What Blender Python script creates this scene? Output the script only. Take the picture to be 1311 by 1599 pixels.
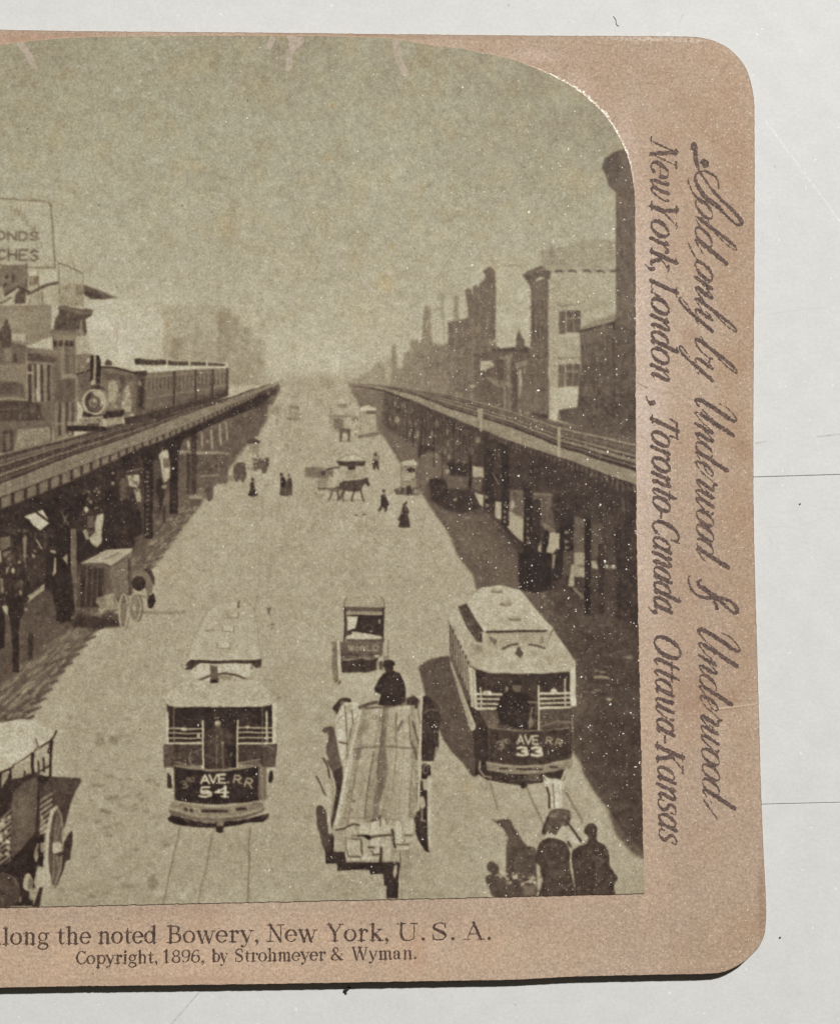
# A stereo card lying on a white sheet, photographed from above.
import bpy, bmesh, math, random
import numpy as np
C = bpy.context.scene.collection
for o in list(bpy.data.objects): bpy.data.objects.remove(o)

# ---------------------------------------------------------------- camera, light, exposure
MM = 0.00006                       # one print unit (about a sixteenth of a millimetre) in metres
CARD_T, PRINT_T = 0.00080, 0.00009
CAM_H = CARD_T + 2600*MM           # the phone is held about 16 cm above the card
sc = bpy.context.scene
cam = bpy.data.cameras.new('camera'); cam_o = bpy.data.objects.new('camera', cam); C.objects.link(cam_o)
ANG = (0.04153232, -0.04773847, -0.00574534)
cam_o.location = (0, 0, CAM_H); cam_o.rotation_euler = ANG
cam.sensor_fit = 'VERTICAL'; cam.sensor_height = 24.0; cam.lens = 24.0*2600/1599
cam.clip_start = 0.005; cam.clip_end = 10
sc.camera = cam_o
w = bpy.data.worlds.new('World'); sc.world = w; w.use_nodes = True
w.node_tree.nodes['Background'].inputs[0].default_value = (1, .90, .74, 1); w.node_tree.nodes['Background'].inputs[1].default_value = 0.045
def lamp(name, loc, aim, size, watts, col):
    l = bpy.data.lights.new(name, 'AREA'); l.shape = 'DISK'; l.size = size; l.energy = watts; l.color = col
    o = bpy.data.objects.new(name, l); C.objects.link(o); o.location = loc
    from mathutils import Vector
    o.rotation_euler = (Vector(aim)-Vector(loc)).to_track_quat('-Z', 'Y').to_euler(); return o
lamp('ceiling_lamp', (0.80, 1.22, 1.22), (0, 0, 0), .09, 49.5, (1, .985, .96))
vs = sc.view_settings; vs.view_transform = 'Standard'; vs.look = 'None'; vs.gamma = 1; vs.exposure = 0; vs.use_curve_mapping = False
sc.render.engine = 'CYCLES'

from mathutils import Euler
ROT = np.array(Euler(ANG, 'XYZ').to_matrix())
def onto(p, z=CARD_T):
    """points of the layout sheet (1311 x 1599 units, y down) as points of the horizontal plane at height z"""
    p = np.asarray(p, float).reshape(-1, 2)
    d = np.c_[(p[:, 0]-655.5)/2600, -(p[:, 1]-799.5)/2600, -np.ones(len(p))] @ ROT.T
    k = (CAM_H-z)/-d[:, 2]
    return np.c_[d[:, 0]*k, d[:, 1]*k, np.full(len(p), z)]
ILLUM = 0.97                        # how bright a white card renders under the lamps
def lin(c):
    c = np.asarray(c, float)/255
    return np.where(c <= .04045, c/12.92, ((c+.055)/1.055)**2.4)
def alb(c): return tuple(np.clip(lin(c)/ILLUM, 0, .92))+(1,)

# ---------------------------------------------------------------- the printed view: a drawing in print units
OX, OY, PW, PH = 324, -36, 1344, 1400            # the drawing spans x -324..1020, y 36..1436
rng = np.random.default_rng(1896)
T = np.full((PH, PW), 165.0, np.float32)          # tone of the silver image
ID = np.zeros((PH, PW), np.uint8)                 # which depicted subject a spot belongs to
cur = [0]

def blur(a, s):
    if s <= 0: return a
    r = max(1, int(s*3)); k = np.exp(-0.5*(np.arange(-r, r+1)/s)**2); k /= k.sum()
    for ax in (0, 1):
        p = np.pad(a, [(r, r) if i == ax else (0, 0) for i in (0, 1)], mode='edge')
        o = np.zeros_like(a)
        for i, w in enumerate(k):
            o += w*(p[i:i+a.shape[0]] if ax == 0 else p[:, i:i+a.shape[1]])
        a = o
    return a

def fractal(shape, sig, seed):
    g = np.random.default_rng(seed)
    n = blur(g.standard_normal(shape).astype(np.float32), sig)
    return n/n.std()

def cover(pts):
    p = np.asarray(pts, float) + (OX, OY)
    x0, y0 = np.floor(p.min(0)).astype(int) - 1; x1, y1 = np.ceil(p.max(0)).astype(int) + 1
    x0, y0 = max(x0, 0), max(y0, 0); x1, y1 = min(x1, PW), min(y1, PH)
    if x1 <= x0 or y1 <= y0: return None
    n = 3 if (x1-x0)*(y1-y0) < 90000 else 2
    xs = x0 + (np.arange((x1-x0)*n)+.5)/n; ys = y0 + (np.arange((y1-y0)*n)+.5)/n
    ins = np.zeros((len(ys), len(xs)), bool)
    for (ax, ay), (bx, by) in zip(p, np.roll(p, -1, 0)):
        if ay == by: continue
        if ay > by: ax, ay, bx, by = bx, by, ax, ay
        a, b = np.searchsorted(ys, (ay, by))
        if a >= b: continue
        xc = ax + (ys[a:b]-ay)/(by-ay)*(bx-ax)
        ins[a:b] ^= xs[None, :] > xc[:, None]
    c = ins.reshape(y1-y0, n, x1-x0, n).mean((1, 3)).astype(np.float32)
    return slice(y0, y1), slice(x0, x1), c

def put(cv, tone, a, soft=0):
    if cv is None: return
    sy, sx, c = cv
    if soft:
        m = int(soft*3)+1
        y0, y1, x0, x1 = max(sy.start-m, 0), min(sy.stop+m, PH), max(sx.start-m, 0), min(sx.stop+m, PW)
        f = np.zeros((y1-y0, x1-x0), np.float32); f[sy.start-y0:sy.stop-y0, sx.start-x0:sx.stop-x0] = c
        c = blur(f, soft); sy, sx = slice(y0, y1), slice(x0, x1)
    T[sy, sx] += (tone-T[sy, sx])*c*a
    if cur[0] and a > .6: ID[sy, sx][c > .5] = cur[0]

def poly(tone, pts, a=1., soft=0): put(cover(pts), tone, a, soft)
def rect(tone, x0, y0, x1, y1, a=1., soft=0): poly(tone, [(x0, y0), (x1, y0), (x1, y1), (x0, y1)], a, soft)
def line(tone, pts, w, a=1., soft=0):
    p = np.asarray(pts, float); q = p + (OX, OY); m = w/2+1
    x0, y0 = np.floor(q.min(0)-m).astype(int); x1, y1 = np.ceil(q.max(0)+m).astype(int)+1
    x0, y0 = max(x0, 0), max(y0, 0); x1, y1 = min(x1, PW), min(y1, PH)
    if x1 <= x0 or y1 <= y0: return
    X, Y = np.meshgrid(np.arange(x0, x1)+.5, np.arange(y0, y1)+.5)
    d = np.full(X.shape, 1e9)
    for (ax, ay), (bx, by) in zip(q[:-1], q[1:]):
        L = (bx-ax)**2+(by-ay)**2+1e-9
        t = np.clip(((X-ax)*(bx-ax)+(Y-ay)*(by-ay))/L, 0, 1)
        d = np.minimum(d, np.hypot(X-ax-t*(bx-ax), Y-ay-t*(by-ay)))
    c = np.clip(w/2-d+.5, 0, 1)*min(1, w)
    put((slice(y0, y1), slice(x0, x1), c.astype(np.float32)), tone, a, soft)
def ell(tone, cx, cy, rx, ry, a=1., soft=0, rot=0):
    t = np.linspace(0, 2*np.pi, 28, endpoint=False); c, s = np.cos(rot), np.sin(rot)
    poly(tone, np.c_[cx+rx*np.cos(t)*c-ry*np.sin(t)*s, cy+rx*np.cos(t)*s+ry*np.sin(t)*c], a, soft)
def ring(tone, cx, cy, rx, ry, w, a=1., a0=0, a1=360):
    t = np.radians(np.linspace(a0, a1, 30)); line(tone, np.c_[cx+rx*np.cos(t), cy+ry*np.sin(t)], w, a)
def closed_curve(pts, n=5):
    p = np.asarray(pts, float); a, b, c, e = np.roll(p, 1, 0), p, np.roll(p, -1, 0), np.roll(p, -2, 0); out = []
    for t in np.linspace(0, 1, n, endpoint=False): out.append(.5*(2*b+(c-a)*t+(2*a-5*b+4*c-e)*t*t+(3*b-a-3*c+e)*t**3))
    return np.stack(out, 1).reshape(-1, 2)
class Win:
    """draws in the coordinates of an enlarged part of the view"""
    def __init__(s, ox, oy, k): s.o = (ox, oy); s.k = k
    def P(s, pts): return [(s.o[0]+x/s.k, s.o[1]+y/s.k) for x, y in pts]
    def p(s, tone, *pts, a=1., soft=0): poly(tone, s.P(pts), a, soft)
    def l(s, tone, pts, w, a=1., soft=0): line(tone, s.P(pts), max(.6, w/s.k), a, soft)
    def s(s, tone, *pts, a=1., soft=0): poly(tone, closed_curve(s.P(pts)), a, soft)
    def e(s, tone, x, y, rx, ry, a=1., soft=0): ell(tone, s.o[0]+x/s.k, s.o[1]+y/s.k, rx/s.k, ry/s.k, a, soft)
    def c(s, pts, n, tones, sw, sh, a=.8, lean=0., soft=0): clutter(s.P(pts), n, tones, sw, sh, a, lean, soft)
def mix(p, q, t): return (p[0]+(q[0]-p[0])*t, p[1]+(q[1]-p[1])*t)
def clutter(pts, n, tones, sw, sh, a=.8, lean=0., soft=0):
    """n small irregular strokes whose centres lie inside an outline"""
    cv = cover(pts)
    if cv is None: return
    sy, sx, c = cv; yy, xx = np.nonzero(c > .5)
    if len(yy) == 0: return
    k = rng.integers(0, len(yy), n)
    for i in k:
        x, y = xx[i]+sx.start-OX+rng.random(), yy[i]+sy.start-OY+rng.random()
        w, h = rng.uniform(*sw)/2, rng.uniform(*sh)/2
        j = lambda: rng.uniform(.6, 1.1)
        poly(rng.uniform(*tones), [(x-w*j()+lean*h, y-h*j()), (x+w*j()+lean*h, y-h*j()), (x+w*j()-lean*h, y+h*j()), (x-w*j()-lean*h, y+h*j())], a, soft)
def person(x, y, h, tone=60, skirt=0, a=.95, hat=1, step=0):
    """small standing figure, feet at (x, y), seen from above and far off"""
    w = h*.17
    ell(tone+8, x, y-h*.89, h*.075, h*.085, a)
    if hat: poly(tone-6, [(x-h*.1, y-h*.92), (x-h*.06, y-h*1.0), (x+h*.06, y-h*1.0), (x+h*.11, y-h*.92)], a)
    poly(tone, [(x-w*.5, y-h*.8), (x+w*.5, y-h*.8), (x+w*.95, y-h*.55), (x+w*.7, y-h*.4), (x-w*.7, y-h*.4), (x-w*.95, y-h*.55)], a)
    if skirt: poly(tone, [(x-w*.6, y-h*.5), (x+w*.6, y-h*.5), (x+w*1.5, y-h*.05), (x+w*1.2, y), (x-w*1.3, y), (x-w*1.5, y-h*.06)], a)
    else:
        poly(tone, [(x-w*.7, y-h*.42), (x+w*.1, y-h*.42), (x-w*.1-step, y), (x-w*.75-step, y)], a)
        poly(tone, [(x-w*.1, y-h*.42), (x+w*.7, y-h*.42), (x+w*.75+step, y-h*.02), (x+w*.1+step, y-h*.02)], a)

# block letters for what is painted on cars and boards: strokes in a unit box, y down
BL = {'A': [[(0, 1), (.5, 0), (1, 1)], [(.2, .65), (.8, .65)]], 'V': [[(0, 0), (.5, 1), (1, 0)]], 'E': [[(1, 0), (0, 0), (0, 1), (1, 1)], [(0, .5), (.8, .5)]],
      'R': [[(0, 1), (0, 0), (.7, 0), (1, .2), (.9, .45), (.6, .52), (0, .52)], [(.5, .52), (1, 1)]], '.': [[(.4, .95), (.5, .95)]],
      '5': [[(.95, 0), (.1, 0), (.05, .45), (.7, .4), (1, .65), (.8, .95), (.3, 1), (0, .85)]], '4': [[(.75, 1), (.75, 0), (0, .7), (1, .7)]],
      '3': [[(.05, .12), (.4, 0), (.85, .1), (.85, .35), (.45, .48), (.9, .6), (.95, .85), (.5, 1), (.03, .88)]],
      'D': [[(0, 0), (0, 1), (.6, 1), (1, .7), (1, .3), (.6, 0), (0, 0)]], 'W': [[(0, 0), (.25, 1), (.5, .2), (.75, 1), (1, 0)]],
      'O': [[(.5, 0), (.05, .25), (.05, .75), (.5, 1), (.95, .75), (.95, .25), (.5, 0)]], 'L': [[(0, 0), (0, 1), (.9, 1)]],
      'N': [[(0, 1), (0, 0), (1, 1), (1, 0)]], 'S': [[(.95, .12), (.5, 0), (.05, .2), (.25, .45), (.8, .55), (.95, .8), (.5, 1), (.03, .88)]],
      'H': [[(0, 0), (0, 1)], [(1, 0), (1, 1)], [(0, .5), (1, .5)]], 'C': [[(.95, .2), (.5, 0), (.05, .3), (.05, .7), (.5, 1), (.95, .8)]],
      'I': [[(.5, 0), (.5, 1)]], 'G': [[(.95, .2), (.5, 0), (.05, .3), (.05, .7), (.5, 1), (.95, .8), (.95, .55), (.6, .55)]],
      'U': [[(0, 0), (0, .75), (.5, 1), (1, .75), (1, 0)]]}
def letter(ch, x, y, w, h, tone, lw, a=1., tilt=0., shear=0.):
    """(x, y) top left of the letter's box; tilt turns it, shear leans it"""
    c, s = np.cos(tilt), np.sin(tilt)
    for st in BL[ch]:
        q = []
        for u, v in st:
            dx, dy = (u+shear*(1-v))*w, v*h
            q.append((x+dx*c-dy*s, y+dx*s+dy*c))
        line(tone, q, lw, a)

def draw_sky_and_far():
    yy = (np.arange(PH)-OY)[:, None]; xx = (np.arange(PW)-OX)[None, :]
    sky = np.interp(yy, [40, 200, 400, 520, 620], [146, 154, 163, 169, 171]) + 0*xx
    sky = sky - 10*np.exp(-((xx-930)/170.)**2)*(yy < 420)*np.clip((420-yy)/200., 0, 1)
    T[:] = sky
    # smoke drifting behind the engine
    for (x, y, rx, ry, t, a) in [(195, 520, 70, 45, 184, .8), (170, 490, 45, 35, 182, .7), (235, 500, 60, 60, 178, .5), (300, 560, 90, 30, 176, .4), (470, 570, 90, 40, 176, .5), (560, 540, 60, 50, 172, .3)]:
        ell(t, x, y, rx, ry, a, 16)
    # far left street front dissolving into haze
    for (x0, y0, x1, t, a) in [(256, 476, 345, 149, .6), (342, 482, 362, 138, .85), (362, 492, 374, 137, .85), (374, 510, 392, 136, .85), (392, 530, 412, 136, .8), (255, 530, 350, 146, .5), (338, 560, 415, 130, .6)]:
        rect(t, x0, y0, x1, 600, a, 2.5)
    poly(150, [(336, 478), (341, 436), (347, 478)], .5, 2)
    line(154, [(232, 474), (345, 472)], 1.5, .6, 1)
    ell(134, 277, 537, 10, 8, .9, 2.4); ell(134, 273, 551, 7, 10, .9, 2.4); ell(138, 283, 531, 6, 5, .8, 2)
    poly(138, [(301, 558), (304, 515), (309, 498), (314, 500), (310, 520), (308, 558)], .7, 2)
    rect(134, 341, 486, 348, 572, .8, 1.6); rect(138, 352, 495, 362, 572, .7, 1.6); rect(140, 376, 512, 385, 580, .7, 2)
    clutter([(345, 520), (410, 540), (425, 600), (345, 600)], 60, (140, 168), (3, 9), (4, 16), .35, 0, 1.2)
    # far end of the street
    poly(158, [(395, 570), (430, 585), (480, 592), (545, 588), (600, 560), (620, 600), (560, 640), (420, 640)], .5, 7)
    clutter([(425, 588), (545, 590), (600, 570), (610, 605), (430, 615)], 90, (138, 166), (3, 10), (3, 14), .4, 0, 1.5)

def draw_buildings_across():
    # the right street front, near to far, tone thinning out with distance
    A = Win(590, 410, 4.682)
    A.p(138, (-220, 900), (-200, 860), (-60, 800), (0, 720), (90, 735), (100, 900), (60, 960), (-120, 900), a=.8, soft=1.4)
    A.p(164, (50, 745), (92, 745), (95, 875), (55, 880), a=.7, soft=.8)
    A.p(122, (95, 1000), (100, 600), (130, 590), (138, 770), (180, 770), (190, 660), (238, 640), (240, 565), (292, 560), (296, 600), (322, 560), (330, 400), (345, 310), (385, 325), (385, 520), (400, 590), (480, 600), (530, 590), (530, 1000), a=.85, soft=.8)
    A.p(112, (190, 1000), (230, 720), (320, 620), (420, 600), (530, 640), (530, 1000), a=.6, soft=3)
    A.p(160, (348, 420), (372, 420), (372, 510), (350, 520), a=.5, soft=.6)
    A.p(140, (435, 215), (485, 225), (478, 330), (474, 420), (462, 420), (460, 330), a=.75, soft=.5); A.l(140, [(350, 318), (385, 345), (462, 335)], 13, .7)
    A.p(138, (470, 330), (482, 330), (490, 600), (474, 600), a=.6, soft=.5); A.p(134, (553, 240), (592, 235), (586, 425), (552, 425), a=.85, soft=.6)
    A.p(102, (505, 1040), (512, 430), (590, 422), (660, 400), (655, 330), (640, 230), (632, 205), (655, 188), (680, 195), (690, 250), (692, 175), (712, 165), (738, 180), (742, 150), (772, 130), (785, 100), (766, 62), (800, 36), (832, 34), (852, 62), (860, 140), (858, 560), (870, 620), (1010, 600), (1110, 620), (1240, 640), (1240, 1170), (760, 1050), a=.95, soft=.5)
    A.p(96, (745, 160), (770, 132), (856, 100), (858, 560), (760, 560), (748, 300), a=.5, soft=1); A.p(92, (800, 30), (850, 60), (856, 110), (790, 120), (768, 64), a=.6, soft=.6)
    A.p(88, (700, 660), (860, 640), (1240, 640), (1240, 1160), (700, 1010), a=.75, soft=3)
    for x, y0, y1, t in ((700, 460, 640, 128), (722, 470, 520, 136), (740, 470, 560, 124), (765, 470, 540, 84), (783, 480, 560, 86), (800, 400, 470, 132), (825, 480, 540, 78), (842, 480, 540, 80), (680, 300, 420, 96), (720, 250, 420, 94), (640, 440, 560, 96), (600, 450, 620, 98), (560, 460, 640, 124), (540, 690, 940, 126), (515, 700, 940, 124), (458, 715, 790, 152), (575, 950, 1030, 142), (612, 960, 1020, 132), (684, 965, 1030, 146)):
        A.l(t, [(x, y0), (x+3, y1)], 15 if t > 120 else 11, .6)
    for x in range(300, 720, 26): A.l(rng.choice([96, 104, 136]), [(x, 640+rng.uniform(0, 60)), (x+2, 760+rng.uniform(0, 170))], 9, .4)
    for y in (690, 760, 830, 900): A.l(rng.choice([100, 132]), [(330, y-30), (720, y+10)], 7, .3)
    for k in range(26):      # rows of windows and cornices running down the street toward the haze
        x = rng.uniform(540, 850); y = rng.uniform(440, 620); A.p(rng.choice([74, 80, 132]), (x, y), (x+rng.uniform(8, 14), y+2), (x+rng.uniform(8, 14), y+rng.uniform(24, 40)), (x, y+rng.uniform(24, 40)), a=.55)
    for y0, t in ((470, 82), (560, 134), (650, 80), (740, 130)): A.l(t, [(330, y0+(900-y0)*.52), (520, y0+(900-y0)*.28), (855, y0)], 8, .45)
    A.p(146, (810, 570), (865, 560), (872, 580), (815, 592), a=.8); A.p(66, (830, 618), (885, 615), (985, 605), (1010, 560), (1020, 500), (1032, 490), (1050, 570), (1105, 625), (1105, 660), (990, 650), (830, 650), a=.75, soft=.6)
    A.p(165, (745, 720), (830, 718), (852, 760), (800, 775), (782, 790), (746, 786)); A.p(120, (800, 745), (825, 745), (812, 765), a=.7); A.p(152, (668, 890), (722, 896), (690, 918), (672, 912)); A.p(150, (800, 632), (815, 626), (818, 642), (804, 645), a=.8)
    A.p(124, (795, 832), (900, 862), (985, 888), (985, 916), (868, 908), (795, 855), a=.85, soft=.5); A.p(138, (880, 690), (920, 685), (985, 655), (985, 700), (900, 705), a=.8, soft=.5)
    for x, y0, y1, w, t in ((950, 690, 900, 26, 128), (918, 700, 860, 10, 112), (890, 710, 860, 9, 64), (906, 710, 850, 8, 66), (875, 720, 860, 8, 70), (925, 910, 1090, 12, 128), (958, 920, 1090, 12, 112), (985, 700, 1100, 10, 68), (1005, 780, 1110, 10, 64), (1038, 790, 1120, 26, 154), (1074, 780, 1110, 16, 148), (1056, 790, 1110, 8, 70), (1100, 780, 940, 10, 110)):
        A.l(t, [(x, y0), (x+4, y1)], w, .85)
    A.p(130, (1000, 735), (1100, 715), (1112, 745), (1060, 760), (1002, 772), a=.85); A.p(74, (1105, 660), (1240, 690), (1240, 1070), (1140, 1060), (1112, 900), (1115, 760), a=.9, soft=.5); A.p(150, (1030, 1000), (1080, 990), (1085, 945), (1120, 950), (1132, 1010), (1030, 1012), a=.9, soft=.4); A.p(146, (1085, 1020), (1110, 1020), (1112, 1130), (1090, 1125), a=.8)
    A.p(62, (1122, 1020), (1165, 1040), (1235, 1065), (1240, 1145), (1150, 1140), (1120, 1090), a=.8, soft=.6)
    A.c([(690, 640), (1240, 660), (1240, 1150), (700, 1010)], 150, (64, 118), (1.2, 3), (3, 11), .5); A.c([(520, 440), (858, 200), (858, 660), (520, 660)], 130, (88, 132), (1.2, 3), (4, 12), .4); A.c([(110, 700), (520, 640), (520, 980), (140, 940)], 120, (108, 150), (1.5, 4), (3, 12), .35, 0, .5)
    # white party wall with the faded lettering
    poly(166, [(774, 417), (812, 415), (822, 441), (829, 472), (828, 540), (806, 541), (781, 544), (773, 530)])
    for i, ch in enumerate('ON'): letter(ch, 781+i*22, 470, 12, 5, 148, 1.6, .6)
    line(150, [(773, 489), (829, 490)], 3, .35)
    line(140, [(784, 416), (815, 414)], 1.2, .8)
    poly(92, [(804, 545), (806, 524), (810, 512), (814, 526), (818, 530), (818, 545)])
    
    clutter([(776, 420), (820, 418), (826, 535), (780, 540)], 40, (154, 176), (4, 14), (3, 8), .4, 0, .6); line(136, [(774, 417), (774, 535)], 1.2, .5); line(134, [(774, 417), (812, 415), (822, 441), (828, 472)], 1.4, .6)
    # pale corner house
    poly(140, [(838, 421), (846, 408), (846, 390), (861, 389), (861, 383), (864, 383), (866, 388), (888, 384), (888, 377), (910, 374), (960, 373), (962, 425), (838, 425)], .8, 1)
    rect(126, 858, 384, 863, 404, .7); rect(128, 846, 390, 849, 408, .7); rect(120, 950, 378, 956, 398, .6)
    line(120, [(842, 408), (960, 404)], 1.2, .6)
    poly(154, [(855, 430), (962, 424), (962, 640), (856, 640)])
    poly(148, [(856, 560), (902, 560), (902, 640), (856, 640)], .5, 4)
    poly(98, [(826, 441), (856, 433), (856, 648), (806, 640), (828, 545), (829, 472)])
    poly(84, [(815, 430), (822, 424), (844, 415), (860, 424), (858, 436), (842, 432), (832, 440), (827, 447)])
    line(150, [(818, 429), (846, 420), (862, 421)], 1.5, .6); line(148, [(846, 421), (962, 419)], 2, .6)
    for i in range(5):
        x = 864+i*21.5; poly(76, [(x, 424), (x+4, 421.5), (x+13, 422), (x+15, 428), (x+11, 424.5), (x+3, 425)])
    for x in (832, 839, 846, 851): line(76, [(x, 470), (x+1, 528)], 2.2, .8); line(122, [(x+3, 470), (x+4, 528)], 1.4, .6)
    for x in (831, 840, 848): line(80, [(x, 560), (x, 630)], 2.5, .6)
    rect(80, 826, 478, 854, 482, .6); rect(78, 822, 555, 852, 560, .7)
    for (xa, y0, y1) in [(872, 486, 522), (871, 569, 606)]:
        rect(98, xa, y0, xa+10, y1); rect(88, xa+12, y0-1, xa+34, y1-3)
        line(134, [(xa+23, y0), (xa+23, y1-4)], 1.6); line(138, [(xa+12, y0+11), (xa+34, y0+11)], 1.8)
        line(146, [(xa+11, y0), (xa+11, y1)], 1.6, .8); line(140, [(xa, y0+16), (xa+10, y0+16)], 1.2, .6)
        line(110, [(xa+1, y0-9), (xa+37, y0-11)], 1.6); rect(168, xa-2, y1, xa+34, y1+3, .7)
        poly(100, [(xa, y0-12), (xa+5, y0-9), (xa+5, y0-7), (xa-1, y0-9)])
    line(112, [(937, 472), (960, 474)], 1.5, .8); rect(96, 902, 575, 906, 612, .8)
    poly(168, [(858, 606), (903, 604), (901, 636), (872, 640), (868, 648), (862, 640)])
    # low dark house, then the tall one cut by the frame
    poly(82, [(905, 517), (957, 502), (960, 495), (994, 506), (996, 700), (870, 655), (872, 640), (901, 636), (907, 578)])
    poly(118, [(905, 514), (930, 500), (962, 489), (962, 497), (940, 505), (907, 518)], .8)
    line(52, [(904, 518), (957, 502), (959, 640)], 2.2, .9)
    poly(104, [(907, 520), (956, 507), (956, 526), (907, 540)], .6)
    rect(100, 908, 602, 950, 618, .7, 1); rect(56, 905, 618, 1000, 640, .35, 4)
    for x in range(910, 992, 8): line(rng.uniform(60, 98), [(x, 545+rng.uniform(0, 20)), (x+rng.uniform(-1, 1), 655)], 2, .35)
    poly(92, [(939, 262), (943, 248), (966, 234), (978, 232), (1000, 300), (1000, 520), (961, 506), (961, 300), (950, 292), (944, 270)])
    poly(76, [(939, 262), (943, 248), (966, 236), (972, 262), (962, 286), (950, 286), (944, 272)], .8, 1)
    for x in (968, 975, 983): line(82, [(x, 300), (x+2, 500)], 3, .35)
    clutter([(963, 300), (992, 300), (992, 505), (963, 500)], 130, (66, 116), (1.5, 4), (6, 20), .5)
    clutter([(908, 535), (955, 520), (990, 520), (990, 650), (908, 645)], 240, (52, 112), (1.2, 3), (6, 20), .55); clutter([(908, 600), (985, 600), (985, 655), (908, 650)], 60, (46, 100), (3, 9), (3, 8), .5)
    clutter([(858, 432), (958, 428), (958, 470), (858, 480)], 40, (140, 166), (4, 14), (3, 9), .4, 0, .5); clutter([(830, 480), (854, 475), (854, 640), (830, 640)], 70, (74, 126), (1.5, 4), (6, 18), .5); clutter([(840, 392), (958, 378), (958, 416), (846, 412)], 36, (124, 152), (4, 12), (2, 6), .5, 0, .4)

def draw_left_front():
    # roof sign on its frame
    poly(161, [(-20, 309), (75, 315), (80, 321), (87, 419), (44, 417), (-20, 411)], .7)
    line(112, [(-20, 309), (74, 314.5), (80, 321), (87, 419), (44, 417), (-20, 412)], 2.2)
    for i, ch in enumerate('ONDS'): letter(ch, -4+17.2*i, 361+i*.5, 12.5, 13, 108, 3, 1.)
    for i, ch in enumerate('CHES'): letter(ch, -3+17*i, 389+i*.6, 12, 16, 102, 3.4, 1.)
    for i, ch in enumerate('INGLAND'):
        t = -1.32+i*.165; letter(ch, 2+78*np.cos(t)*.92-5, 408+88*np.sin(t)*1.02, 7, 9, 124, 2, .9, t+1.45)
    letter('A', 2, 342, 6, 6, 142, 1.4, .7); line(130, [(43, 363), (45, 410)], 1.5, .8)
    # left hand houses
    L = Win(0, 300, 4.486); M = Win(0, 500, 4.486)
    L.p(106, (-1450, 500), (0, 540), (20, 512), (190, 508), (196, 700), (150, 700), (120, 650), (40, 720), (0, 760), (-1450, 760)); L.c([(0, 530), (190, 515), (190, 690), (20, 700)], 30, (86, 138), (2, 6), (3, 9), .5); L.p(70, (84, 570), (102, 568), (104, 636), (88, 636)); L.e(60, 48, 595, 13, 13); L.p(66, (20, 650), (36, 634), (54, 640), (50, 655), (24, 666)); L.p(150, (-60, 690), (20, 660), (40, 740), (20, 770), (-60, 790), a=.9); L.p(160, (56, 770), (60, 720), (110, 690), (120, 780), a=.7, soft=.4)
    L.p(84, (104, 785), (112, 720), (150, 660), (184, 690), (180, 780)); L.l(74, [(40, 725), (130, 660), (215, 700)], 17); L.l(78, [(0, 780), (40, 765), (80, 740)], 13, .8); L.l(84, [(190, 505), (188, 660)], 14, .8); L.l(80, [(205, 780), (235, 690)], 10, .7)
    L.p(174, (200, 556), (262, 556), (262, 586), (204, 590)); L.p(108, (205, 590), (272, 588), (272, 640), (205, 650), a=.9); L.p(150, (215, 596), (235, 596), (235, 636), (215, 636), a=.6); L.l(110, [(270, 556), (272, 690), (278, 785)], 8, .85); L.p(176, (280, 556), (402, 548), (400, 640), (282, 650)); L.l(120, [(212, 655), (268, 650)], 10, .6); L.p(154, (215, 715), (270, 700), (270, 780), (215, 780), a=.9); L.p(160, (305, 680), (410, 650), (412, 785), (308, 785), a=.85); L.l(98, [(295, 690), (302, 785)], 11, .8)
    L.l(86, [(200, 712), (235, 695), (290, 668), (330, 650), (410, 636)], 19); L.p(160, (415, 500), (520, 545), (580, 572), (580, 640), (415, 635), a=.85); L.l(98, [(412, 495), (470, 518), (530, 545), (582, 572)], 9); L.l(104, [(414, 500), (416, 640), (422, 780)], 8); L.l(124, [(582, 565), (584, 800)], 7, .8); L.p(140, (420, 640), (582, 640), (585, 800), (425, 790), a=.85); L.c([(425, 650), (580, 650), (580, 790), (430, 780)], 26, (112, 160), (3, 9), (3, 9), .5); L.p(104, (530, 650), (580, 660), (580, 720), (535, 720), a=.6, soft=.7); L.p(146, (465, 510), (490, 390), (530, 540), a=.6, soft=.5); L.l(128, [(490, 392), (528, 540)], 6, .7)
    L.p(92, (586, 650), (640, 668), (720, 700), (800, 742), (720, 752), (640, 740), (590, 712)); L.p(70, (590, 690), (700, 715), (720, 750), (640, 752), (590, 720), a=.8, soft=.3); L.l(112, [(590, 650), (700, 690), (820, 745)], 9, .8)
    L.p(128, (-1450, 790), (0, 800), (360, 790), (362, 1010), (180, 1080), (-1450, 1040)); L.p(140, (0, 830), (350, 820), (350, 900), (0, 960), a=.5, soft=2); L.c([(0, 800), (350, 800), (350, 980), (0, 980)], 60, (116, 146), (3, 12), (2, 7), .4, 0, .5); L.l(104, [(0, 798), (356, 792), (362, 990)], 6, .7); L.p(160, (365, 790), (420, 790), (390, 980), (366, 1000), a=.6, soft=.5)
    L.p(78, (0, 960), (20, 940), (50, 885), (80, 960), (82, 1060), (-20, 1060)); M.p(160, (82, 95), (185, 95), (180, 150), (84, 135), a=.9); L.l(120, [(0, 975), (18, 960)], 9, .7)
    # dark stone house
    L.p(78, (412, 795), (440, 790), (580, 820), (600, 815), (655, 825), (645, 865), (600, 890), (612, 985), (600, 1010), (530, 1010), (370, 1000), (390, 890), (415, 850)); L.p(112, (420, 795), (590, 830), (650, 830), (640, 850), (580, 860), (420, 820), a=.7); L.c([(400, 860), (560, 880), (540, 990), (380, 990)], 30, (54, 100), (3, 8), (3, 9), .6); L.p(134, (560, 900), (580, 890), (580, 1000), (555, 1000), a=.7, soft=.4)
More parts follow.
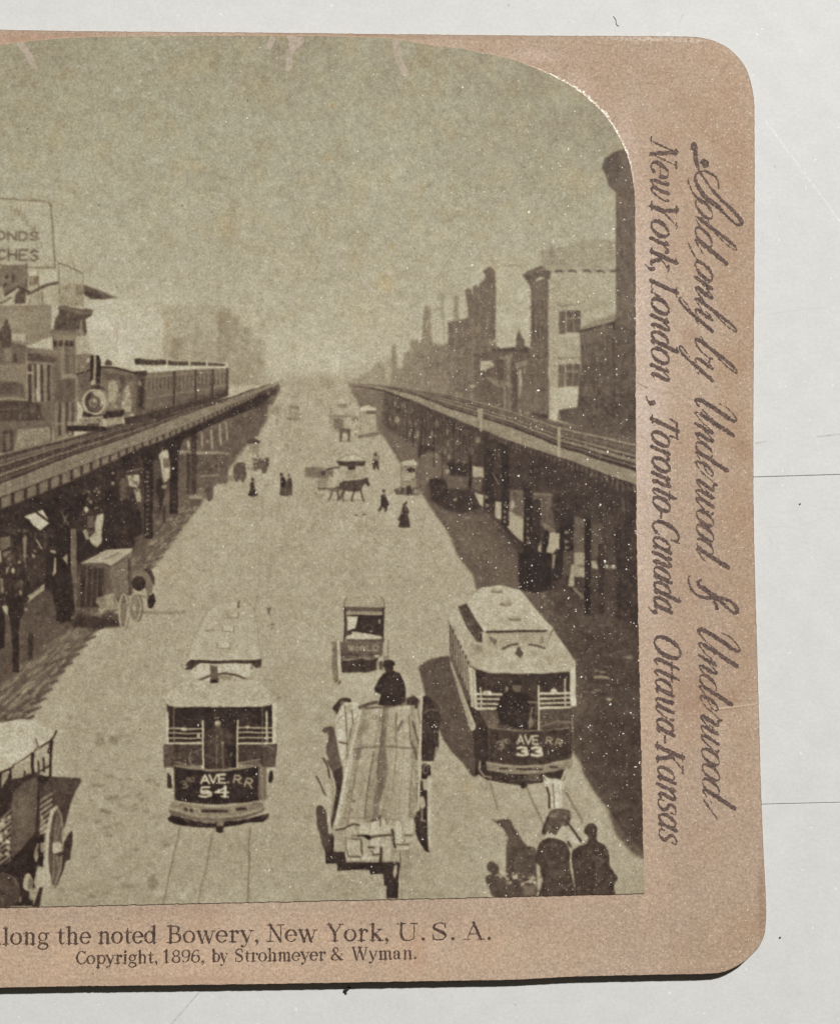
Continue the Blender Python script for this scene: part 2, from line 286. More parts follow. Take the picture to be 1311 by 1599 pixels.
    M.p(104, (362, 60), (530, 80), (540, 320), (545, 700), (520, 740), (500, 850), (380, 850), (370, 600), (372, 200)); M.p(126, (380, 100), (520, 100), (520, 160), (380, 150), a=.8, soft=.6); M.p(150, (528, 60), (600, 90), (660, 230), (640, 250), (545, 250), (530, 180), a=.5, soft=1.5)
    for x in (385, 428, 470, 505): M.p(62, (x-13, 140), (x+13, 140), (x+13, 185), (x-13, 182))
    for x, y0, y1, w, t in ((440, 190, 380, 26, 124), (470, 200, 400, 14, 86), (500, 190, 400, 22, 118), (400, 200, 560, 20, 96), (535, 100, 690, 9, 140), (420, 430, 560, 30, 84), (480, 420, 470, 34, 70)): M.l(t, [(x, y0), (x+2, y1)], w, .7, .3)
    M.p(142, (430, 375), (530, 380), (530, 410), (430, 405), a=.7, soft=.3); M.p(84, (378, 420), (530, 410), (530, 545), (378, 560), a=.75, soft=.7); M.p(92, (378, 555), (530, 545), (525, 570), (378, 580), a=.8)
    for x, w, t in ((395, 18, 118), (420, 14, 60), (445, 20, 126), (470, 16, 62), (490, 12, 116), (510, 14, 66)): M.l(t, [(x, 580), (x+2, 800)], w, .85)
    # brown lower house
    M.p(102, (-1450, 150), (0, 150), (90, 150), (200, 190), (420, 215), (400, 320), (380, 600), (370, 850), (-1450, 900)); M.p(92, (0, 160), (190, 170), (190, 300), (0, 300), a=.6, soft=1); M.p(128, (-1450, 300), (180, 308), (180, 530), (-1450, 530), a=.75, soft=.5); M.p(76, (-1450, 440), (100, 430), (160, 450), (185, 530), (-1450, 530), a=.85, soft=1.6); M.p(60, (10, 150), (75, 130), (80, 190), (15, 200), a=.5, soft=.6); M.p(64, (95, 235), (120, 232), (120, 290), (96, 288), a=.8); M.p(134, (30, 200), (90, 190), (80, 290), (40, 290), a=.6, soft=.5)
    M.p(78, (195, 225), (395, 260), (390, 300), (195, 290)); M.p(116, (230, 190), (425, 212), (420, 240), (235, 222), a=.8); M.l(128, [(200, 292), (390, 306)], 11, .8); M.l(138, [(188, 230), (190, 560)], 12, .85); M.l(130, [(0, 558), (60, 545), (190, 560)], 13); M.l(110, [(135, 320), (138, 530)], 6, .6)
    for x, w, t in ((210, 22, 62), (232, 20, 126), (252, 20, 66), (270, 24, 150), (295, 20, 64), (318, 26, 122), (342, 18, 62), (362, 20, 112)): M.l(t, [(x, 320), (x+3, 560)], w, .92)
    M.p(160, (196, 362), (232, 362), (232, 376), (198, 376)); M.p(166, (250, 480), (275, 470), (278, 560), (255, 562), a=.8, soft=.3)
    M.p(70, (-1450, 570), (200, 565), (300, 580), (370, 690), (250, 710), (130, 735), (-1450, 740)); M.p(98, (270, 575), (310, 580), (376, 690), (300, 690), (290, 640), a=.85, soft=.3); M.c([(0, 580), (350, 580), (350, 690), (0, 720)], 60, (56, 106), (3, 8), (3, 9), .5); M.l(120, [(0, 628), (60, 624), (150, 620)], 7, .6); M.l(104, [(140, 570), (142, 730)], 7, .5)
    M.p(96, (-1450, 745), (360, 700), (370, 850), (90, 930), (-1450, 940)); M.p(60, (20, 770), (95, 765), (90, 930), (25, 935), a=.7, soft=.4); M.p(118, (40, 800), (75, 790), (75, 900), (45, 910), a=.7, soft=.4)
    M.p(128, (130, 770), (345, 752), (352, 840), (140, 900), (96, 910)); M.c([(140, 770), (340, 760), (340, 840), (120, 895)], 50, (98, 164), (2, 8), (1.5, 4), .7); M.l(150, [(140, 770), (345, 755), (348, 830)], 7, .7); M.p(150, (400, 830), (480, 790), (470, 840), (400, 850), a=.6, soft=.4)
    L.c([(0, 500), (580, 640), (600, 980), (0, 980)], 70, (90, 160), (1.5, 5), (2, 6), .25)

def draw_train():
    cur[0] = 1
    # cars
    poly(96, [(209, 580), (357, 574), (356, 615), (228, 653), (209, 645)])
    poly(120, [(228, 582), (357, 575), (357, 596), (230, 612)], .6); poly(104, [(228, 612), (357, 597), (356, 607), (229, 622)], .5)
    line(134, [(229, 622), (356, 601)], 1.3, .8); poly(78, [(229, 640), (356, 606), (356, 615), (229, 655)], .7)
    line(140, [(229, 588), (357, 579)], 1.4, .5)
    for x, y0, y1 in ((272, 579, 641), (306, 577, 630), (332, 576, 622), (355, 575, 615)): line(62, [(x, y0), (x, y1)], 3.2); line(128, [(x+3, y0), (x+3, y1-2)], 1, .7)
    for x in np.arange(233, 354, 6): f = (x-228)/129.; line(70, [(x, 592-9*f), (x, 611-14*f)], 3.2-1.4*f, .6); line(128, [(x+2.6, 592-9*f), (x+2.6, 611-14*f)], .9, .5)
    poly(178, [(209, 570), (357, 566), (357, 575), (300, 577), (228, 582), (209, 579)])
    poly(74, [(213, 560), (354, 568), (350, 572), (300, 571), (260, 570), (213, 569)])
    for x, x1 in ((213, 258), (263, 294), (298, 320), (325, 348)):
        f = (x-213)/145.; line(182, [(x-2, 559+8*f), (x-2, 572)], 2.6); line(168, [(x, 558.5+8*f), (x1, 559+8*(x1-213)/145.)], 1.6)
    for x in np.arange(216, 350, 5.2): line(112, [(x, 562+5*(x-213)/145.), (x, 569)], 1, .5)
    poly(88, [(209, 582), (228, 584), (229, 655), (210, 648)]); poly(60, [(214, 590), (226, 591), (226, 640), (214, 636)], .8)
    ell(130, 218, 599, 3, 4); poly(52, [(214, 604), (223, 604), (224, 634), (214, 632)]); poly(64, [(209, 580), (229, 578), (230, 586), (209, 588)])
    # engine
    M = Win(0, 500, 4.486)
    M.p(100, (540, 240), (640, 235), (640, 350), (540, 380), a=.8); M.c([(540, 245), (640, 240), (640, 340), (545, 370)], 24, (62, 140), (2, 5), (2, 6), .7); M.e(170, 618, 285, 11, 14)
    M.p(108, (540, 380), (640, 350), (720, 330), (800, 335), (945, 370), (955, 640), (880, 680), (720, 690), (590, 640), (545, 560)); M.p(84, (545, 385), (640, 360), (640, 500), (590, 500), (560, 470), a=.75, soft=.6); M.p(84, (720, 360), (930, 385), (930, 430), (860, 420), (720, 420), a=.7, soft=.7)
    M.l(48, [(540, 378), (640, 348), (720, 325), (800, 330), (945, 366)], 12); M.l(150, [(730, 312), (830, 318), (930, 350)], 6, .5)
    M.p(160, (760, 440), (800, 420), (830, 470), (815, 560), (790, 600), (760, 560), a=.85, soft=.5); M.p(74, (835, 390), (880, 390), (875, 480), (830, 500), a=.7, soft=.5); M.p(160, (880, 460), (905, 450), (925, 560), (915, 640), (860, 640), (850, 600), a=.75, soft=.6); M.p(92, (930, 380), (975, 380), (975, 660), (930, 660), a=.6, soft=.4); M.c([(740, 420), (930, 420), (920, 640), (760, 620)], 40, (86, 172), (2, 6), (2, 7), .55)
    M.p(44, (632, 250), (655, 244), (658, 440), (636, 440)); M.p(140, (655, 250), (672, 250), (670, 420), (656, 420)); M.p(48, (672, 244), (694, 248), (708, 300), (704, 450), (676, 440)); M.e(156, 655, 440, 16, 20, .9); M.p(60, (640, 455), (690, 450), (740, 480), (720, 510), (640, 490), a=.8); M.s(70, (735, 310), (742, 282), (760, 274), (780, 290), (782, 312)); M.p(66, (945, 270), (985, 265), (985, 300), (950, 304))
    M.e(120, 705, 575, 52, 92, .9); M.p(140, (735, 520), (760, 540), (760, 620), (735, 620), a=.7, soft=.4)
    M.e(164, 660, 572, 82, 92); M.e(92, 660, 570, 68, 76); M.s(60, (600, 560), (612, 520), (640, 500), (640, 540), (620, 580), (640, 630), (690, 636), (720, 600), (710, 640), (660, 652), (612, 630), a=.75, soft=.5); M.s(166, (650, 500), (700, 505), (724, 550), (724, 590), (704, 600), (700, 550), (670, 530), a=.85, soft=.6); ring(174, *M.P([(660, 572)])[0], 16.8, 19, 2.4, .95, 10, 200)
    M.e(140, 655, 578, 32, 36); M.e(96, 655, 580, 22, 25, .9); M.e(172, 662, 566, 11, 11, .9); ring(70, *M.P([(655, 578)])[0], 7.4, 8.4, 1.2, .7)
    M.p(54, (580, 640), (660, 665), (740, 660), (740, 640), (870, 625), (870, 670), (740, 690), (580, 680)); M.p(134, (560, 690), (720, 670), (720, 740), (560, 745)); M.p(140, (740, 690), (870, 675), (872, 720), (740, 740)); M.p(66, (610, 725), (690, 722), (690, 740), (612, 742)); M.c([(560, 680), (870, 670), (870, 740), (560, 750)], 30, (70, 160), (2, 7), (1.5, 4), .6); M.l(164, [(560, 690), (640, 684), (720, 674)], 9, .8); M.l(170, [(868, 672), (872, 730)], 9, .8)
    M.p(50, (470, 740), (560, 735), (740, 745), (740, 770), (600, 780), (480, 775)); M.p(130, (470, 715), (560, 705), (560, 735), (475, 740), a=.8)
    poly(64, [(194, 652), (228, 646), (356, 612), (356, 619), (228, 658), (196, 662)])
    cur[0] = 0

def band(u0, v0, u1, v1, tone, a=1., soft=0):
    """a strip between two lines given at both ends ((x, y top, y bottom) pairs)"""
    poly(tone, [(u0, v0[0]), (u1, v1[0]), (u1, v1[1]), (u0, v0[1])], a, soft)
def curve_strip(top, bot, tone, a=1., soft=0): poly(tone, list(top)+list(bot)[::-1], a, soft)

def draw_street():
    # roadway
    poly(160, [(425, 612), (560, 608), (600, 640), (760, 700), (1012, 1000), (1012, 1430), (-324, 1430), (-324, 1200), (150, 980), (330, 760), (400, 640)], 1, 2)
    yy = (np.arange(PH)-OY)[:, None]
    band_ = np.clip((yy-640)/700., 0, 1)
    T[:] = np.where(T == 160, T-1*band_, T)
    # dim ground under and beyond the left line
    poly(88, [(-324, 830), (0, 800), (260, 690), (400, 620), (432, 615), (415, 660), (330, 765), (259, 860), (137, 1000), (58, 1100), (0, 1165), (-324, 1420)], 1, 2)
    poly(70, [(-324, 840), (0, 815), (120, 770), (260, 700), (390, 630), (400, 650), (300, 730), (200, 830), (0, 1000), (-324, 1200)], 1, 4)
    # paving in sunlight through the ties: broken slanting bars
    for k in range(520):
        v = rng.random()**.8; y = 1150-v*390
        xe = np.interp(y, [760, 859, 885, 1000, 1026, 1050, 1076, 1100, 1150], [330, 259, 239, 137, 113, 92, 74, 58, 20])
        s = .25+.75*(y-760)/390.; x = xe-rng.uniform(2, 92)*s
        t = rng.uniform(100, 154); w = rng.uniform(8, 24)*s
        poly(t, [(x, y), (x+w, y-w*.75), (x+w+1.5, y-w*.75+2*s), (x+2, y+2.6*s)], .7)
    for k in range(26):
        v = k/26.; y = 1118-v*(360)**1.0
        xe = np.interp(y, [760, 859, 885, 1000, 1026, 1050, 1076, 1100, 1150], [330, 259, 239, 137, 113, 92, 74, 58, 20]); s = .2+.8*(y-758)/360.
        poly(78, [(xe-20*s, y+8*s), (xe+9*s, y-2*s), (xe+11*s, y+1*s), (xe-16*s, y+14*s)], .85)
    poly(74, [(-324, 1000), (0, 985), (130, 905), (235, 790), (262, 790), (150, 950), (60, 1020), (0, 1065), (-324, 1300)], .85, 3)
    poly(98, [(40, 960), (100, 925), (100, 985), (20, 1040), (0, 1040), (0, 990)], .5, 3)
    # dim roadway under the right line
    poly(90, [(592, 668), (620, 716), (640, 745), (672, 792), (700, 834), (715, 868), (737, 898), (745, 925), (760, 960), (800, 1050), (905, 1190), (919, 1228), (939, 1259), (966, 1292), (1012, 1340), (1012, 690), (700, 620), (600, 605)], 1, 1.5)
    poly(66, [(640, 655), (800, 690), (1012, 770), (1012, 1330), (960, 1210), (900, 1040), (850, 930), (780, 830), (700, 740), (640, 690)], .85, 10)
    for k in range(420):    # stone setts
        v = rng.random(); y = 690+v*280; s = .3+.9*v
        xl = np.interp(y, [690, 745, 792, 834, 898, 925, 970], [606, 640, 672, 700, 737, 745, 765]); x = xl+rng.uniform(0, 120)*s
        line(rng.choice([74, 108]), [(x, y), (x+6*s, y+1.4*s)], 1.3*s+.4, .45)
    for k in range(260):
        line(rng.uniform(46, 104), [(p := (rng.uniform(905, 1000), rng.uniform(960, 1330))), (p[0]+rng.uniform(6, 22), p[1]-rng.uniform(1, 9))], 1.6, .45)
    # near right corner: sun again
    poly(157, [(968, 1316), (985, 1330), (1000, 1343), (1012, 1345), (1012, 1430), (880, 1430), (935, 1320)], 1, 1.5)
    poly(162, [(880, 1200), (905, 1198), (930, 1240), (968, 1290), (971, 1300), (955, 1297), (939, 1282), (960, 1310), (948, 1320), (890, 1300)], .9, 1)
    # car tracks
    for pts, w in (([(335, 1292), (322, 1350), (309, 1412)], 2.2), ([(281, 1292), (268, 1352), (255, 1412)], 1.8), ([(390, 1292), (387, 1412)], 1.8), ([(331, 1300), (316, 1400)], 1),
                   ([(766, 1224), (776, 1262)], 1.8), ([(822, 1230), (846, 1283), (852, 1310)], 2), ([(882, 1233), (908, 1285)], 1.8), ([(862, 1225), (878, 1262)], 1.5),
                   ([(412, 830), (398, 960), (385, 1020)], 1.5), ([(425, 780), (420, 960)], 1.2), ([(395, 800), (330, 930)], 1.5), ([(455, 640), (430, 840)], 1.5), ([(640, 790), (690, 900)], 2), ([(585, 700), (650, 830)], 1.5), ([(625, 1340), (628, 1405)], 1.2), ([(548, 1290), (610, 1180)], 1)):
        line(104 if pts[0][1] > 1200 else 136, pts, w*(1.2 if pts[0][1] > 1200 else .9), .75 if pts[0][1] > 1200 else .5, 0 if pts[0][1] > 1200 else .6)
    poly(152, [(300, 1292), (372, 1292), (360, 1412), (268, 1412)], .35, 3)
    # dung, ruts and wear on the roadway
    for k in range(330):
        y = 690+rng.random()**.7*710; s = .25+.9*(y-690)/710.
        x = rng.uniform(np.interp(y, [690, 1100, 1400], [400, 70, 60]), np.interp(y, [690, 900, 1200, 1400], [590, 720, 720, 780]))
        ell(rng.uniform(118, 152), x, y, rng.uniform(2, 8)*s, rng.uniform(.8, 2.6)*s, rng.uniform(.25, .7), 1*s)
    for k in range(40):
        x, y = rng.uniform(130, 250), rng.uniform(1110, 1400); ell(rng.uniform(105, 138), x, y, rng.uniform(3, 10), rng.uniform(1.2, 3), .6, 1)
    for x, y, rx, ry in ((170, 1213, 9, 3), (174, 1247, 12, 4), (153, 1283, 6, 3), (259, 1319, 7, 4), (238, 1378, 9, 10), (200, 1384, 10, 3), (155, 1158, 8, 9), (178, 1156, 9, 8), (110, 1120, 6, 3)):
        ell(116, x, y, rx, ry, .6, 1.5)
    for x, y in ((295, 1390), (245, 1395), (285, 1400)): ell(186, x, y, 7, 5, .6, 1.5)
    for k in range(500):
        x, y = rng.uniform(80, 760), rng.uniform(660, 1400); ell(rng.uniform(150, 182), x, y, rng.uniform(1, 6), rng.uniform(.6, 2), .4, .6)

def draw_left_line():
    # black space under the deck and the girder
    curve_strip([(-324, 880), (0, 790), (91, 757), (195, 708), (300, 664), (400, 619), (436, 602)], [(-324, 1010), (0, 865), (91, 835), (150, 800), (195, 770), (262, 722), (330, 690), (400, 645), (436, 612)], 60, 1, 2)
    # figures, stalls and goods under the line
    D = Win(0, 760, 5.042); E = Win(150, 660, 4.856)
    D.p(50, (-1400, 420), (0, 130), (560, -60), (1060, -260), (1060, 480), (620, 600), (560, 1060), (200, 1000), (0, 1010), (-1400, 1400), a=.92, soft=2)
    D.p(80, (-900, 1300), (0, 1010), (200, 930), (350, 800), (440, 870), (460, 1050), (330, 1250), (180, 1320), (0, 1500), (-900, 1900), a=.85, soft=2.5)
    D.c([(-500, 300), (0, 300), (400, 130), (560, 600), (400, 800), (0, 960), (-500, 1100)], 260, (36, 98), (1.5, 6), (3, 15), .6); D.c([(-500, 400), (0, 380), (350, 300), (350, 700), (0, 900), (-500, 1000)], 40, (110, 170), (1, 3.5), (1.5, 7), .8)
    D.p(178, (195, 215), (270, 192), (388, 290), (318, 342), (262, 300), (235, 258), (200, 240)); D.p(180, (295, 190), (410, 125), (442, 200), (440, 250), (378, 262), (350, 235)); D.p(150, (455, 140), (500, 190), (545, 140), (540, 160), (512, 195), (498, 190))
    for q, t in (([(185, 400), (205, 380), (216, 400), (205, 600), (190, 590)], 130), ([(285, 415), (295, 412), (335, 480), (330, 492), (318, 480)], 158), ([(0, 400), (80, 390), (82, 470), (20, 505), (0, 480)], 104), ([(-40, 500), (10, 500), (12, 590), (-20, 600)], 160), ([(250, 520), (284, 545), (262, 572)], 164), ([(0, 715), (30, 722), (34, 835), (12, 835)], 122), ([(395, 500), (447, 506), (445, 526), (405, 524)], 152), ([(430, 560), (452, 560), (452, 664), (410, 716), (425, 660)], 162), ([(490, 512), (522, 505), (520, 530), (490, 552)], 162), ([(490, 592), (530, 556), (530, 612)], 168), ([(565, 470), (600, 500), (602, 600), (562, 622)], 166), ([(215, 860), (260, 840), (355, 760), (352, 812), (205, 926), (240, 880)], 152), ([(18, 938), (45, 930), (68, 945), (60, 1012), (34, 985)], 166), ([(188, 960), (215, 955), (220, 972), (200, 980)], 142), ([(50, 640), (80, 625), (60, 680), (48, 690)], 136), ([(20, 520), (100, 500), (40, 560)], 110), ([(150, 590), (165, 585), (160, 605), (145, 608)], 166)):
        D.p(t, *q, a=.9, soft=.3)
    D.e(168, 106, 662, 13, 22, .9, .3); D.e(140, 165, 835, 14, 20, .8, .3); D.e(150, 272, 680, 8, 10, .8); D.l(86, [(0, 342), (330, 342)], 5, .6); D.p(64, (200, 560), (360, 540), (380, 720), (230, 760), a=.6, soft=2)
    D.p(42, (60, 900), (110, 868), (150, 870), (192, 910), (190, 1000), (160, 1040), (135, 1260), (98, 1260), (84, 1050), (66, 980)); D.e(70, 128, 855, 16, 22, .8); D.p(41, (-60, 1000), (0, 985), (38, 1005), (44, 1130), (30, 1270), (-60, 1290)); D.p(48, (226, 1170), (268, 1170), (262, 1330), (232, 1330), a=.9)
    D.p(42, (365, 520), (420, 520), (412, 640), (405, 780), (365, 800), a=.9); D.p(40, (415, 730), (470, 670), (560, 620), (560, 1050), (500, 1070), (450, 1000), (430, 850)); D.p(44, (595, 340), (650, 345), (668, 400), (700, 420), (750, 490), (735, 530), (620, 595), (598, 560), a=.95, soft=.3)
    D.c([(590, 120), (700, 10), (800, 0), (800, 200), (600, 220)], 46, (60, 120), (1.5, 4), (2, 6), .7)
    for x, y in ((600, 128), (640, 130), (665, 125), (700, 40), (745, 35), (780, 45), (705, 60), (660, 60), (590, 175), (760, 15), (575, 250), (575, 310), (690, 100), (640, 170), (720, 120)): D.e(rng.uniform(140, 172), x+rng.uniform(-6, 6), y, rng.uniform(6, 12), rng.uniform(5, 10), .85)
    D.e(178, 682, 180, 17, 20); D.p(166, (765, 230), (815, 210), (818, 260), (800, 330), (806, 390), (800, 440), (764, 480), (715, 440), (705, 400), (752, 350), (748, 290), a=.95, soft=.4); D.p(150, (655, 345), (690, 330), (705, 410), (680, 415), a=.85); D.p(96, (680, 350), (745, 330), (760, 350), (715, 375), a=.8); D.p(104, (690, 230), (740, 230), (745, 320), (690, 325), a=.7, soft=.5)
    E.p(43, (250, 560), (300, 545), (306, 640), (345, 690), (360, 830), (290, 880), (290, 990), (270, 900), (165, 870), (160, 950), (60, 950), (40, 850), (60, 760), (150, 650), (200, 600), a=.95, soft=.5); E.c([(60, 760), (300, 600), (340, 820), (60, 940)], 40, (36, 66), (3, 8), (4, 14), .5)
    E.p(92, (180, 440), (240, 400), (250, 560), (180, 600), a=.8, soft=1); E.p(162, (238, 398), (330, 396), (332, 470), (310, 492), (252, 482)); E.p(146, (285, 500), (342, 500), (344, 600), (312, 602), (300, 540)); E.e(60, 250, 520, 22, 40, .9, .5); E.e(56, 345, 500, 12, 44, .9, .4); E.c([(60, 420), (360, 380), (360, 600), (60, 700)], 46, (44, 130), (1.5, 5), (2, 9), .6); E.l(120, [(230, 372), (350, 350)], 12, .6)
    E.p(162, (478, 250), (506, 216), (548, 206), (560, 300), (556, 420), (536, 445), (515, 450), (500, 400), (490, 300)); E.p(104, (510, 270), (558, 268), (556, 342), (510, 344)); E.p(80, (440, 290), (490, 280), (495, 420), (440, 440), a=.8, soft=.5); E.p(48, (458, 450), (478, 405), (500, 440), (524, 545), (505, 600), (494, 672), (474, 660), (476, 570), (455, 540)); E.p(150, (495, 480), (540, 470), (530, 500), (500, 500), a=.7); E.p(58, (510, 640), (532, 640), (528, 760), (510, 750), a=.9)
    # street car and carts further on
    E.p(92, (610, 40), (1010, -60), (1250, -120), (1240, 100), (1150, 130), (1010, 240), (1000, 460), (620, 480), a=.85, soft=1); E.c([(760, 20), (1240, -90), (1140, 140), (1000, 200), (760, 200)], 90, (62, 140), (1, 3), (3, 10), .5)
    E.p(132, (620, 208), (1005, 224), (1005, 242), (620, 236)); E.p(82, (615, 242), (1000, 244), (992, 400), (615, 402), a=.9); E.c([(620, 246), (990, 250), (985, 395), (620, 395)], 46, (56, 124), (2, 6), (2, 6), .55); E.l(136, [(790, 404), (930, 398)], 12, .8); E.p(96, (615, 418), (1005, 428), (985, 462), (615, 480), a=.8); E.l(116, [(930, 260), (932, 360)], 8, .7)
    for x, y0, y1, w in ((874, 60, 190, 18), (936, 15, 165, 16), (988, 0, 130, 12), (800, 80, 170, 12)): E.l(152, [(x, y0), (x+4, y1)], w, .85)
    E.p(162, (688, 132), (708, 140), (712, 190), (696, 212), a=.9); E.e(150, 845, 145, 14, 12, .8); E.p(140, (700, 558), (800, 552), (802, 574), (705, 576), a=.9); E.p(84, (715, 580), (792, 578), (790, 632), (722, 634), a=.85); E.p(76, (830, 485), (885, 485), (892, 545), (876, 585), (850, 600), (836, 560), a=.85, soft=.4); E.p(110, (730, 500), (820, 510), (815, 555), (730, 550), a=.6, soft=.5)
    for x0, y0, x1, y1 in ((686, 230, 712, 540), (722, 80, 762, 545)): E.p(58, (x0, y0), (x1, y0), (x1, y1), (x0, y1), a=.85)
    cur[0] = 2
    # deck: far rail, ties, walkway
    top = [(-324, 822), (0, 710), (137, 676), (195, 659), (300, 634), (355, 622), (410, 602), (436, 596)]
    wtop = [(-324, 868), (0, 758), (116, 712), (195, 686), (300, 645), (400, 609), (436, 597)]
    wbot = [(-324, 900), (0, 777), (91, 741), (195, 701), (275, 671), (400, 614), (436, 599)]
    gtop = [(-324, 922), (0, 796), (100, 756), (195, 711), (275, 679), (400, 619), (436, 601)]
    gbot = [(-324, 970), (0, 822), (91, 786), (171, 740), (262, 700), (330, 664), (400, 636), (436, 607)]
    curve_strip(top, wtop, 86)
    def lerp_line(A, B, f): 
        xs = sorted({p[0] for p in A}|{p[0] for p in B}); ya = np.interp(xs, *zip(*A)); yb = np.interp(xs, *zip(*B))
        return [(x, y0+(y1-y0)*f) for x, y0, y1 in zip(xs, ya, yb)]
    for f, t, w, a in ((.0, 128, 2, .9), (.12, 60, 3, .8), (.22, 112, 2, .7), (.36, 140, 2, .8), (.42, 62, 3, .9), (.55, 66, 4, .9), (.68, 138, 2.4, .8), (.74, 60, 2.5, .8), (.82, 84, 3, .6), (.93, 66, 4, .9)):
        L = lerp_line(top, wtop, f); n = len(L)
        for i in range(n-1): line(t, L[i:i+2], w*np.interp(L[i][0], [-324, 0, 410], [1.7, 1.1, .25]), a)
    curve_strip(wtop, wbot, 120); curve_strip(lerp_line(wtop, wbot, .45), lerp_line(wtop, wbot, .55), 106, .6); curve_strip(wtop, lerp_line(wtop, wbot, .2), 112, .6)
    line(172, [p for p in wtop if p[0] > -330], 1.6, .5)
    x, s = 400., .18
    while x > -324:      # pickets, walkway joints and tie ends, wider apart toward us
        yt, yw, yb, yg = (np.interp(x, *zip(*c)) for c in (top, wtop, wbot, gtop)); s = np.interp(x, [-324, 0, 410], [1.7, 1.1, .2])
        line(104, [(x, yw-1), (x+.5, yb)], .9*s+.3, .8)
        if x > 130 and x < 400: line(62, [(x, yt), (x, yt+10*s+1)], 1.1*s+.3, .8)
        if x > 190: line(120, [(x, yt+1), (x, yw)], .8*s+.2, .3)
        else: line(rng.choice([112, 64, 124]), [(x, yt+1), (x+.4, yw)], 1.1*s, .55)
        x -= 14*s+1.2
    line(58, [p for p in top if 130 <= p[0] <= 360], 1.5, .8); L = [(p[0], p[1]+9*np.interp(p[0], [130, 400], [1, .3])) for p in top if 130 <= p[0] <= 360]; line(58, L, 1.5, .8)
    curve_strip(wbot, gtop, 60)
    x = 402.
    while x > -324:
        yb, yg = np.interp(x, *zip(*wbot)), np.interp(x, *zip(*gtop)); s = np.interp(x, [-324, 0, 410], [1.7, 1.05, .16])
        sl = .41; w = 14.5*s
        poly(112, [(x-w, yb+w*sl+2.2*s), (x, yb+1.5*s), (x, yg-1.2*s), (x-w, yg+w*sl-1.2*s)], .95)
        x -= 20*s+.6
    curve_strip(gtop, gbot, 48)
    line(84, gtop, 1.2, .6)
    # posts
    def post(x0, x1, y0, y1, lat=0, tone=48, haunch=1):
        rect(tone, x0, y0, x1, y1); w = x1-x0
        if haunch:
            poly(tone-2, [(x0-w*1.3, y0-6), (x1+w*1.3, y0-14), (x1+w*.2, y0+w*1.6), (x1, y0+w*3), (x0, y0+w*3), (x0-w*.3, y0+w*1.6)])
        if lat:
            y = y0+w*2.5
            while y < y1-6: line(116, [(x0+w*.3, y), (x0+w*.7, y+w*.45)], 2, .7); line(100, [(x0+w*.7, y+w*.5), (x0+w*.35, y+w*.8)], 1.6, .5); y += w*rng.uniform(.95, 1.25)
    for x0, y0, x1, y1, n in ((365, 255, 432, 880, 14), (558, 195, 622, 692, 0)):
        E.p(44, (x0-40, y0-60), (x1+50, y0-110), (x1+6, y0+40), (x1, y0+90), (x1, y1), (x0, y1), (x0, y0+90), (x0-8, y0+30))
        for k in range(n): yk = y0+120+k*36; E.p(rng.uniform(96, 138), (x0+18, yk-12), (x0+44, yk), (x0+18, yk+12), a=.8)
    for yk in (560, 600, 650): E.p(110, (580, yk-10), (604, yk), (582, yk+10), a=.6)
    E.p(46, (70, 380), (160, 330), (160, 660), (80, 760), a=.9, soft=.4); E.e(160, 130, 382, 10, 8, .8); E.e(168, 130, 458, 12, 12, .8)
    post(88, 111, 785, 970, 0, 43); rect(98, 111, 826, 120, 966, .9); line(132, [(112, 826), (113, 965)], 1.4, .7); line(140, [(97, 800), (109, 822)], 2, .5); line(140, [(108, 800), (96, 824)], 2, .4); poly(160, [(98, 872), (106, 864), (106, 882)], .8)
    poly(42, [(80, 900), (112, 890), (118, 960), (95, 975), (84, 940)], .9)
    rect(50, -60, 830, -38, 1090); rect(46, 20, 990, 30, 1050); rect(52, 44, 990, 52, 1030, .8)
    cur[0] = 0

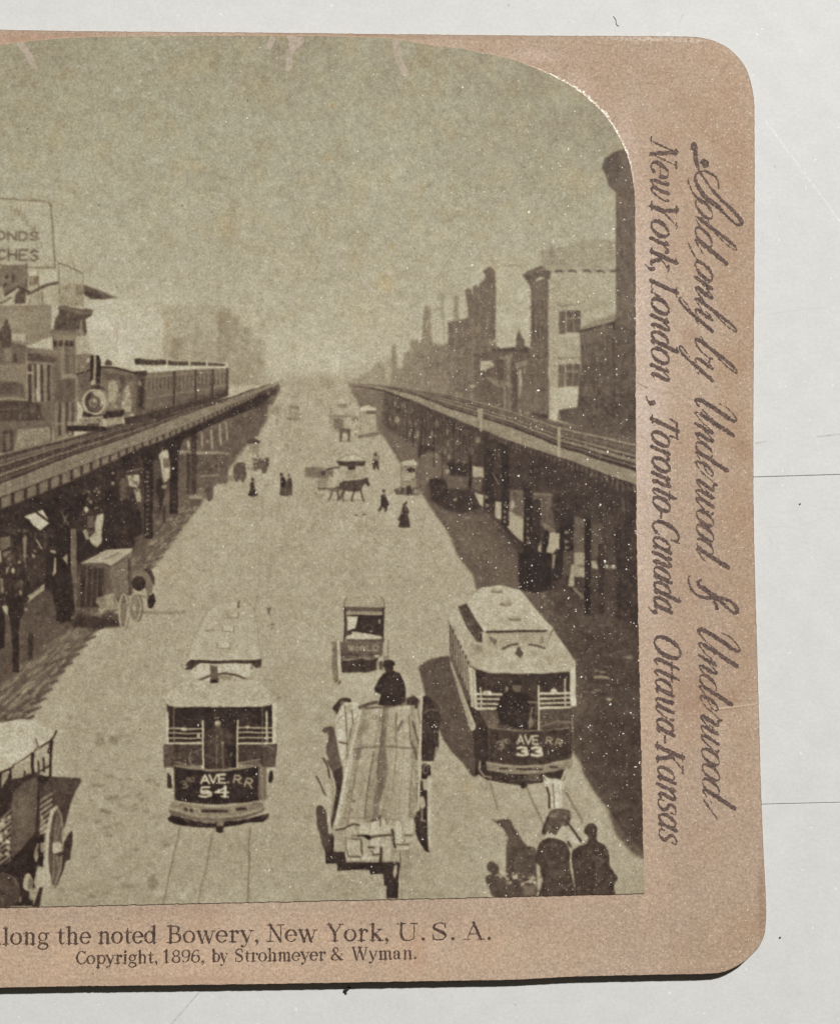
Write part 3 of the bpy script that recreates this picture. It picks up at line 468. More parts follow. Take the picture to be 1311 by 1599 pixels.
def draw_right_line():
    # gloom below the deck
    B = Win(590, 600, 6.243)
    B.p(104, (-280, 10), (0, 55), (200, 140), (200, 500), (0, 470), (-150, 300), a=.9, soft=1.5)
    B.p(76, (60, 90), (200, 140), (700, 340), (1320, 570), (1320, 1290), (800, 1260), (640, 1215), (500, 1120), (480, 940), (650, 900), (640, 760), (380, 600), (220, 520), (60, 420), a=.95, soft=2)
    B.p(104, (0, 470), (120, 470), (380, 580), (640, 720), (680, 900), (480, 960), (430, 1090), (400, 780), (220, 735), (100, 560), a=.8, soft=1)
    B.p(64, (360, 230), (700, 345), (1320, 575), (1320, 800), (900, 760), (600, 560), (400, 420), a=.7, soft=3)
    B.c([(40, 110), (700, 350), (1300, 580), (1300, 900), (700, 800), (300, 560), (40, 420)], 330, (48, 124), (.8, 2.2), (4, 15), .5)
    B.c([(60, 120), (600, 330), (600, 640), (60, 420)], 60, (110, 142), (.8, 2), (4, 12), .5)
    for x, y, rx, ry in ((190, 345, 26, 34), (120, 340, 8, 40), (310, 480, 9, 36), (382, 485, 13, 36), (525, 480, 10, 28), (675, 470, 8, 40), (682, 580, 9, 34), (560, 690, 26, 24), (690, 705, 14, 26), (648, 655, 9, 24), (785, 560, 8, 40), (840, 780, 11, 34), (685, 800, 16, 16), (678, 850, 22, 22), (480, 930, 14, 18), (995, 660, 10, 18), (925, 660, 6, 34), (1060, 586, 30, 14), (970, 545, 24, 30)): B.e(rng.uniform(126, 152), x, y, rx, ry, .75, .4)
    B.p(60, (390, 590), (560, 590), (540, 650), (440, 680), (390, 730), a=.8, soft=.7); B.p(50, (500, 930), (560, 915), (660, 945), (690, 1060), (680, 1140), (600, 1150), (520, 1120), a=.9, soft=.6); B.c([(500, 940), (680, 950), (680, 1140), (520, 1120)], 20, (40, 110), (1, 3), (3, 7), .5)
    B.p(48, (660, 765), (880, 770), (868, 885), (705, 890), (690, 810), a=.9, soft=.5); B.p(92, (640, 900), (690, 885), (890, 905), (905, 1010), (700, 1010), a=.8, soft=.8); B.p(52, (540, 1130), (700, 1020), (960, 1040), (1040, 1200), (800, 1262), (650, 1215), a=.85, soft=1.2); B.p(150, (730, 1120), (765, 1110), (770, 1128), (735, 1138))
    
    for x, y0, y1, w in ((150, 130, 420, 9), (215, 160, 520, 10), (285, 185, 560, 10), (345, 215, 600, 11), (425, 250, 640, 12), (470, 270, 640, 9), (545, 300, 800, 13), (740, 390, 780, 12), (800, 420, 770, 10)):
        B.l(50 if x > 300 else 66, [(x, y0), (x-2, y1)], w, .8)
        B.l(118, [(x+w, y0+60), (x+w-1, y1-40)], 6, .45)
    B.l(52, [(632, 640), (625, 940)], 14, .8); B.l(58, [(610, 560), (612, 830)], 7, .6)
    C = Win(780, 660, 5.33)
    C.p(58, (-120, 20), (0, 120), (500, 300), (1140, 560), (1140, 1700), (900, 1600), (700, 1480), (560, 1380), (430, 1400), (160, 1380), (150, 1080), (20, 870), (-160, 700), (-260, 560), a=.9, soft=1.5)
    C.p(70, (620, 760), (1010, 760), (1010, 1600), (900, 1600), (620, 1400), a=.7, soft=3); C.p(52, (1010, 600), (1140, 600), (1140, 1700), (1010, 1600), a=.6, soft=3)
    B.p(148, (915, 800), (1025, 812), (1025, 910), (915, 905)); B.p(98, (915, 920), (1020, 920), (1000, 1050), (920, 1010), a=.8, soft=.5); B.p(152, (940, 1060), (1030, 1080), (1024, 1200), (990, 1175)); B.p(152, (1140, 1140), (1200, 1150), (1200, 1320), (1140, 1300)); B.p(150, (1282, 1150), (1320, 1160), (1320, 1290), (1282, 1270))
    B.l(44, [(897, 700), (897, 1000)], 26); B.p(46, (1030, 640), (1130, 650), (1130, 1240), (1045, 1225)); B.p(44, (1205, 560), (1278, 580), (1275, 1400), (1205, 1380)); B.c([(1035, 660), (1125, 660), (1120, 1200), (1040, 1200)], 26, (36, 104), (1, 2.4), (2, 5), .6)
    for x, y in ((1240, 1240), (1240, 1085), (1235, 900), (1225, 810), (1065, 1180), (1060, 1100)): B.p(132, (x-20, y-22), (x+22, y), (x-14, y+24), a=.8)
    ring(86, *B.P([(1140, 750)])[0], 9, 10, 1.6, .7, 180, 360)
    C.l(84, [(80, 560), (200, 570)], 10, .8); C.p(94, (85, 560), (200, 565), (200, 800), (85, 740), a=.9, soft=.5); C.e(150, 105, 685, 16, 40, .85, .4); C.e(70, 128, 610, 14, 34, .8, .4); C.p(152, (75, 735), (195, 800), (195, 995), (150, 960), (58, 868)); C.p(120, (120, 750), (190, 780), (190, 800), (120, 770), a=.6)
    C.p(86, (275, 590), (440, 590), (450, 880), (340, 850), (280, 790), a=.9, soft=.5); C.l(116, [(285, 592), (440, 600)], 14, .8); C.l(116, [(405, 630), (392, 830)], 9, .7); C.p(120, (350, 860), (370, 830), (460, 890), (450, 915), (380, 890), a=.7, soft=.4)
    C.p(154, (405, 908), (497, 922), (495, 1062), (440, 1092), (383, 1082)); C.p(150, (312, 1000), (340, 985), (346, 1082), (310, 1060), a=.9)
    C.p(40, (372, 915), (390, 890), (412, 910), (404, 1000), (386, 1085), (350, 1070), (358, 980)); C.p(48, (265, 640), (340, 640), (335, 1000), (310, 1080), (268, 1080), a=.85); C.c([(270, 650), (340, 650), (330, 1060), (275, 1060)], 22, (38, 128), (1, 2.6), (2, 5), .6)
    for x0, x1, y0, y1, tr in ((15, 76, 250, 858, (745, 792, 828, 690)), (200, 266, 540, 1085, (800, 850, 905, 960, 1003)), (500, 612, 780, 1070, (915, 990, 1040))):
        C.p(42, (x0, y0), (x1, y0), (x1, y1), (x0, y1))
        for y in tr: C.p(140, (x0+(x1-x0)*.35, y-18), (x0+(x1-x0)*.75, y), (x0+(x1-x0)*.35, y+14), a=.8)
    C.p(50, (440, 600), (760, 620), (760, 800), (500, 850), (430, 720), a=.85, soft=1); C.c([(100, 200), (700, 430), (1000, 560), (1000, 800), (500, 780), (100, 560)], 140, (38, 92), (1.5, 5), (2, 8), .5)
    C.p(37, (155, 1085), (250, 1070), (432, 1092), (432, 1390), (300, 1420), (160, 1385), a=.96, soft=.5); C.p(40, (440, 1100), (470, 1050), (515, 1060), (526, 1180), (515, 1300), (440, 1320), a=.95, soft=.4); C.p(80, (526, 1062), (610, 1062), (602, 1250), (530, 1300), a=.8, soft=.5); C.p(140, (436, 1100), (465, 1100), (450, 1215), (434, 1215), a=.8)
    C.p(92, (615, 780), (705, 800), (705, 1078), (615, 1076), a=.85, soft=.5); C.p(144, (615, 1080), (705, 1080), (707, 1285), (622, 1280)); C.p(92, (640, 1183), (705, 1188), (705, 1206), (660, 1200)); C.p(152, (600, 1180), (622, 1180), (620, 1360), (568, 1362)); C.p(120, (600, 1368), (625, 1372), (702, 1445), (695, 1475), (630, 1410), a=.85)
    C.p(86, (765, 820), (855, 850), (842, 1100), (770, 1135), a=.7, soft=1); C.p(146, (760, 1150), (800, 1150), (818, 1222), (765, 1210)); C.p(148, (868, 1183), (960, 1190), (978, 1214), (876, 1216)); C.p(165, (838, 1048), (855, 1028), (882, 1024), (876, 1054), (845, 1062)); C.p(120, (835, 940), (850, 940), (848, 1000), (836, 1000), a=.6)
    C.p(40, (704, 790), (757, 790), (752, 1600), (704, 1600)); C.p(50, (815, 1010), (872, 1010), (868, 1600), (815, 1600), a=.9); C.p(66, (835, 1060), (905, 1070), (900, 1180), (845, 1180), a=.7, soft=.5); C.l(46, [(990, 860), (985, 1600)], 40, .7); C.l(112, [(1025, 630), (1030, 740)], 12, .7, .4)
    C.c([(760, 1230), (1120, 1100), (1120, 1600), (800, 1600)], 90, (44, 96), (2, 6), (2, 9), .5); C.c([(770, 700), (1130, 640), (1130, 1100), (880, 1100)], 90, (42, 84), (1.5, 5), (3, 14), .5); C.p(150, (358, 1430), (370, 1425), (370, 1455), (358, 1455), a=.8); C.p(140, (425, 1508), (440, 1480), (446, 1506), a=.7)
    cur[0] = 3
    top = [(545, 598), (600, 602), (700, 616), (750, 629), (800, 644), (871, 668), (1012, 699)]
    wtop = [(545, 599), (600, 604.5), (650, 618), (700, 638), (750, 653), (800, 668), (880, 701), (1012, 743)]
    wbot = [(545, 600), (600, 609), (650, 628), (700, 650), (750, 670), (800, 690), (880, 716), (1012, 765)]
    gbot = [(545, 602), (600, 612), (650, 634), (700, 657), (750, 678), (800, 701), (880, 731), (1012, 785)]
    curve_strip(top, wtop, 100)
    xs = [545, 600, 650, 700, 750, 800, 871, 940, 1012]
    def at(f): return [(x, np.interp(x, *zip(*top))*(1-f)+np.interp(x, *zip(*wtop))*f) for x in xs]
    for f, t, w, a in ((.0, 142, 2, .9), (.1, 70, 2.4, .6), (.3, 78, 4, .6), (.42, 140, 2.2, .8), (.5, 66, 2.6, .8), (.6, 138, 2.2, .8), (.67, 128, 2, .6), (.74, 62, 3, .9), (.82, 120, 2, .6), (.92, 56, 4, .95)):
        L = at(f)
        for i in range(len(L)-1): line(t, L[i:i+2], w*np.interp(L[i][0], [545, 700, 990], [.2, .6, 1.5]), a)
    curve_strip(wtop, wbot, 130)
    for x in np.arange(700, 1010, 13): line(128, [(x, np.interp(x, *zip(*wtop))), (x, np.interp(x, *zip(*wbot)))], 1.2, .35)
    curve_strip(wbot, gbot, 58)
    x = 1010.
    while x > 640:
        y0, y1 = np.interp(x, *zip(*wbot)), np.interp(x, *zip(*gbot)); s = (x-560)/440.
        rect(rng.uniform(84, 112), x-4.5*s, y0+1, x, y0+(y1-y0)*rng.uniform(.5, 1), .6); x -= 8.5*s+.6
    for x, y0, y1, w in ((751, 640, 672, 3.6), (872, 669, 712, 4.5), (747, 640, 652, 3)): line(158, [(x, y0), (x+.5, y1)], w, .95)
    cur[0] = 0
    for x, y in ((975, 1030), (950, 1050), (930, 1080)): clutter([(x-25, y-10), (x+10, y-10), (x+10, y+10), (x-25, y+10)], 5, (110, 150), (4, 14), (2, 4), .8)
    line(150, [(928, 1058), (948, 1057)], 4, .8); poly(150, [(944, 1090), (956, 1090), (951, 1095)], .9); line(96, [(940, 1160), (1000, 1140)], 3, .5); line(104, [(965, 1180), (978, 1212)], 5, .4, 1); line(100, [(985, 1170), (975, 1200)], 4, .4, 1)
    ring(110, 980, 1285, 12, 28, 3, .6, -80, 60); poly(58, [(950, 1270), (1005, 1255), (1005, 1342), (990, 1336), (960, 1302)], .7, 2)

def draw_far_traffic():
    F = Win(400, 590, 5.042)
    F.c([(60, 60), (700, 60), (760, 220), (560, 280), (80, 280)], 70, (126, 164), (2, 7), (2, 8), .4, 0, .8)
    F.p(138, (95, 215), (185, 215), (182, 290), (90, 285), a=.8, soft=.6); F.c([(90, 215), (185, 215), (182, 290), (92, 290)], 16, (112, 164), (1.5, 5), (1.5, 4), .7); F.l(160, [(70, 292), (160, 288)], 12, .7); F.p(116, (158, 320), (176, 320), (172, 380), (160, 380), a=.7, soft=.4)
    F.p(114, (262, 215), (340, 225), (338, 245), (262, 238), a=.85, soft=.4); F.p(142, (262, 245), (338, 250), (338, 310), (265, 310), a=.8, soft=.4); F.c([(262, 240), (338, 250), (338, 310), (265, 310)], 10, (112, 160), (1.5, 4), (2, 6), .6); F.l(106, [(250, 322), (340, 324)], 13, .9); F.l(128, [(404, 90), (408, 215)], 12, .6, .5); F.p(132, (485, 160), (530, 165), (530, 225), (505, 220), a=.6, soft=.6); F.p(136, (290, 100), (340, 100), (335, 160), (295, 155), a=.4, soft=1)
    F.p(172, (640, 205), (690, 150), (708, 126), (726, 160), (742, 196)); F.p(122, (640, 205), (722, 210), (705, 242), (645, 236), a=.85, soft=.4); F.p(134, (565, 285), (745, 298), (750, 330), (680, 330), (690, 430), (600, 430), (570, 330), a=.8, soft=.6); F.c([(560, 250), (800, 260), (800, 440), (600, 440)], 60, (100, 160), (2, 7), (2, 7), .5, 0, .4); F.l(112, [(570, 298), (745, 300)], 14, .7); F.p(104, (612, 312), (682, 330), (690, 404), (612, 404), a=.8, soft=.5); F.p(160, (680, 320), (740, 310), (760, 400), (745, 400), (700, 370), a=.7, soft=.5)
    F.p(88, (652, 402), (745, 400), (740, 500), (722, 500), (720, 440), (680, 430), (672, 505), (655, 505)); F.l(100, [(650, 498), (742, 502)], 10, .8); F.e(128, 700, 425, 12, 10, .7); F.p(100, (745, 300), (806, 300), (806, 340), (760, 340), a=.6, soft=.6)
    cur[0] = 4
    F.p(172, (818, 240), (840, 226), (880, 220), (946, 240), (948, 262), (820, 266)); F.p(96, (870, 258), (946, 258), (946, 282), (872, 285), a=.9); F.p(150, (828, 268), (868, 270), (870, 288), (946, 288), (950, 432), (822, 442)); F.c([(830, 290), (940, 290), (945, 430), (826, 430)], 24, (134, 168), (2, 6), (2, 5), .55); F.l(112, [(822, 266), (818, 440)], 7, .8); F.l(104, [(950, 262), (956, 430)], 9, .8); F.p(104, (800, 452), (900, 432), (985, 434), (980, 448), (880, 470), (804, 474), a=.9); F.p(124, (895, 440), (945, 440), (935, 490), (905, 480), a=.6, soft=.4)
    cur[0] = 5
    F.p(106, (376, 706), (470, 700), (552, 706), (552, 790), (384, 786), a=.95, soft=.4); F.c([(380, 708), (550, 708), (548, 786), (384, 784)], 20, (92, 128), (3, 8), (3, 7), .5); F.p(130, (482, 790), (572, 790), (562, 872), (490, 884), a=.85, soft=.5); F.p(70, (508, 742), (530, 732), (552, 738), (546, 766), (514, 766)); F.l(70, [(560, 722), (600, 710), (660, 706)], 18); F.p(84, (556, 735), (608, 728), (606, 790), (560, 796), a=.7, soft=.4); F.p(156, (566, 770), (590, 765), (600, 840), (566, 838), a=.8, soft=.4)
    F.p(170, (634, 656), (700, 614), (780, 602), (836, 618), (864, 640), (864, 658)); F.l(104, [(640, 650), (700, 612), (780, 600), (862, 640)], 7, .7); F.p(68, (628, 656), (866, 654), (856, 692), (784, 692), (782, 724), (722, 724), (722, 698), (650, 690)); F.p(166, (604, 712), (642, 710), (644, 838), (604, 840), a=.95, soft=.3); F.p(134, (704, 728), (792, 732), (790, 792), (700, 790), a=.9, soft=.3); F.p(160, (650, 700), (704, 705), (700, 800), (650, 800), a=.8, soft=.4); F.p(150, (792, 700), (850, 700), (848, 790), (796, 790), a=.8, soft=.4); F.l(112, [(855, 690), (858, 780)], 6, .8)
    for x, y, r in ((420, 885, 42), (500, 910, 50), (380, 925, 30)): ring(146, *F.P([(x, y)])[0], r/5, r/5.4, 1.4, .6)
    F.l(76, [(490, 872), (690, 872)], 12, .9); F.c([(460, 905), (530, 910), (525, 945), (460, 945)], 10, (104, 132), (2, 5), (2, 4), .6)
    F.p(74, (655, 830), (690, 810), (780, 806), (826, 800), (850, 792), (876, 786), (884, 820), (896, 850), (884, 862), (862, 836), (836, 850), (832, 880), (800, 896), (740, 896), (690, 884), (650, 884)); F.p(92, (566, 880), (600, 870), (650, 850), (690, 880), (640, 900), (600, 896), a=.85)
    for q in ([(700, 884), (684, 925), (686, 972)], [(776, 890), (760, 930), (752, 972)], [(822, 884), (832, 930), (848, 972)], [(640, 896), (648, 930), (644, 966)], [(600, 894), (588, 930), (570, 966)], [(690, 880), (672, 920), (660, 960)]): F.l(74, q, 13, .9)
    F.l(112, [(566, 958), (850, 966)], 8, .6); F.l(56, [(770, 810), (774, 890)], 18, .7); F.c([(690, 812), (870, 800), (830, 890), (690, 884)], 12, (56, 96), (2, 4), (2, 5), .5)
    cur[0] = 0
    # van coming on, people crossing
    F.p(164, (1138, 668), (1160, 652), (1240, 648), (1268, 668), (1270, 690), (1140, 690)); F.p(132, (1140, 692), (1262, 692), (1256, 745), (1140, 745), a=.9); F.e(52, 1216, 726, 34, 19); F.p(154, (1142, 742), (1252, 746), (1252, 796), (1144, 796)); F.p(130, (1142, 800), (1262, 800), (1262, 852), (1142, 850), a=.9); F.l(98, [(1138, 680), (1140, 860)], 8, .8); F.l(104, [(1266, 690), (1280, 930)], 9, .8); F.p(86, (1080, 880), (1130, 862), (1272, 858), (1275, 925), (1100, 920), a=.9, soft=.4); F.p(60, (1180, 848), (1215, 846), (1226, 920), (1186, 920)); F.p(72, (1135, 860), (1160, 858), (1158, 915), (1136, 915), a=.8); F.p(150, (1240, 880), (1275, 880), (1270, 912), (1240, 910), a=.7)
    F.e(84, 197, 762, 13, 15); F.p(50, (192, 785), (216, 775), (240, 820), (236, 860), (192, 862)); F.e(96, 255, 766, 11, 13); F.p(70, (246, 790), (276, 784), (286, 830), (284, 900), (236, 890)); F.p(80, (192, 858), (240, 852), (284, 870), (285, 922), (240, 936), (182, 922)); F.p(50, (188, 748), (210, 752), (206, 762), (190, 764))
    F.e(70, 936, 604, 12, 14); F.p(118, (918, 628), (955, 622), (962, 650), (926, 652)); F.p(66, (920, 648), (960, 648), (966, 725), (950, 725), (944, 690), (934, 725), (918, 725)); F.l(72, [(955, 610), (966, 625), (955, 640)], 8, .9); F.p(96, (926, 586), (948, 584), (946, 596), (928, 598))
    F.e(72, 1003, 888, 12, 14); F.p(60, (985, 915), (1012, 912), (1032, 960), (1046, 1000), (1028, 1014), (1028, 1052), (1008, 1056), (1000, 1016), (968, 1056), (954, 1046), (978, 1006), (980, 950)); F.l(150, [(985, 1050), (1010, 1040)], 6, .6)
    F.e(80, 1166, 1004, 15, 16); F.p(58, (1156, 996), (1164, 984), (1186, 968), (1190, 980), (1178, 994)); F.p(62, (1150, 1015), (1192, 1018), (1206, 1055), (1192, 1080), (1204, 1130), (1214, 1176), (1160, 1182), (1114, 1174), (1130, 1126), (1110, 1118), (1142, 1060)); F.c([(1140, 1080), (1195, 1080), (1205, 1170), (1125, 1170)], 12, (50, 84), (1.5, 3), (4, 9), .6); F.l(100, [(1186, 1030), (1192, 1060)], 7, .7)
    for x, y in ((787, 1082), (850, 1077)): F.e(98, x, y, 15, 9, .9); F.p(176, (x-11, y+8), (x+11, y+8), (x+12, y+60), (x-8, y+60), a=.9); F.l(120, [(x-8, y+60), (x-8, y+84)], 6, .7); F.l(120, [(x+10, y+60), (x+12, y+84)], 6, .7)
    F.l(128, [(790, 1165), (910, 1172)], 8, .6, .3); F.e(110, 345, 566, 9, 10, .7); F.e(128, 115, 520, 12, 7, .6)
    # carts leaving on the left, woman by them
    E = Win(150, 660, 4.856)
    E.p(72, (1142, 150), (1155, 128), (1200, 114), (1246, 140), (1240, 158), (1150, 162)); E.p(130, (1160, 165), (1240, 165), (1232, 230), (1172, 240), a=.9, soft=.3); E.p(164, (1155, 226), (1212, 236), (1196, 262), (1160, 258)); E.p(92, (1180, 262), (1290, 290), (1304, 350), (1286, 386), (1264, 386), (1250, 350), (1200, 372), a=.95, soft=.3); E.c([(1130, 160), (1300, 270), (1290, 380), (1160, 370)], 34, (66, 158), (2, 5), (2, 5), .65); E.l(140, [(1120, 290), (1220, 296)], 12, .8); E.p(66, (1284, 270), (1312, 262), (1310, 330), (1290, 330), a=.8, soft=.4)
    E.p(84, (1040, 330), (1075, 300), (1128, 304), (1142, 400), (1122, 452), (1108, 452), (1098, 420), (1076, 450), (1058, 450), (1040, 410), a=.95, soft=.4); E.c([(1040, 310), (1135, 310), (1130, 440), (1050, 440)], 18, (66, 128), (2, 4), (2, 6), .6); E.p(120, (1010, 400), (1040, 390), (1050, 450), (1000, 450), a=.7, soft=.6)
    E.e(72, 1186, 432, 12, 14); E.p(62, (1172, 450), (1200, 448), (1206, 500), (1228, 548), (1190, 562), (1150, 552), (1168, 505)); E.l(150, [(1160, 330), (1186, 400)], 6, .6)
    # lamp standards in the roadway
    poly(104, [(416, 949), (425, 948), (423, 952), (421, 960), (419, 960), (418, 952)]); poly(116, [(421, 974), (430, 974), (426, 978)]); line(118, [(425, 978), (424, 984)], 2, .7)

def draw_left_wagons():
    # box wagon by the curb
    poly(50, [(122, 958), (150, 962), (190, 972), (198, 978), (150, 982), (112, 980)], .9, 1.5)
    line(122, [(222, 956), (260, 957.5), (289, 955)], 4.5, .85, .8)
    cur[0] = 6
    poly(58, [(124, 880), (128, 877), (165, 880), (171, 888), (170, 935), (152, 948), (126, 948)])
    for x in (136, 145, 153): line(92, [(x, 884), (x-2, 942)], 2.4, .6)
    poly(108, [(162, 880), (171, 887), (204, 868), (207, 915), (198, 928), (176, 936), (166, 930)]); poly(84, [(160, 885), (170, 888), (176, 934), (160, 934)], .7, 1.5)
    poly(158, [(126, 879), (166, 859), (208, 856), (206, 862), (172, 884), (163, 879)]); poly(98, [(172, 884), (207, 861), (208, 868), (173, 889)], .9); line(174, [(166, 860), (206, 857)], 1.6)
    poly(118, [(162, 872), (186, 861), (190, 863), (170, 874)], .7); poly(100, [(128, 879), (163, 878), (168, 884), (164, 888), (128, 882)], .7)
    line(120, [(140, 876), (168, 863)], 1.5, .7)
    line(62, [(201, 872), (203, 930)], 2.5); line(70, [(204, 872), (206, 928)], 2)
    poly(112, [(207, 893), (222, 887), (236, 892), (241, 905), (238, 926), (230, 930), (226, 912), (207, 912)]); poly(56, [(222, 887), (236, 890), (242, 902), (242, 916), (238, 908), (232, 896)], .8)
    ell(54, 217, 911, 11, 12); poly(120, [(206, 925), (232, 929), (232, 935), (208, 930)], .8); poly(52, [(232, 930), (241, 926), (244, 938), (238, 950), (232, 950), (230, 938)])
    poly(128, [(152, 934), (176, 926), (186, 944), (180, 952), (158, 950), (150, 940)], .9); poly(148, [(166, 930), (174, 926), (178, 945), (168, 948)], .8); line(140, [(156, 952), (182, 950)], 2); ring(150, 170, 951, 12, 10, 1.6, .8, 20, 140)
    rect(60, 160, 958, 186, 972, .8, 1)
    ell(96, 193, 955, 7, 28, .75); ring(156, 193, 955, 6.5, 27, 3); ring(90, 196, 957, 6, 26, 2, .7, -80, 100); line(120, [(190, 940), (196, 970)], 1.4, .8); line(120, [(196, 938), (190, 972)], 1.4, .8)
    ell(104, 211, 949, 10, 23, .8); ring(150, 211, 949, 9.5, 22, 3); ring(72, 214, 950, 9, 21, 2, .8, -70, 80)
    for k in range(6):
        t = k*np.pi/6; line(150, [(211-8*np.cos(t), 949-20*np.sin(t)), (211+8*np.cos(t), 949+20*np.sin(t))], 1.3, .6)
    ell(158, 210, 949, 3, 4)
    cur[0] = 0
    # hay wagon in the near corner
    H = Win(0, 1110, 3.884)
    H.p(70, (236, 400), (320, 398), (420, 405), (490, 408), (494, 430), (462, 480), (430, 560), (400, 680), (384, 740), (300, 740), (240, 600), a=.97, soft=.5); H.c([(250, 410), (480, 410), (400, 680), (260, 640)], 60, (52, 92), (2, 6), (2, 6), .6)
    H.s(62, (438, 728), (444, 760), (430, 860), (426, 900), (400, 915), (380, 980), (345, 1060), (330, 1070), (360, 960), (372, 880), (376, 830), (410, 760), a=.97, soft=.3)
    cur[0] = 7
    H.p(52, (-1300, 300), (0, 380), (60, 380), (210, 380), (310, 400), (240, 500), (232, 740), (270, 760), (240, 960), (200, 1180), (-1300, 1220))
    H.s(176, (-1300, 60), (-300, 60), (0, 70), (130, 50), (230, 70), (330, 120), (345, 128), (300, 190), (230, 232), (160, 300), (80, 345), (0, 375), (-300, 420), (-1300, 420)); H.s(182, (-60, 130), (40, 110), (150, 125), (210, 190), (200, 240), (120, 310), (30, 340), (-60, 320), a=.7, soft=1.5); ring(132, *H.P([(90, 240)])[0], 33, 31, 1.8, .6, -110, 20)
    H.c([(-60, 80), (320, 110), (220, 220), (60, 340), (-60, 340)], 190, (146, 196), (1.5, 6), (1, 3), .5, .3)
    H.p(156, (205, 250), (310, 180), (306, 330), (290, 400), (215, 380), a=.95); H.p(152, (10, 380), (60, 355), (50, 400), (12, 470), a=.9); H.p(150, (75, 345), (190, 300), (190, 370), (150, 400), (70, 420), a=.9, soft=.3)
    H.l(56, [(342, 122), (330, 155), (300, 190), (240, 225)], 11); H.l(58, [(220, 170), (232, 215), (210, 245), (150, 290), (80, 330)], 9, .8); H.l(48, [(318, 180), (308, 300), (306, 395)], 15); H.l(50, [(314, 200), (300, 250)], 22, .8); H.l(50, [(200, 260), (196, 330), (204, 390)], 20); H.l(60, [(234, 305), (238, 380)], 13); H.l(60, [(266, 285), (270, 370)], 12); H.l(60, [(305, 330), (250, 365), (205, 385)], 11); H.l(52, [(62, 350), (70, 410), (66, 500)], 13); H.l(60, [(152, 368), (150, 400)], 12); H.l(54, [(0, 380), (80, 340)], 12); H.l(54, [(2, 380), (-4, 480)], 14); H.p(60, (66, 470), (80, 410), (150, 400), (210, 375), (240, 380), (236, 520), (120, 440), a=.8)
    H.p(84, (78, 500), (140, 440), (205, 400), (232, 410), (226, 590), (215, 740), (170, 790), (110, 870), (72, 890), (66, 700)); H.p(98, (110, 520), (190, 440), (205, 560), (180, 720), (130, 800), (90, 800), a=.55, soft=2); H.c([(80, 490), (220, 420), (210, 720), (80, 860)], 50, (68, 106), (3, 10), (4, 14), .4)
    for i in range(11): y = 560+i*34; H.l(rng.uniform(128, 158), [(240, y-6), (275+i*1.5, y-34), (318-i*2, y-62)], 13, .9); H.l(56, [(240, y+12), (300, y-30)], 10, .6)
    H.p(50, (228, 400), (246, 400), (242, 760), (226, 740), a=.8)
    for i in range(10): y = 640+i*34; H.l(rng.uniform(110, 160), [(-10, y+20), (30, y-10), (64, y-40)], 13, .75)
    H.c([(-30, 650), (60, 640), (60, 880), (-30, 900)], 40, (120, 190), (3, 9), (3, 8), .8); H.p(46, (10, 480), (60, 440), (62, 600), (0, 660), a=.8)
    H.p(46, (80, 900), (170, 790), (270, 740), (262, 960), (200, 980), (150, 1000), (120, 1180), (-60, 1190), (-60, 980)); H.l(140, [(232, 810), (212, 880), (222, 910)], 14, .8); H.p(150, (215, 860), (235, 850), (232, 900), (215, 915), a=.8)
    # wheel
    H.s(92, (332, 580), (360, 600), (382, 680), (376, 830), (372, 940), (340, 1060), (305, 1040), (294, 900), (300, 760), (310, 640)); H.s(78, (330, 620), (350, 640), (330, 760), (322, 900), (318, 1010), (306, 960), (304, 820), (314, 700), a=.7, soft=.5)
    H.l(172, [(345, 584), (318, 610), (300, 690), (286, 800), (284, 900), (292, 980), (308, 1060), (318, 1078)], 21); H.l(138, [(350, 586), (372, 640), (384, 720), (380, 840), (366, 960), (330, 1070)], 9); H.e(150, 318, 1070, 14, 12, .9)
    for q in ([(330, 800), (345, 640)], [(340, 790), (370, 680)], [(330, 860), (322, 1020)], [(345, 870), (355, 980)]): H.l(134, q, 8, .7)
    H.p(170, (322, 800), (360, 794), (374, 810), (372, 858), (330, 868), (318, 850)); H.p(64, (325, 866), (380, 850), (400, 880), (380, 885), a=.8); H.p(150, (245, 800), (275, 796), (280, 856), (250, 860), a=.8); H.p(166, (232, 940), (270, 950), (275, 1000), (310, 1050), (220, 1075), (205, 1040), a=.9, soft=.4)
    H.s(158, (170, 988), (190, 1000), (200, 1040), (188, 1090), (160, 1090), (140, 1060), (150, 1010)); H.s(90, (180, 1010), (196, 1040), (186, 1080), (168, 1070), a=.7, soft=.3); H.p(150, (178, 1090), (215, 1070), (225, 1110), (200, 1150), (180, 1140), a=.9, soft=.4); H.p(58, (240, 1068), (262, 1066), (252, 1120), (240, 1190), (196, 1190), (222, 1130), a=.95, soft=.3)
    H.e(74, 20, 1095, 105, 108, .9, .8); ring(98, *H.P([(15, 1090)])[0], 26, 27, 2.2, .7, 200, 350); H.c([(-40, 1000), (110, 1010), (110, 1180), (-40, 1180)], 40, (46, 92), (3, 9), (3, 9), .5); H.p(150, (118, 1130), (132, 1125), (126, 1160), (116, 1158), a=.8)
    cur[0] = 0

def tram_dash(x0, x1, yt, yb, bow, tone):
    n = 9; X = np.linspace(x0, x1, n); b = bow*(1-((X-(x0+x1)/2)/((x1-x0)/2))**2)
    poly(tone, list(zip(X, yt+b*.6))+list(zip(X[::-1], yb+b[::-1])))
    line(132, list(zip(X, yt+b*.6)), 2, .8); line(112, list(zip(X, yb+b)), 1.4, .6); line(100, [(x0+1, yt), (x0+1, yb)], 1.4, .7); line(100, [(x1-1, yt), (x1-1, yb)], 1.4, .7)

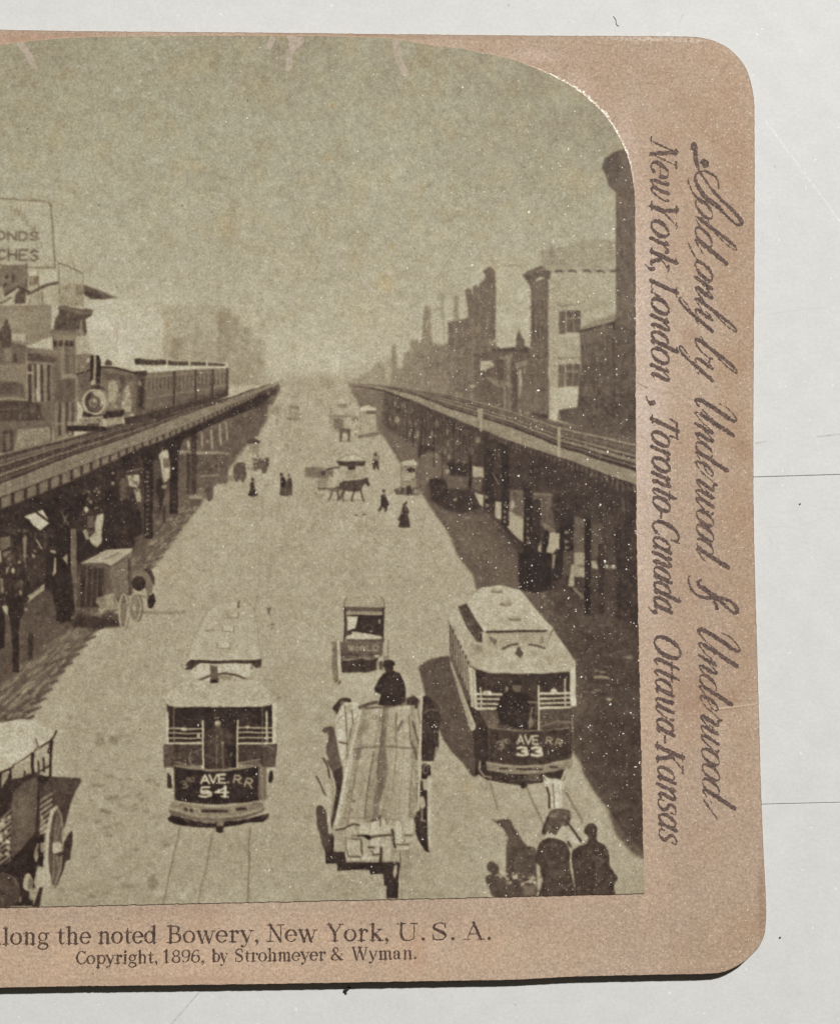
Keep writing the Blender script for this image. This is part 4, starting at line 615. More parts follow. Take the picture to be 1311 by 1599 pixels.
def draw_tram_left():
    cur[0] = 8
    # light roof running back, almost the tone of the road
    poly(173, [(292, 1030), (409, 1029), (404, 985), (398, 955), (388, 940), (340, 940), (322, 958), (306, 995)], .45, 2); line(122, [(290, 1030), (305, 990), (322, 957)], 1.4, .7); line(126, [(409, 1028), (403, 985), (396, 950), (388, 940)], 1.4, .6); line(132, [(322, 957), (340, 940), (388, 939)], 1.2, .5)
    for x, y, w in ((350, 1007, 10), (356, 981, 9), (364, 959, 8)): poly(176, [(x-w, y-4), (x+w*.9, y-4), (x+w, y+5), (x-w, y+5)], .8); line(120, [(x-w, y-3), (x-w, y+5), (x+w, y+5.5), (x+w, y-3)], 1.6, .85)
    line(112, [(322, 986), (333, 983)], 2.4, .8); poly(112, [(370, 940), (375, 938), (374, 950), (370, 950)]); line(140, [(255, 1052), (266, 1044)], 2, .5)
    poly(176, [(290, 1031), (300, 1027), (400, 1026), (409, 1030), (409, 1033), (290, 1034)])
    poly(66, [(289, 1046), (292, 1034), (298, 1030), (350, 1031.5), (402, 1030), (409, 1029), (408, 1042), (400, 1043), (392, 1037), (312, 1037), (299, 1046)])
    poly(180, [(300, 1046), (312, 1036), (392, 1036), (398, 1042), (386, 1060), (310, 1064), (302, 1056)]); line(84, [(311, 1062), (328, 1055), (350, 1051.5), (368, 1054), (385, 1061)], 3.6); poly(116, [(326, 1061), (340, 1054), (360, 1056), (370, 1062)], .7); poly(96, [(328, 1038), (340, 1040), (341, 1064), (329, 1066)]); rect(54, 328, 1061, 341, 1067)
    for x in (306, 318, 347, 381): line(130, [(x, 1039), (x, 1048)], 1.6, .7)
    rect(120, 391, 1038, 396, 1046, .8); line(168, [(362, 1056), (364, 1064)], 2.5)
    poly(169, [(253, 1089), (262, 1082), (286, 1064), (310, 1062), (330, 1066), (345, 1066), (386, 1060), (402, 1064), (424, 1080), (438, 1085), (431, 1091), (424, 1097), (415, 1101), (405, 1103.5), (380, 1104.5), (345, 1105), (310, 1104.5), (284, 1103.5), (272, 1102), (263, 1098), (258, 1093)])
    line(140, [(255, 1090), (262, 1082), (288, 1062)], 1.4, .6); line(128, [(436, 1086), (424, 1080)], 1.6, .7); clutter([(275, 1075), (400, 1070), (410, 1095), (280, 1098)], 30, (156, 180), (6, 18), (2, 4), .4, 0, .8)
    W = Win(240, 1080, 4.70)
    W.s(168, (66, 52), (120, 10), (260, -60), (400, -60), (480, -66), (600, -70), (800, 0), (930, 30), (880, 75), (830, 100), (760, 108), (500, 110), (240, 108), (140, 104), (95, 82), a=.9); W.c([(120, 20), (850, 20), (820, 90), (160, 90)], 50, (152, 178), (4, 16), (1.5, 4), .4, 0, .4); W.l(128, [(60, 50), (90, 80), (100, 88)], 8, .7); W.l(128, [(930, 35), (890, 66), (870, 84)], 9, .7); W.p(118, (900, 45), (935, 30), (930, 50), (905, 60), a=.6, soft=.4)
    # open platform
    W.p(48, (92, 90), (120, 108), (160, 112), (500, 114), (800, 112), (850, 102), (874, 88), (870, 380), (110, 380), (108, 200)); W.c([(120, 115), (860, 115), (860, 260), (120, 260)], 60, (38, 72), (3, 10), (3, 9), .5)
    W.l(92, [(95, 95), (112, 150)], 8, .7); W.p(176, (92, 160), (110, 150), (112, 385), (94, 385)); W.p(180, (868, 90), (900, 70), (902, 380), (872, 384)); W.l(150, [(88, 290), (92, 380)], 6, .8); W.l(168, [(828, 150), (832, 380)], 15); W.l(120, [(880, 265), (905, 265), (905, 380)], 5, .6)
    for y, w in ((272, 10), (306, 9), (344, 10)): W.l(172, [(112, y), (356, y-1)], w, .95); W.l(172, [(626, y-5), (866, y-6)], w, .95)
    W.l(184, [(100, 384), (356, 378)], 15); W.l(184, [(622, 382), (870, 380)], 15); W.e(170, 222, 276, 26, 12, .9, .3); W.e(166, 690, 264, 18, 10, .9, .3); W.p(174, (318, 312), (340, 310), (340, 338), (320, 340)); W.l(128, [(150, 110), (150, 740)], 8, .85); W.l(118, [(800, 110), (796, 540)], 7, .85)
    W.l(180, [(362, 220), (362, 380), (364, 560)], 14); W.l(176, [(618, 212), (614, 380), (608, 550)], 12); W.l(150, [(600, 335), (600, 360)], 9)
    # aprons
    W.p(66, (70, 388), (358, 388), (360, 540), (330, 546), (80, 556)); W.p(64, (618, 388), (908, 384), (890, 556), (790, 548), (616, 530)); W.p(88, (74, 392), (148, 392), (146, 550), (84, 550), a=.8, soft=.3); W.p(84, (800, 392), (902, 390), (888, 545), (800, 540), a=.7, soft=.4)
    W.c([(80, 392), (355, 392), (350, 540), (90, 548)], 40, (48, 108), (3, 9), (2, 5), .5); W.c([(622, 392), (900, 388), (886, 548), (622, 525)], 40, (48, 108), (3, 9), (2, 5), .5); W.l(150, [(160, 518), (196, 522)], 8); W.l(126, [(196, 530), (280, 545), (340, 556)], 8, .6); W.l(140, [(620, 525), (700, 512), (780, 498)], 11, .85, .2); ring(140, *W.P([(292, 490)])[0], 6, 11, 1.6, .85, 70, 260); W.l(138, [(300, 448), (345, 425), (360, 424)], 7, .85); W.l(140, [(800, 392), (850, 400), (884, 430)], 7, .7); W.l(116, [(72, 556), (150, 545)], 7, .7); W.p(112, (620, 530), (780, 512), (796, 545), (620, 560), a=.6, soft=.4); W.p(104, (150, 530), (350, 550), (350, 565), (150, 548), a=.6, soft=.3)
    # motorman in his long coat
    W.p(42, (372, 120), (606, 120), (606, 560), (372, 560)); W.s(62, (385, 300), (420, 268), (470, 256), (520, 272), (580, 320), (600, 360), (575, 400), (545, 380), (545, 460), (560, 560), (380, 560), (395, 420), (372, 380)); W.p(74, (430, 270), (510, 268), (520, 400), (440, 400), a=.5, soft=.7)
    W.e(134, 470, 236, 22, 27); W.s(40, (436, 216), (440, 184), (470, 176), (500, 186), (506, 214), (480, 206), (450, 218)); W.l(108, [(448, 196), (478, 190)], 13, .9); W.e(176, 468, 228, 12, 7, .7); W.p(52, (450, 246), (490, 246), (480, 264), (458, 264), a=.6)
    W.p(146, (452, 326), (478, 316), (484, 340), (462, 344), a=.9); W.l(128, [(478, 316), (496, 300)], 7, .8); W.p(136, (488, 372), (516, 368), (516, 386), (490, 388)); W.l(106, [(464, 390), (460, 560)], 11, .9); W.l(106, [(502, 390), (512, 560)], 10, .9); W.l(90, [(420, 420), (412, 550)], 6, .6); W.l(88, [(390, 310), (440, 350), (470, 344)], 10, .5); W.l(88, [(590, 345), (540, 330), (510, 345)], 10, .5); W.c([(390, 290), (590, 300), (570, 550), (390, 550)], 60, (42, 86), (1.5, 5), (3, 10), .5); W.p(110, (560, 450), (580, 445), (576, 480), (556, 475), a=.8)
    # dash
    X = np.linspace(150, 785, 13); bow = 26*(1-((X-460)/318)**2)
    W.p(46, *zip(X, 540+bow*1.2), *zip(X[::-1], (806+bow)[::-1])); W.c([(160, 560), (775, 560), (775, 800), (160, 800)], 70, (38, 62), (3, 10), (3, 9), .5)
    W.l(132, list(zip(X, 540+bow*1.35)), 11, .85); W.l(150, list(zip(X[4:9], (546+bow*1.35)[4:9])), 8, .7); W.l(138, list(zip(X, 804+bow*1.1)), 12, .8); W.l(116, [(150, 545), (152, 806)], 9, .8); W.l(130, [(776, 545), (776, 800)], 12, .8); W.p(104, (790, 550), (830, 545), (826, 800), (786, 806), a=.9); W.l(134, [(800, 600), (800, 790)], 8, .7)
    for ch, x, y, w, h in (('A', 346, 614, 62, 58), ('V', 408, 610, 56, 58), ('E', 478, 608, 46, 60)): letter(ch, *W.P([(x, y)])[0], w/4.7, h/4.7, 178, 3.2)
    W.e(172, 545, 664, 8, 8)
    for ch, x, y, r in (('R', 592, 614, .1), ('R', 678, 636, .16)): letter(ch, *W.P([(x, y)])[0], 9.6, 11.5, 152, 2.6, .95, r, .12)
    W.e(140, 645, 672, 6, 6); W.e(140, 722, 706, 7, 7)
    letter('3', *W.P([(192, 662)])[0], 9.5, 11.5, 116, 2.4, .9, -.28); letter('R', *W.P([(240, 634)])[0], 5, 7, 106, 1.7, .9, -.2); letter('D', *W.P([(270, 628)])[0], 5, 7, 104, 1.7, .9, -.15)
    for q, w in (([(410, 700), (352, 702), (346, 730)], 15), ([(346, 732), (400, 728), (424, 742), (418, 764), (380, 772), (336, 766)], 16), ([(352, 744), (410, 746)], 16), ([(522, 698), (520, 772)], 22), ([(522, 700), (500, 716), (450, 738)], 13), ([(452, 740), (550, 738)], 13), ([(494, 770), (546, 772)], 12)): W.l(186, q, w, .95)
    # steps, bumper, fender, drawbar
    W.p(172, (98, 562), (138, 560), (142, 640), (120, 620)); W.p(58, (102, 590), (130, 620), (134, 712), (98, 712)); W.p(176, (830, 566), (884, 548), (862, 590), (834, 610)); W.s(50, (850, 590), (868, 580), (874, 630), (866, 664), (846, 668), (840, 640)); W.l(120, [(862, 660), (858, 690)], 7, .7)
    W.p(122, (116, 850), (140, 810), (200, 820), (330, 840), (470, 852), (620, 840), (760, 810), (806, 815), (806, 850), (640, 905), (470, 920), (300, 905)); W.l(150, [(150, 806), (260, 824), (470, 838), (640, 824), (790, 800)], 12, .9); W.e(112, 180, 835, 34, 16, .8, .3); W.e(140, 170, 828, 26, 10, .7); W.e(112, 752, 828, 34, 14, .8, .3)
    for q in ([(222, 852), (300, 866), (300, 886), (224, 872)], [(350, 862), (540, 868), (545, 886), (352, 886)], [(600, 856), (680, 848), (684, 868), (604, 876)]): W.p(58, *q)
    for x in (256, 292, 330, 572, 590, 690): W.l(142, [(x, 850), (x+6, 886)], 14, .8)
    W.p(96, (112, 862), (200, 890), (330, 918), (470, 928), (640, 914), (760, 884), (812, 850), (810, 880), (640, 945), (470, 952), (300, 942), (120, 906), a=.95); W.l(136, [(112, 862), (260, 902), (470, 922), (640, 904), (808, 852)], 11, .85); W.p(140, (420, 900), (520, 896), (520, 926), (420, 930), a=.7, soft=.4)
    W.p(46, (98, 930), (130, 908), (300, 945), (470, 955), (640, 945), (790, 908), (845, 896), (838, 930), (800, 958), (700, 962), (600, 984), (470, 1000), (330, 996), (200, 984), (120, 962)); W.l(128, [(222, 930), (240, 950), (262, 950)], 8, .8); W.l(124, [(360, 955), (450, 962)], 12, .85); W.l(124, [(585, 946), (636, 938)], 12, .8); W.l(112, [(660, 935), (706, 938)], 12, .6); W.l(112, [(264, 930), (320, 948)], 8, .6); W.l(120, [(790, 930), (836, 900)], 7, .8); W.l(90, [(330, 965), (334, 996)], 7, .8); W.e(110, 300, 940, 12, 10, .7)
    W.p(112, (464, 930), (516, 930), (514, 990), (466, 990)); W.p(46, (456, 985), (516, 985), (510, 1030), (490, 1040), (460, 1030)); W.p(196, (120, 950), (136, 965), (130, 975), a=.9)
    cur[0] = 0

def draw_tram_right():
    # its shadow on the road
    poly(80, [(653, 1044), (658, 1036), (672, 1029), (701, 1024), (712, 1048), (742, 1144), (750, 1206), (741, 1214), (735, 1210), (722, 1192), (704, 1173), (690, 1152), (683, 1125), (664, 1088), (660, 1068)], 1, .8)
    clutter([(660, 1045), (700, 1030), (735, 1140), (735, 1190), (690, 1130)], 90, (70, 94), (2, 7), (2, 6), .5)
    poly(60, [(888, 1130), (912, 1110), (1005, 1130), (1005, 1255), (960, 1280), (915, 1205)], .6, 6)
    cur[0] = 9
    poly(58, [(700, 1010), (742, 1140), (742, 1206), (760, 1218), (815, 1227), (874, 1218), (884, 1196), (892, 1180), (892, 1040), (740, 1030)])
    # side with its windows
    poly(86, [(699, 966), (735, 1040), (734, 1094), (728, 1094), (703, 1030)]); poly(166, [(699, 966), (703, 968), (738, 1040), (736, 1045)], .9)
    for k in range(9):
        f = k/8.; x = 700.5+f*31; y0 = 972+f*66; y1 = 1012+f*72
        line(160, [(x, y0), (x+1.5, y1)], 1.5+f*1.6, .9); line(50, [(x+2+f, y0+3), (x+3+f, y1)], 1.4+f*1.4, .8)
    poly(160, [(702, 1030), (706, 1038), (742, 1132), (742, 1142), (735, 1141), (703, 1040)]); line(106, [(705, 1042), (738, 1138)], 1.4, .6)
    poly(52, [(738, 1142), (756, 1120), (762, 1145), (762, 1202), (742, 1212), (741, 1180)])
    # roofs
    poly(165, [(699, 966), (700, 958), (714, 945), (745, 1003), (768, 1010), (852, 1011), (864, 983), (898, 1033), (898, 1040), (888, 1048), (850, 1051), (808, 1052), (762, 1050), (740, 1043), (726, 1020)])
    clutter([(745, 1015), (880, 1015), (890, 1040), (770, 1046)], 40, (150, 178), (5, 16), (2, 5), .45, 0, .8); line(138, [(740, 1043), (762, 1050), (808, 1052), (850, 1051), (890, 1047)], 1.4, .6)
    poly(74, [(714.5, 947), (729, 941), (740, 962), (755, 985), (756, 1003), (744, 1003), (728, 978)]); line(120, [(717, 950), (746, 1000)], 1.3, .5)
    poly(172, [(727, 941), (738, 928), (750, 918), (781, 914), (812, 921), (823, 934), (845, 962), (863, 980), (861, 985), (758, 985), (742, 966)]); line(134, [(727, 941), (738, 928), (750, 918), (781, 914), (812, 921), (823, 934), (845, 962), (863, 980)], 1.3, .55)
    for x, y in ((775, 922), (789, 942), (803, 966)): ell(132, x, y+1, 9.5, 3.6); poly(158, [(x-7, y-4), (x+6, y-4), (x+8, y), (x-8, y)]); line(118, [(x-8, y+3), (x+9, y+3.5)], 1.6, .8)
    poly(156, [(757, 986), (861, 985), (852, 1011), (784, 1011), (760, 1008), (753, 1012), (754, 990)]); line(62, [(760, 987), (852, 985)], 3.6); line(176, [(757, 984), (863, 982)], 2); poly(92, [(762, 992), (768, 996), (776, 1000), (772, 1008), (764, 1000)], .8); poly(172, [(752, 986), (758, 990), (760, 1020), (752, 1020)], .9); poly(130, [(734, 1004), (752, 1008), (756, 1020), (740, 1018)], .7, 1); rect(116, 842, 994, 848, 1004, .8)
    line(78, [(784, 1013), (796, 1007), (809, 1005.5)], 2.8); line(78, [(824, 1006), (838, 1008), (850, 1012)], 2.8); poly(84, [(807, 1010), (811, 1010), (817, 1020), (812, 1028), (804, 1021)]); line(170, [(810, 1006), (824, 1006)], 2.4); ell(150, 857, 1030, 6, 8, .4, 2)
    # platform
    poly(56, [(742, 1045), (762, 1051), (808, 1053), (850, 1052), (888, 1049), (889, 1112), (748, 1112)]); clutter([(750, 1055), (885, 1055), (885, 1080), (750, 1080)], 34, (46, 84), (5, 14), (3, 9), .5)
    poly(178, [(732, 1040), (742, 1046), (745, 1108), (735, 1104)]); line(116, [(737.5, 1046), (739, 1104)], 1.6, .7); poly(184, [(889, 1048), (898, 1036), (899, 1103), (890, 1104)])
    for y, w in ((1084, 3.6), (1091.5, 3), (1099, 3), (1106.5, 4.2)): line(184, [(743, y), (782, y+.5)], w); line(184, [(842, y-1), (889, y-1.5)], w)
    line(176, [(750, 1074), (751, 1108)], 2.4); line(180, [(840.5, 1071), (841, 1140)], 2.8); line(176, [(882, 1060), (882, 1106)], 2.4); ell(182, 761, 1081, 7, 3); ell(178, 864, 1079, 5, 4); line(100, [(759, 1052), (760, 1108)], 1.4, .7); rect(150, 789, 1072, 793, 1082, .7)
    poly(44, [(780, 1090), (792, 1078), (812, 1078), (830, 1086), (838, 1100), (836, 1138), (774, 1136), (776, 1110)]); ell(92, 806, 1072, 7, 9); poly(46, [(798, 1070), (800, 1062), (812, 1062), (814, 1070)]); line(140, [(824, 1096), (838, 1096)], 2.4, .8); line(132, [(830, 1106), (826, 1136)], 3, .7); line(112, [(836, 1100), (835, 1136)], 2, .7); ell(130, 829, 1128, 5, 8, .7, 1); ell(38, 782, 1112, 9, 8)
    poly(86, [(748, 1110), (778, 1110), (778, 1136), (762, 1138), (756, 1125)]); poly(80, [(842, 1108), (890, 1106), (889, 1136), (842, 1138)]); line(124, [(762, 1132), (800, 1136)], 1.8, .6); line(126, [(845, 1134), (872, 1126), (892, 1128)], 2.6, .7); poly(112, [(764, 1116), (780, 1124), (780, 1130), (764, 1128)], .7, 1); line(140, [(893, 1120), (893, 1142)], 3, .6)
    clutter([(764, 1112), (888, 1110), (888, 1136), (764, 1136)], 40, (56, 120), (2, 8), (2, 4), .5)
    tram_dash(762, 889, 1136, 1188, 8, 62)
    clutter([(764, 1140), (887, 1140), (887, 1186), (764, 1186)], 60, (50, 78), (3, 10), (3, 9), .5)
    for i, ch in enumerate('AVE'): letter(ch, 807+12.4*i, 1148.5+.3*i, 10.5 if ch != 'E' else 8, 13, 176, 2.8)
    ell(168, 844.5, 1161, 1.2, 1.2)
    for ch, x, y, r in (('R', 853, 1151, .1), ('R', 869, 1154, .18)): letter(ch, x, y, 8.5, 10, 142, 2.3, .9, r, .12)
    ell(118, 863.5, 1162, 1.1, 1.1)
    letter('3', 774, 1159, 9.5, 11.5, 132, 2.4, .9, -.3); letter('R', 784, 1155, 5, 6.5, 124, 1.6, .85, -.2); letter('D', 789.5, 1154, 5, 6.5, 124, 1.6, .85, -.15)
    letter('3', 807, 1167, 17, 13, 186, 4.2); letter('3', 829.5, 1167, 17, 13, 186, 4.2)
    poly(128, [(758, 1189), (790, 1194), (815, 1196), (850, 1193), (892, 1184), (892, 1199), (850, 1207), (815, 1209), (790, 1208), (760, 1203)]); line(152, [(759, 1190), (790, 1196), (815, 1198), (850, 1195), (891, 1187)], 2.2, .8)
    for x, w, y in ((786, 12, 1200), (826, 38, 1201), (864, 10, 1198)): line(64, [(x-w/2, y), (x+w/2, y+.3)], 3.4)
    line(150, [(749, 1190), (748, 1202), (756, 1212), (766, 1214)], 3, .8); line(96, [(800, 1218), (850, 1217)], 2, .5); ell(48, 817, 1227, 6, 5); poly(110, [(824, 1208), (842, 1208), (842, 1220), (826, 1220)], .6, 1); clutter([(762, 1212), (870, 1212), (866, 1220), (764, 1220)], 16, (60, 110), (3, 8), (2, 3), .5)
    cur[0] = 0

def draw_delivery_cart():
    cur[0] = 10
    ell(108, 524, 1034, 5.5, 33, .9, .6); poly(112, [(518, 1002), (527, 1001), (530, 1060), (526, 1068), (518, 1045)], .7, 1); line(174, [(527.5, 1002), (530, 1066)], 3); line(90, [(531, 1064), (529, 1068)], 3)
    line(112, [(606, 1000), (605, 1032)], 2.4, .8); rect(112, 598, 1024, 606, 1034, .8)
    poly(152, [(537, 948), (538, 938), (545, 932), (568, 929), (592, 930), (599, 938), (600, 950)]); line(108, [(537, 950), (538, 938), (542, 933)], 2, .8); line(108, [(600, 950), (599, 938), (594, 932)], 2, .8)
    rect(92, 537, 948, 598, 955); rect(150, 539, 955, 598, 959); line(120, [(545, 957), (598, 957)], 1.2, .7)
    rect(52, 539, 960, 598, 994); poly(182, [(541, 962), (559, 963), (556, 974), (554, 982), (542, 985)]); poly(176, [(542, 988), (556, 987), (578, 990), (596, 994), (594, 1000), (542, 998)]); ell(56, 545, 989, 4.5, 3); rect(160, 591, 967, 594, 974, .8); line(84, [(566, 982), (576, 974), (584, 980)], 1.5, .8); line(80, [(572, 986), (582, 984)], 1.5, .8)
    line(60, [(538, 950), (538, 1002)], 3); line(62, [(598, 950), (598, 1002)], 3); line(140, [(540.5, 960), (540.5, 996)], 1.2, .8)
    poly(92, [(531, 1002), (598, 1001), (597, 1024), (588, 1028), (532, 1030)]); rect(72, 541, 998, 596, 1003, .8); line(128, [(541, 1003), (596, 1003)], 1.4, .6)
    for i, ch in enumerate('WORLD'): letter(ch, 544.5+9.6*i, 1007.5+(i in (1, 2))*2, 7.5 if i not in (1, 2) else 6.5, 8.5 if i not in (1, 2) else 6, 148, 1.9, .9)
    poly(62, [(532, 1030), (545, 1032), (560, 1028), (575, 1030), (590, 1026), (589, 1046), (570, 1050), (534, 1050)]); line(128, [(534, 1031), (556, 1029), (566, 1026), (580, 1030), (590, 1026)], 2, .8); ell(160, 588, 1024, 4, 3); line(66, [(533, 1023), (548, 1021), (560, 1024)], 2.6, .8); line(66, [(575, 1023), (592, 1021)], 2.6, .8); rect(160, 587, 1032, 592, 1046, .7)
    cur[0] = 0
    # white horse blur behind the load
    poly(172, [(534, 1052), (590, 1052), (588, 1080), (548, 1096), (530, 1078)], .6, 1.5)

def draw_lumber_wagon():
    W = Win(485, 1080, 4.486); V = Win(485, 1240, 4.486)
    # shadows on the road, left horse's, wheel's, load's
    W.s(84, (82, 262), (110, 248), (160, 250), (172, 300), (190, 380), (205, 470), (220, 560), (212, 660), (190, 720), (170, 640), (150, 540), (128, 480), (110, 400), (122, 330), (116, 290), (90, 290), a=.95, soft=.4)
    W.l(78, [(90, 470), (120, 530), (136, 600)], 15); W.l(78, [(120, 490), (160, 560), (176, 610)], 14); W.l(84, [(40, 592), (75, 660), (104, 722)], 13, .95)
    W.p(58, (166, 560), (222, 520), (228, 600), (200, 760), (168, 900), (140, 985), (128, 960), (160, 800), (180, 680), a=.9, soft=.3)
    V.s(76, (38, 110), (52, 82), (84, 84), (108, 120), (116, 200), (135, 262), (165, 300), (160, 400), (120, 400), (92, 384), (62, 280), (46, 230), a=.98)
    V.p(50, (110, 380), (100, 385), (106, 486), (184, 486), (190, 538), (330, 530), (412, 530), (418, 560), (508, 562), (512, 640), (530, 645), (530, 728), (612, 728), (615, 600), (625, 480), (600, 470), (490, 470), (250, 478), (240, 405), (160, 400), (165, 300), (130, 300)); V.p(78, (36, 200), (60, 260), (100, 390), (140, 400), (140, 260), (110, 200), a=.7, soft=.5)
    V.p(158, (584, 500), (602, 490), (604, 560), (588, 590), (576, 560)); V.c([(110, 400), (230, 410), (230, 480), (120, 480)], 14, (46, 96), (1.5, 4), (2, 5), .7)
    V.p(134, (640, 400), (700, 395), (690, 460), (650, 450), a=.5, soft=.8); V.p(138, (640, 500), (710, 500), (700, 650), (650, 640), a=.4, soft=1)
    # the pair of horses
    cur[0] = 11
    W.s(180, (178, 180), (205, 130), (240, 85), (290, 75), (340, 90), (340, 140), (310, 180), (290, 260), (268, 330), (258, 420), (238, 470), (215, 470), (196, 380), (180, 260)); W.s(62, (152, 120), (170, 90), (205, 52), (250, 42), (282, 52), (276, 74), (230, 74), (205, 110), (182, 160), (172, 140)); W.p(118, (206, 66), (230, 60), (240, 80), (212, 100), a=.6)
    W.l(96, [(238, 100), (246, 180), (250, 270), (256, 420)], 11, .85); W.l(88, [(290, 130), (296, 220), (276, 320)], 10, .8); W.l(110, [(186, 220), (205, 180), (240, 160)], 7, .7); W.l(84, [(205, 355), (230, 362), (256, 366)], 13); W.p(150, (250, 90), (292, 90), (286, 150), (256, 150), a=.7); W.p(112, (262, 300), (285, 240), (300, 220), (290, 330), (268, 380), a=.75, soft=.3); W.l(78, [(320, 235), (286, 380), (262, 420)], 8, .8); W.l(166, [(300, 230), (268, 400), (240, 470)], 9, .8); W.p(128, (240, 440), (280, 420), (270, 470), (246, 470), a=.8)
    W.s(54, (780, 60), (800, 30), (830, 40), (870, 70), (900, 130), (912, 200), (896, 300), (892, 400), (860, 480), (820, 500), (780, 490), (776, 300)); W.c([(790, 60), (900, 180), (880, 460), (785, 480)], 34, (38, 92), (2, 6), (3, 10), .6); W.l(120, [(790, 150), (840, 120), (880, 130)], 9, .8); W.l(104, [(850, 50), (900, 150)], 8, .7); W.s(150, (870, 400), (888, 390), (886, 480), (872, 520), (862, 500), a=.7); W.l(64, [(720, 40), (745, 60), (740, 110)], 26, .9); W.l(92, [(660, 70), (720, 40)], 30, .7, .5)
    W.l(172, [(778, 20), (770, 200), (762, 500), (748, 800)], 17); W.l(120, [(764, 60), (752, 420), (738, 760)], 5, .8); W.l(170, [(780, 494), (850, 494)], 13)
    # off hind wheel and running gear
    W.p(46, (776, 510), (835, 512), (840, 585), (815, 612), (776, 612)); ring(128, *W.P([(803, 545)])[0], 3.4, 6, 1.8, .9); W.p(50, (770, 620), (820, 640), (816, 900), (760, 880)); W.p(160, (786, 622), (850, 600), (860, 690), (790, 690), a=.95); W.s(156, (766, 745), (790, 740), (800, 800), (780, 820), (764, 800)); W.p(56, (735, 850), (760, 830), (815, 900), (825, 1060), (800, 1060), (760, 1000), (730, 940), a=.95); V.s(52, (735, 130), (780, 120), (815, 180), (826, 300), (835, 400), (805, 396), (770, 350), (740, 290), (726, 210)); V.c([(735, 140), (800, 160), (815, 350), (760, 320)], 14, (42, 84), (2, 5), (3, 8), .6); V.e(120, 800, 188, 9, 9, .8); V.p(128, (770, 100), (784, 95), (786, 190), (772, 190), a=.7)
    W.l(172, [(828, 600), (826, 760), (832, 1000)], 24); V.l(172, [(828, 0), (828, 180), (838, 380)], 25); V.e(150, 838, 390, 12, 16, .8); W.e(136, 885, 660, 22, 28, .6, .6); W.e(136, 885, 862, 20, 22, .6, .6); W.p(166, (955, 600), (985, 590), (975, 610), (960, 612), a=.6)
    # near wheel seen edge on
    W.l(170, [(120, 640), (126, 780), (132, 985)], 23); W.l(130, [(150, 620), (160, 760), (150, 880)], 14, .6, .4)
    # boards
    V.p(162, (165, 250), (210, 200), (735, 200), (722, 380), (640, 400), (628, 470), (500, 476), (250, 478), (236, 402), (160, 396))
    Q0, Q1, R0, R1 = (345, 118), (722, 92), (168, 935), (722, 940)
    def at_(u, t): 
        m0, m1 = (258, 470), (752, 400)
        q = mix(mix(Q0, Q1, u), mix(m0, m1, u), t/.45) if t < .45 else mix(mix(m0, m1, u), mix(R0, R1, u), (t-.45)/.55)
        return q
    cuts = [(0, .05, 180), (.05, .16, 146), (.16, .36, 160), (.36, .45, 144), (.45, .54, 116), (.54, .66, 150), (.66, .8, 158), (.8, .93, 165), (.93, 1, 136)]
    for u, v, t in cuts:
        ts = np.linspace(0, 1, 9); W.p(t, *[at_(u, q) for q in ts], *[at_(v, q) for q in ts[::-1]], soft=.5)
    W.p(182, (275, 440), (238, 640), (172, 930), (205, 930), (262, 660), (300, 440), a=.8, soft=.3)
    for u, t0, t1, w, tn, a in ((.16, .3, 1, 9, 112, .75), (.36, .42, .95, 9, 98, .9), (.45, .3, .6, 12, 84, .8), (.45, 0, .3, 13, 96, .85), (.54, .5, .8, 8, 108, .7), (.68, .08, .35, 14, 100, .8), (.70, .35, .75, 9, 116, .7), (.8, .2, 1, 7, 126, .6), (.9, .1, .4, 10, 96, .85), (.93, .4, .95, 9, 120, .7), (.05, .3, 1, 7, 128, .7), (.26, .5, 1, 6, 138, .6), (.6, .4, 1, 6, 136, .6)):
        W.l(tn, [at_(u+rng.uniform(-.008, .008), q) for q in np.linspace(t0, t1, 6)], w, a)
    for k in range(70):
        u = rng.random(); t0 = rng.random()*.9; W.l(rng.uniform(138, 190), [at_(u, t0), at_(u, min(1, t0+rng.uniform(.05, .2)))], rng.uniform(5, 14), .35, .3)
    W.p(106, (480, 420), (530, 400), (540, 540), (520, 660), (480, 720), (470, 600), a=.8, soft=1); W.p(96, (500, 260), (530, 250), (525, 340), (495, 380), a=.6, soft=.8); W.p(120, (340, 240), (410, 210), (400, 290), (330, 320), a=.5, soft=1.2); W.p(108, (310, 400), (360, 390), (350, 470), (320, 480), a=.7, soft=.7); W.p(128, (440, 830), (530, 820), (520, 880), (440, 890), a=.6, soft=.8)
    W.l(104, [(300, 405), (380, 392), (500, 380), (620, 390), (740, 398)], 13, .75, .3); W.l(116, [(310, 350), (345, 375), (410, 370)], 10, .6, .3); W.l(74, [(345, 112), (400, 90), (460, 74)], 26, .85, .3); W.l(78, [(380, 118), (560, 105), (700, 88)], 14, .8)
    W.l(80, [(640, 210), (612, 270)], 14, .8); W.l(84, [(712, 210), (735, 290), (752, 360)], 14, .85); W.l(84, [(702, 340), (735, 430), (742, 470)], 15, .85); W.l(100, [(750, 130), (766, 220)], 9, .7); W.p(158, (745, 480), (765, 480), (740, 880), (722, 860), a=.7); W.l(88, [(748, 560), (742, 780)], 8, .75)
    for x, y, r in ((276, 695, 16), (304, 768, 17), (288, 828, 15), (260, 740, 9), (500, 180, 15)): W.e(110, x, y, r, r*.8, .75, .4)
    ring(104, *W.P([(500, 188)])[0], 3.6, 5, 1.8, .8); ring(106, *W.P([(445, 178)])[0], 3, 3.6, 1.5, .7); ring(150, *W.P([(586, 320)])[0], 2.8, 4, 1.6, .7)
    W.p(146, (500, 690), (600, 700), (600, 800), (500, 800), a=.35, soft=1)
    # sawn ends
    V.l(124, [(215, 172), (330, 165), (440, 160), (640, 190)], 15, .6, .5)
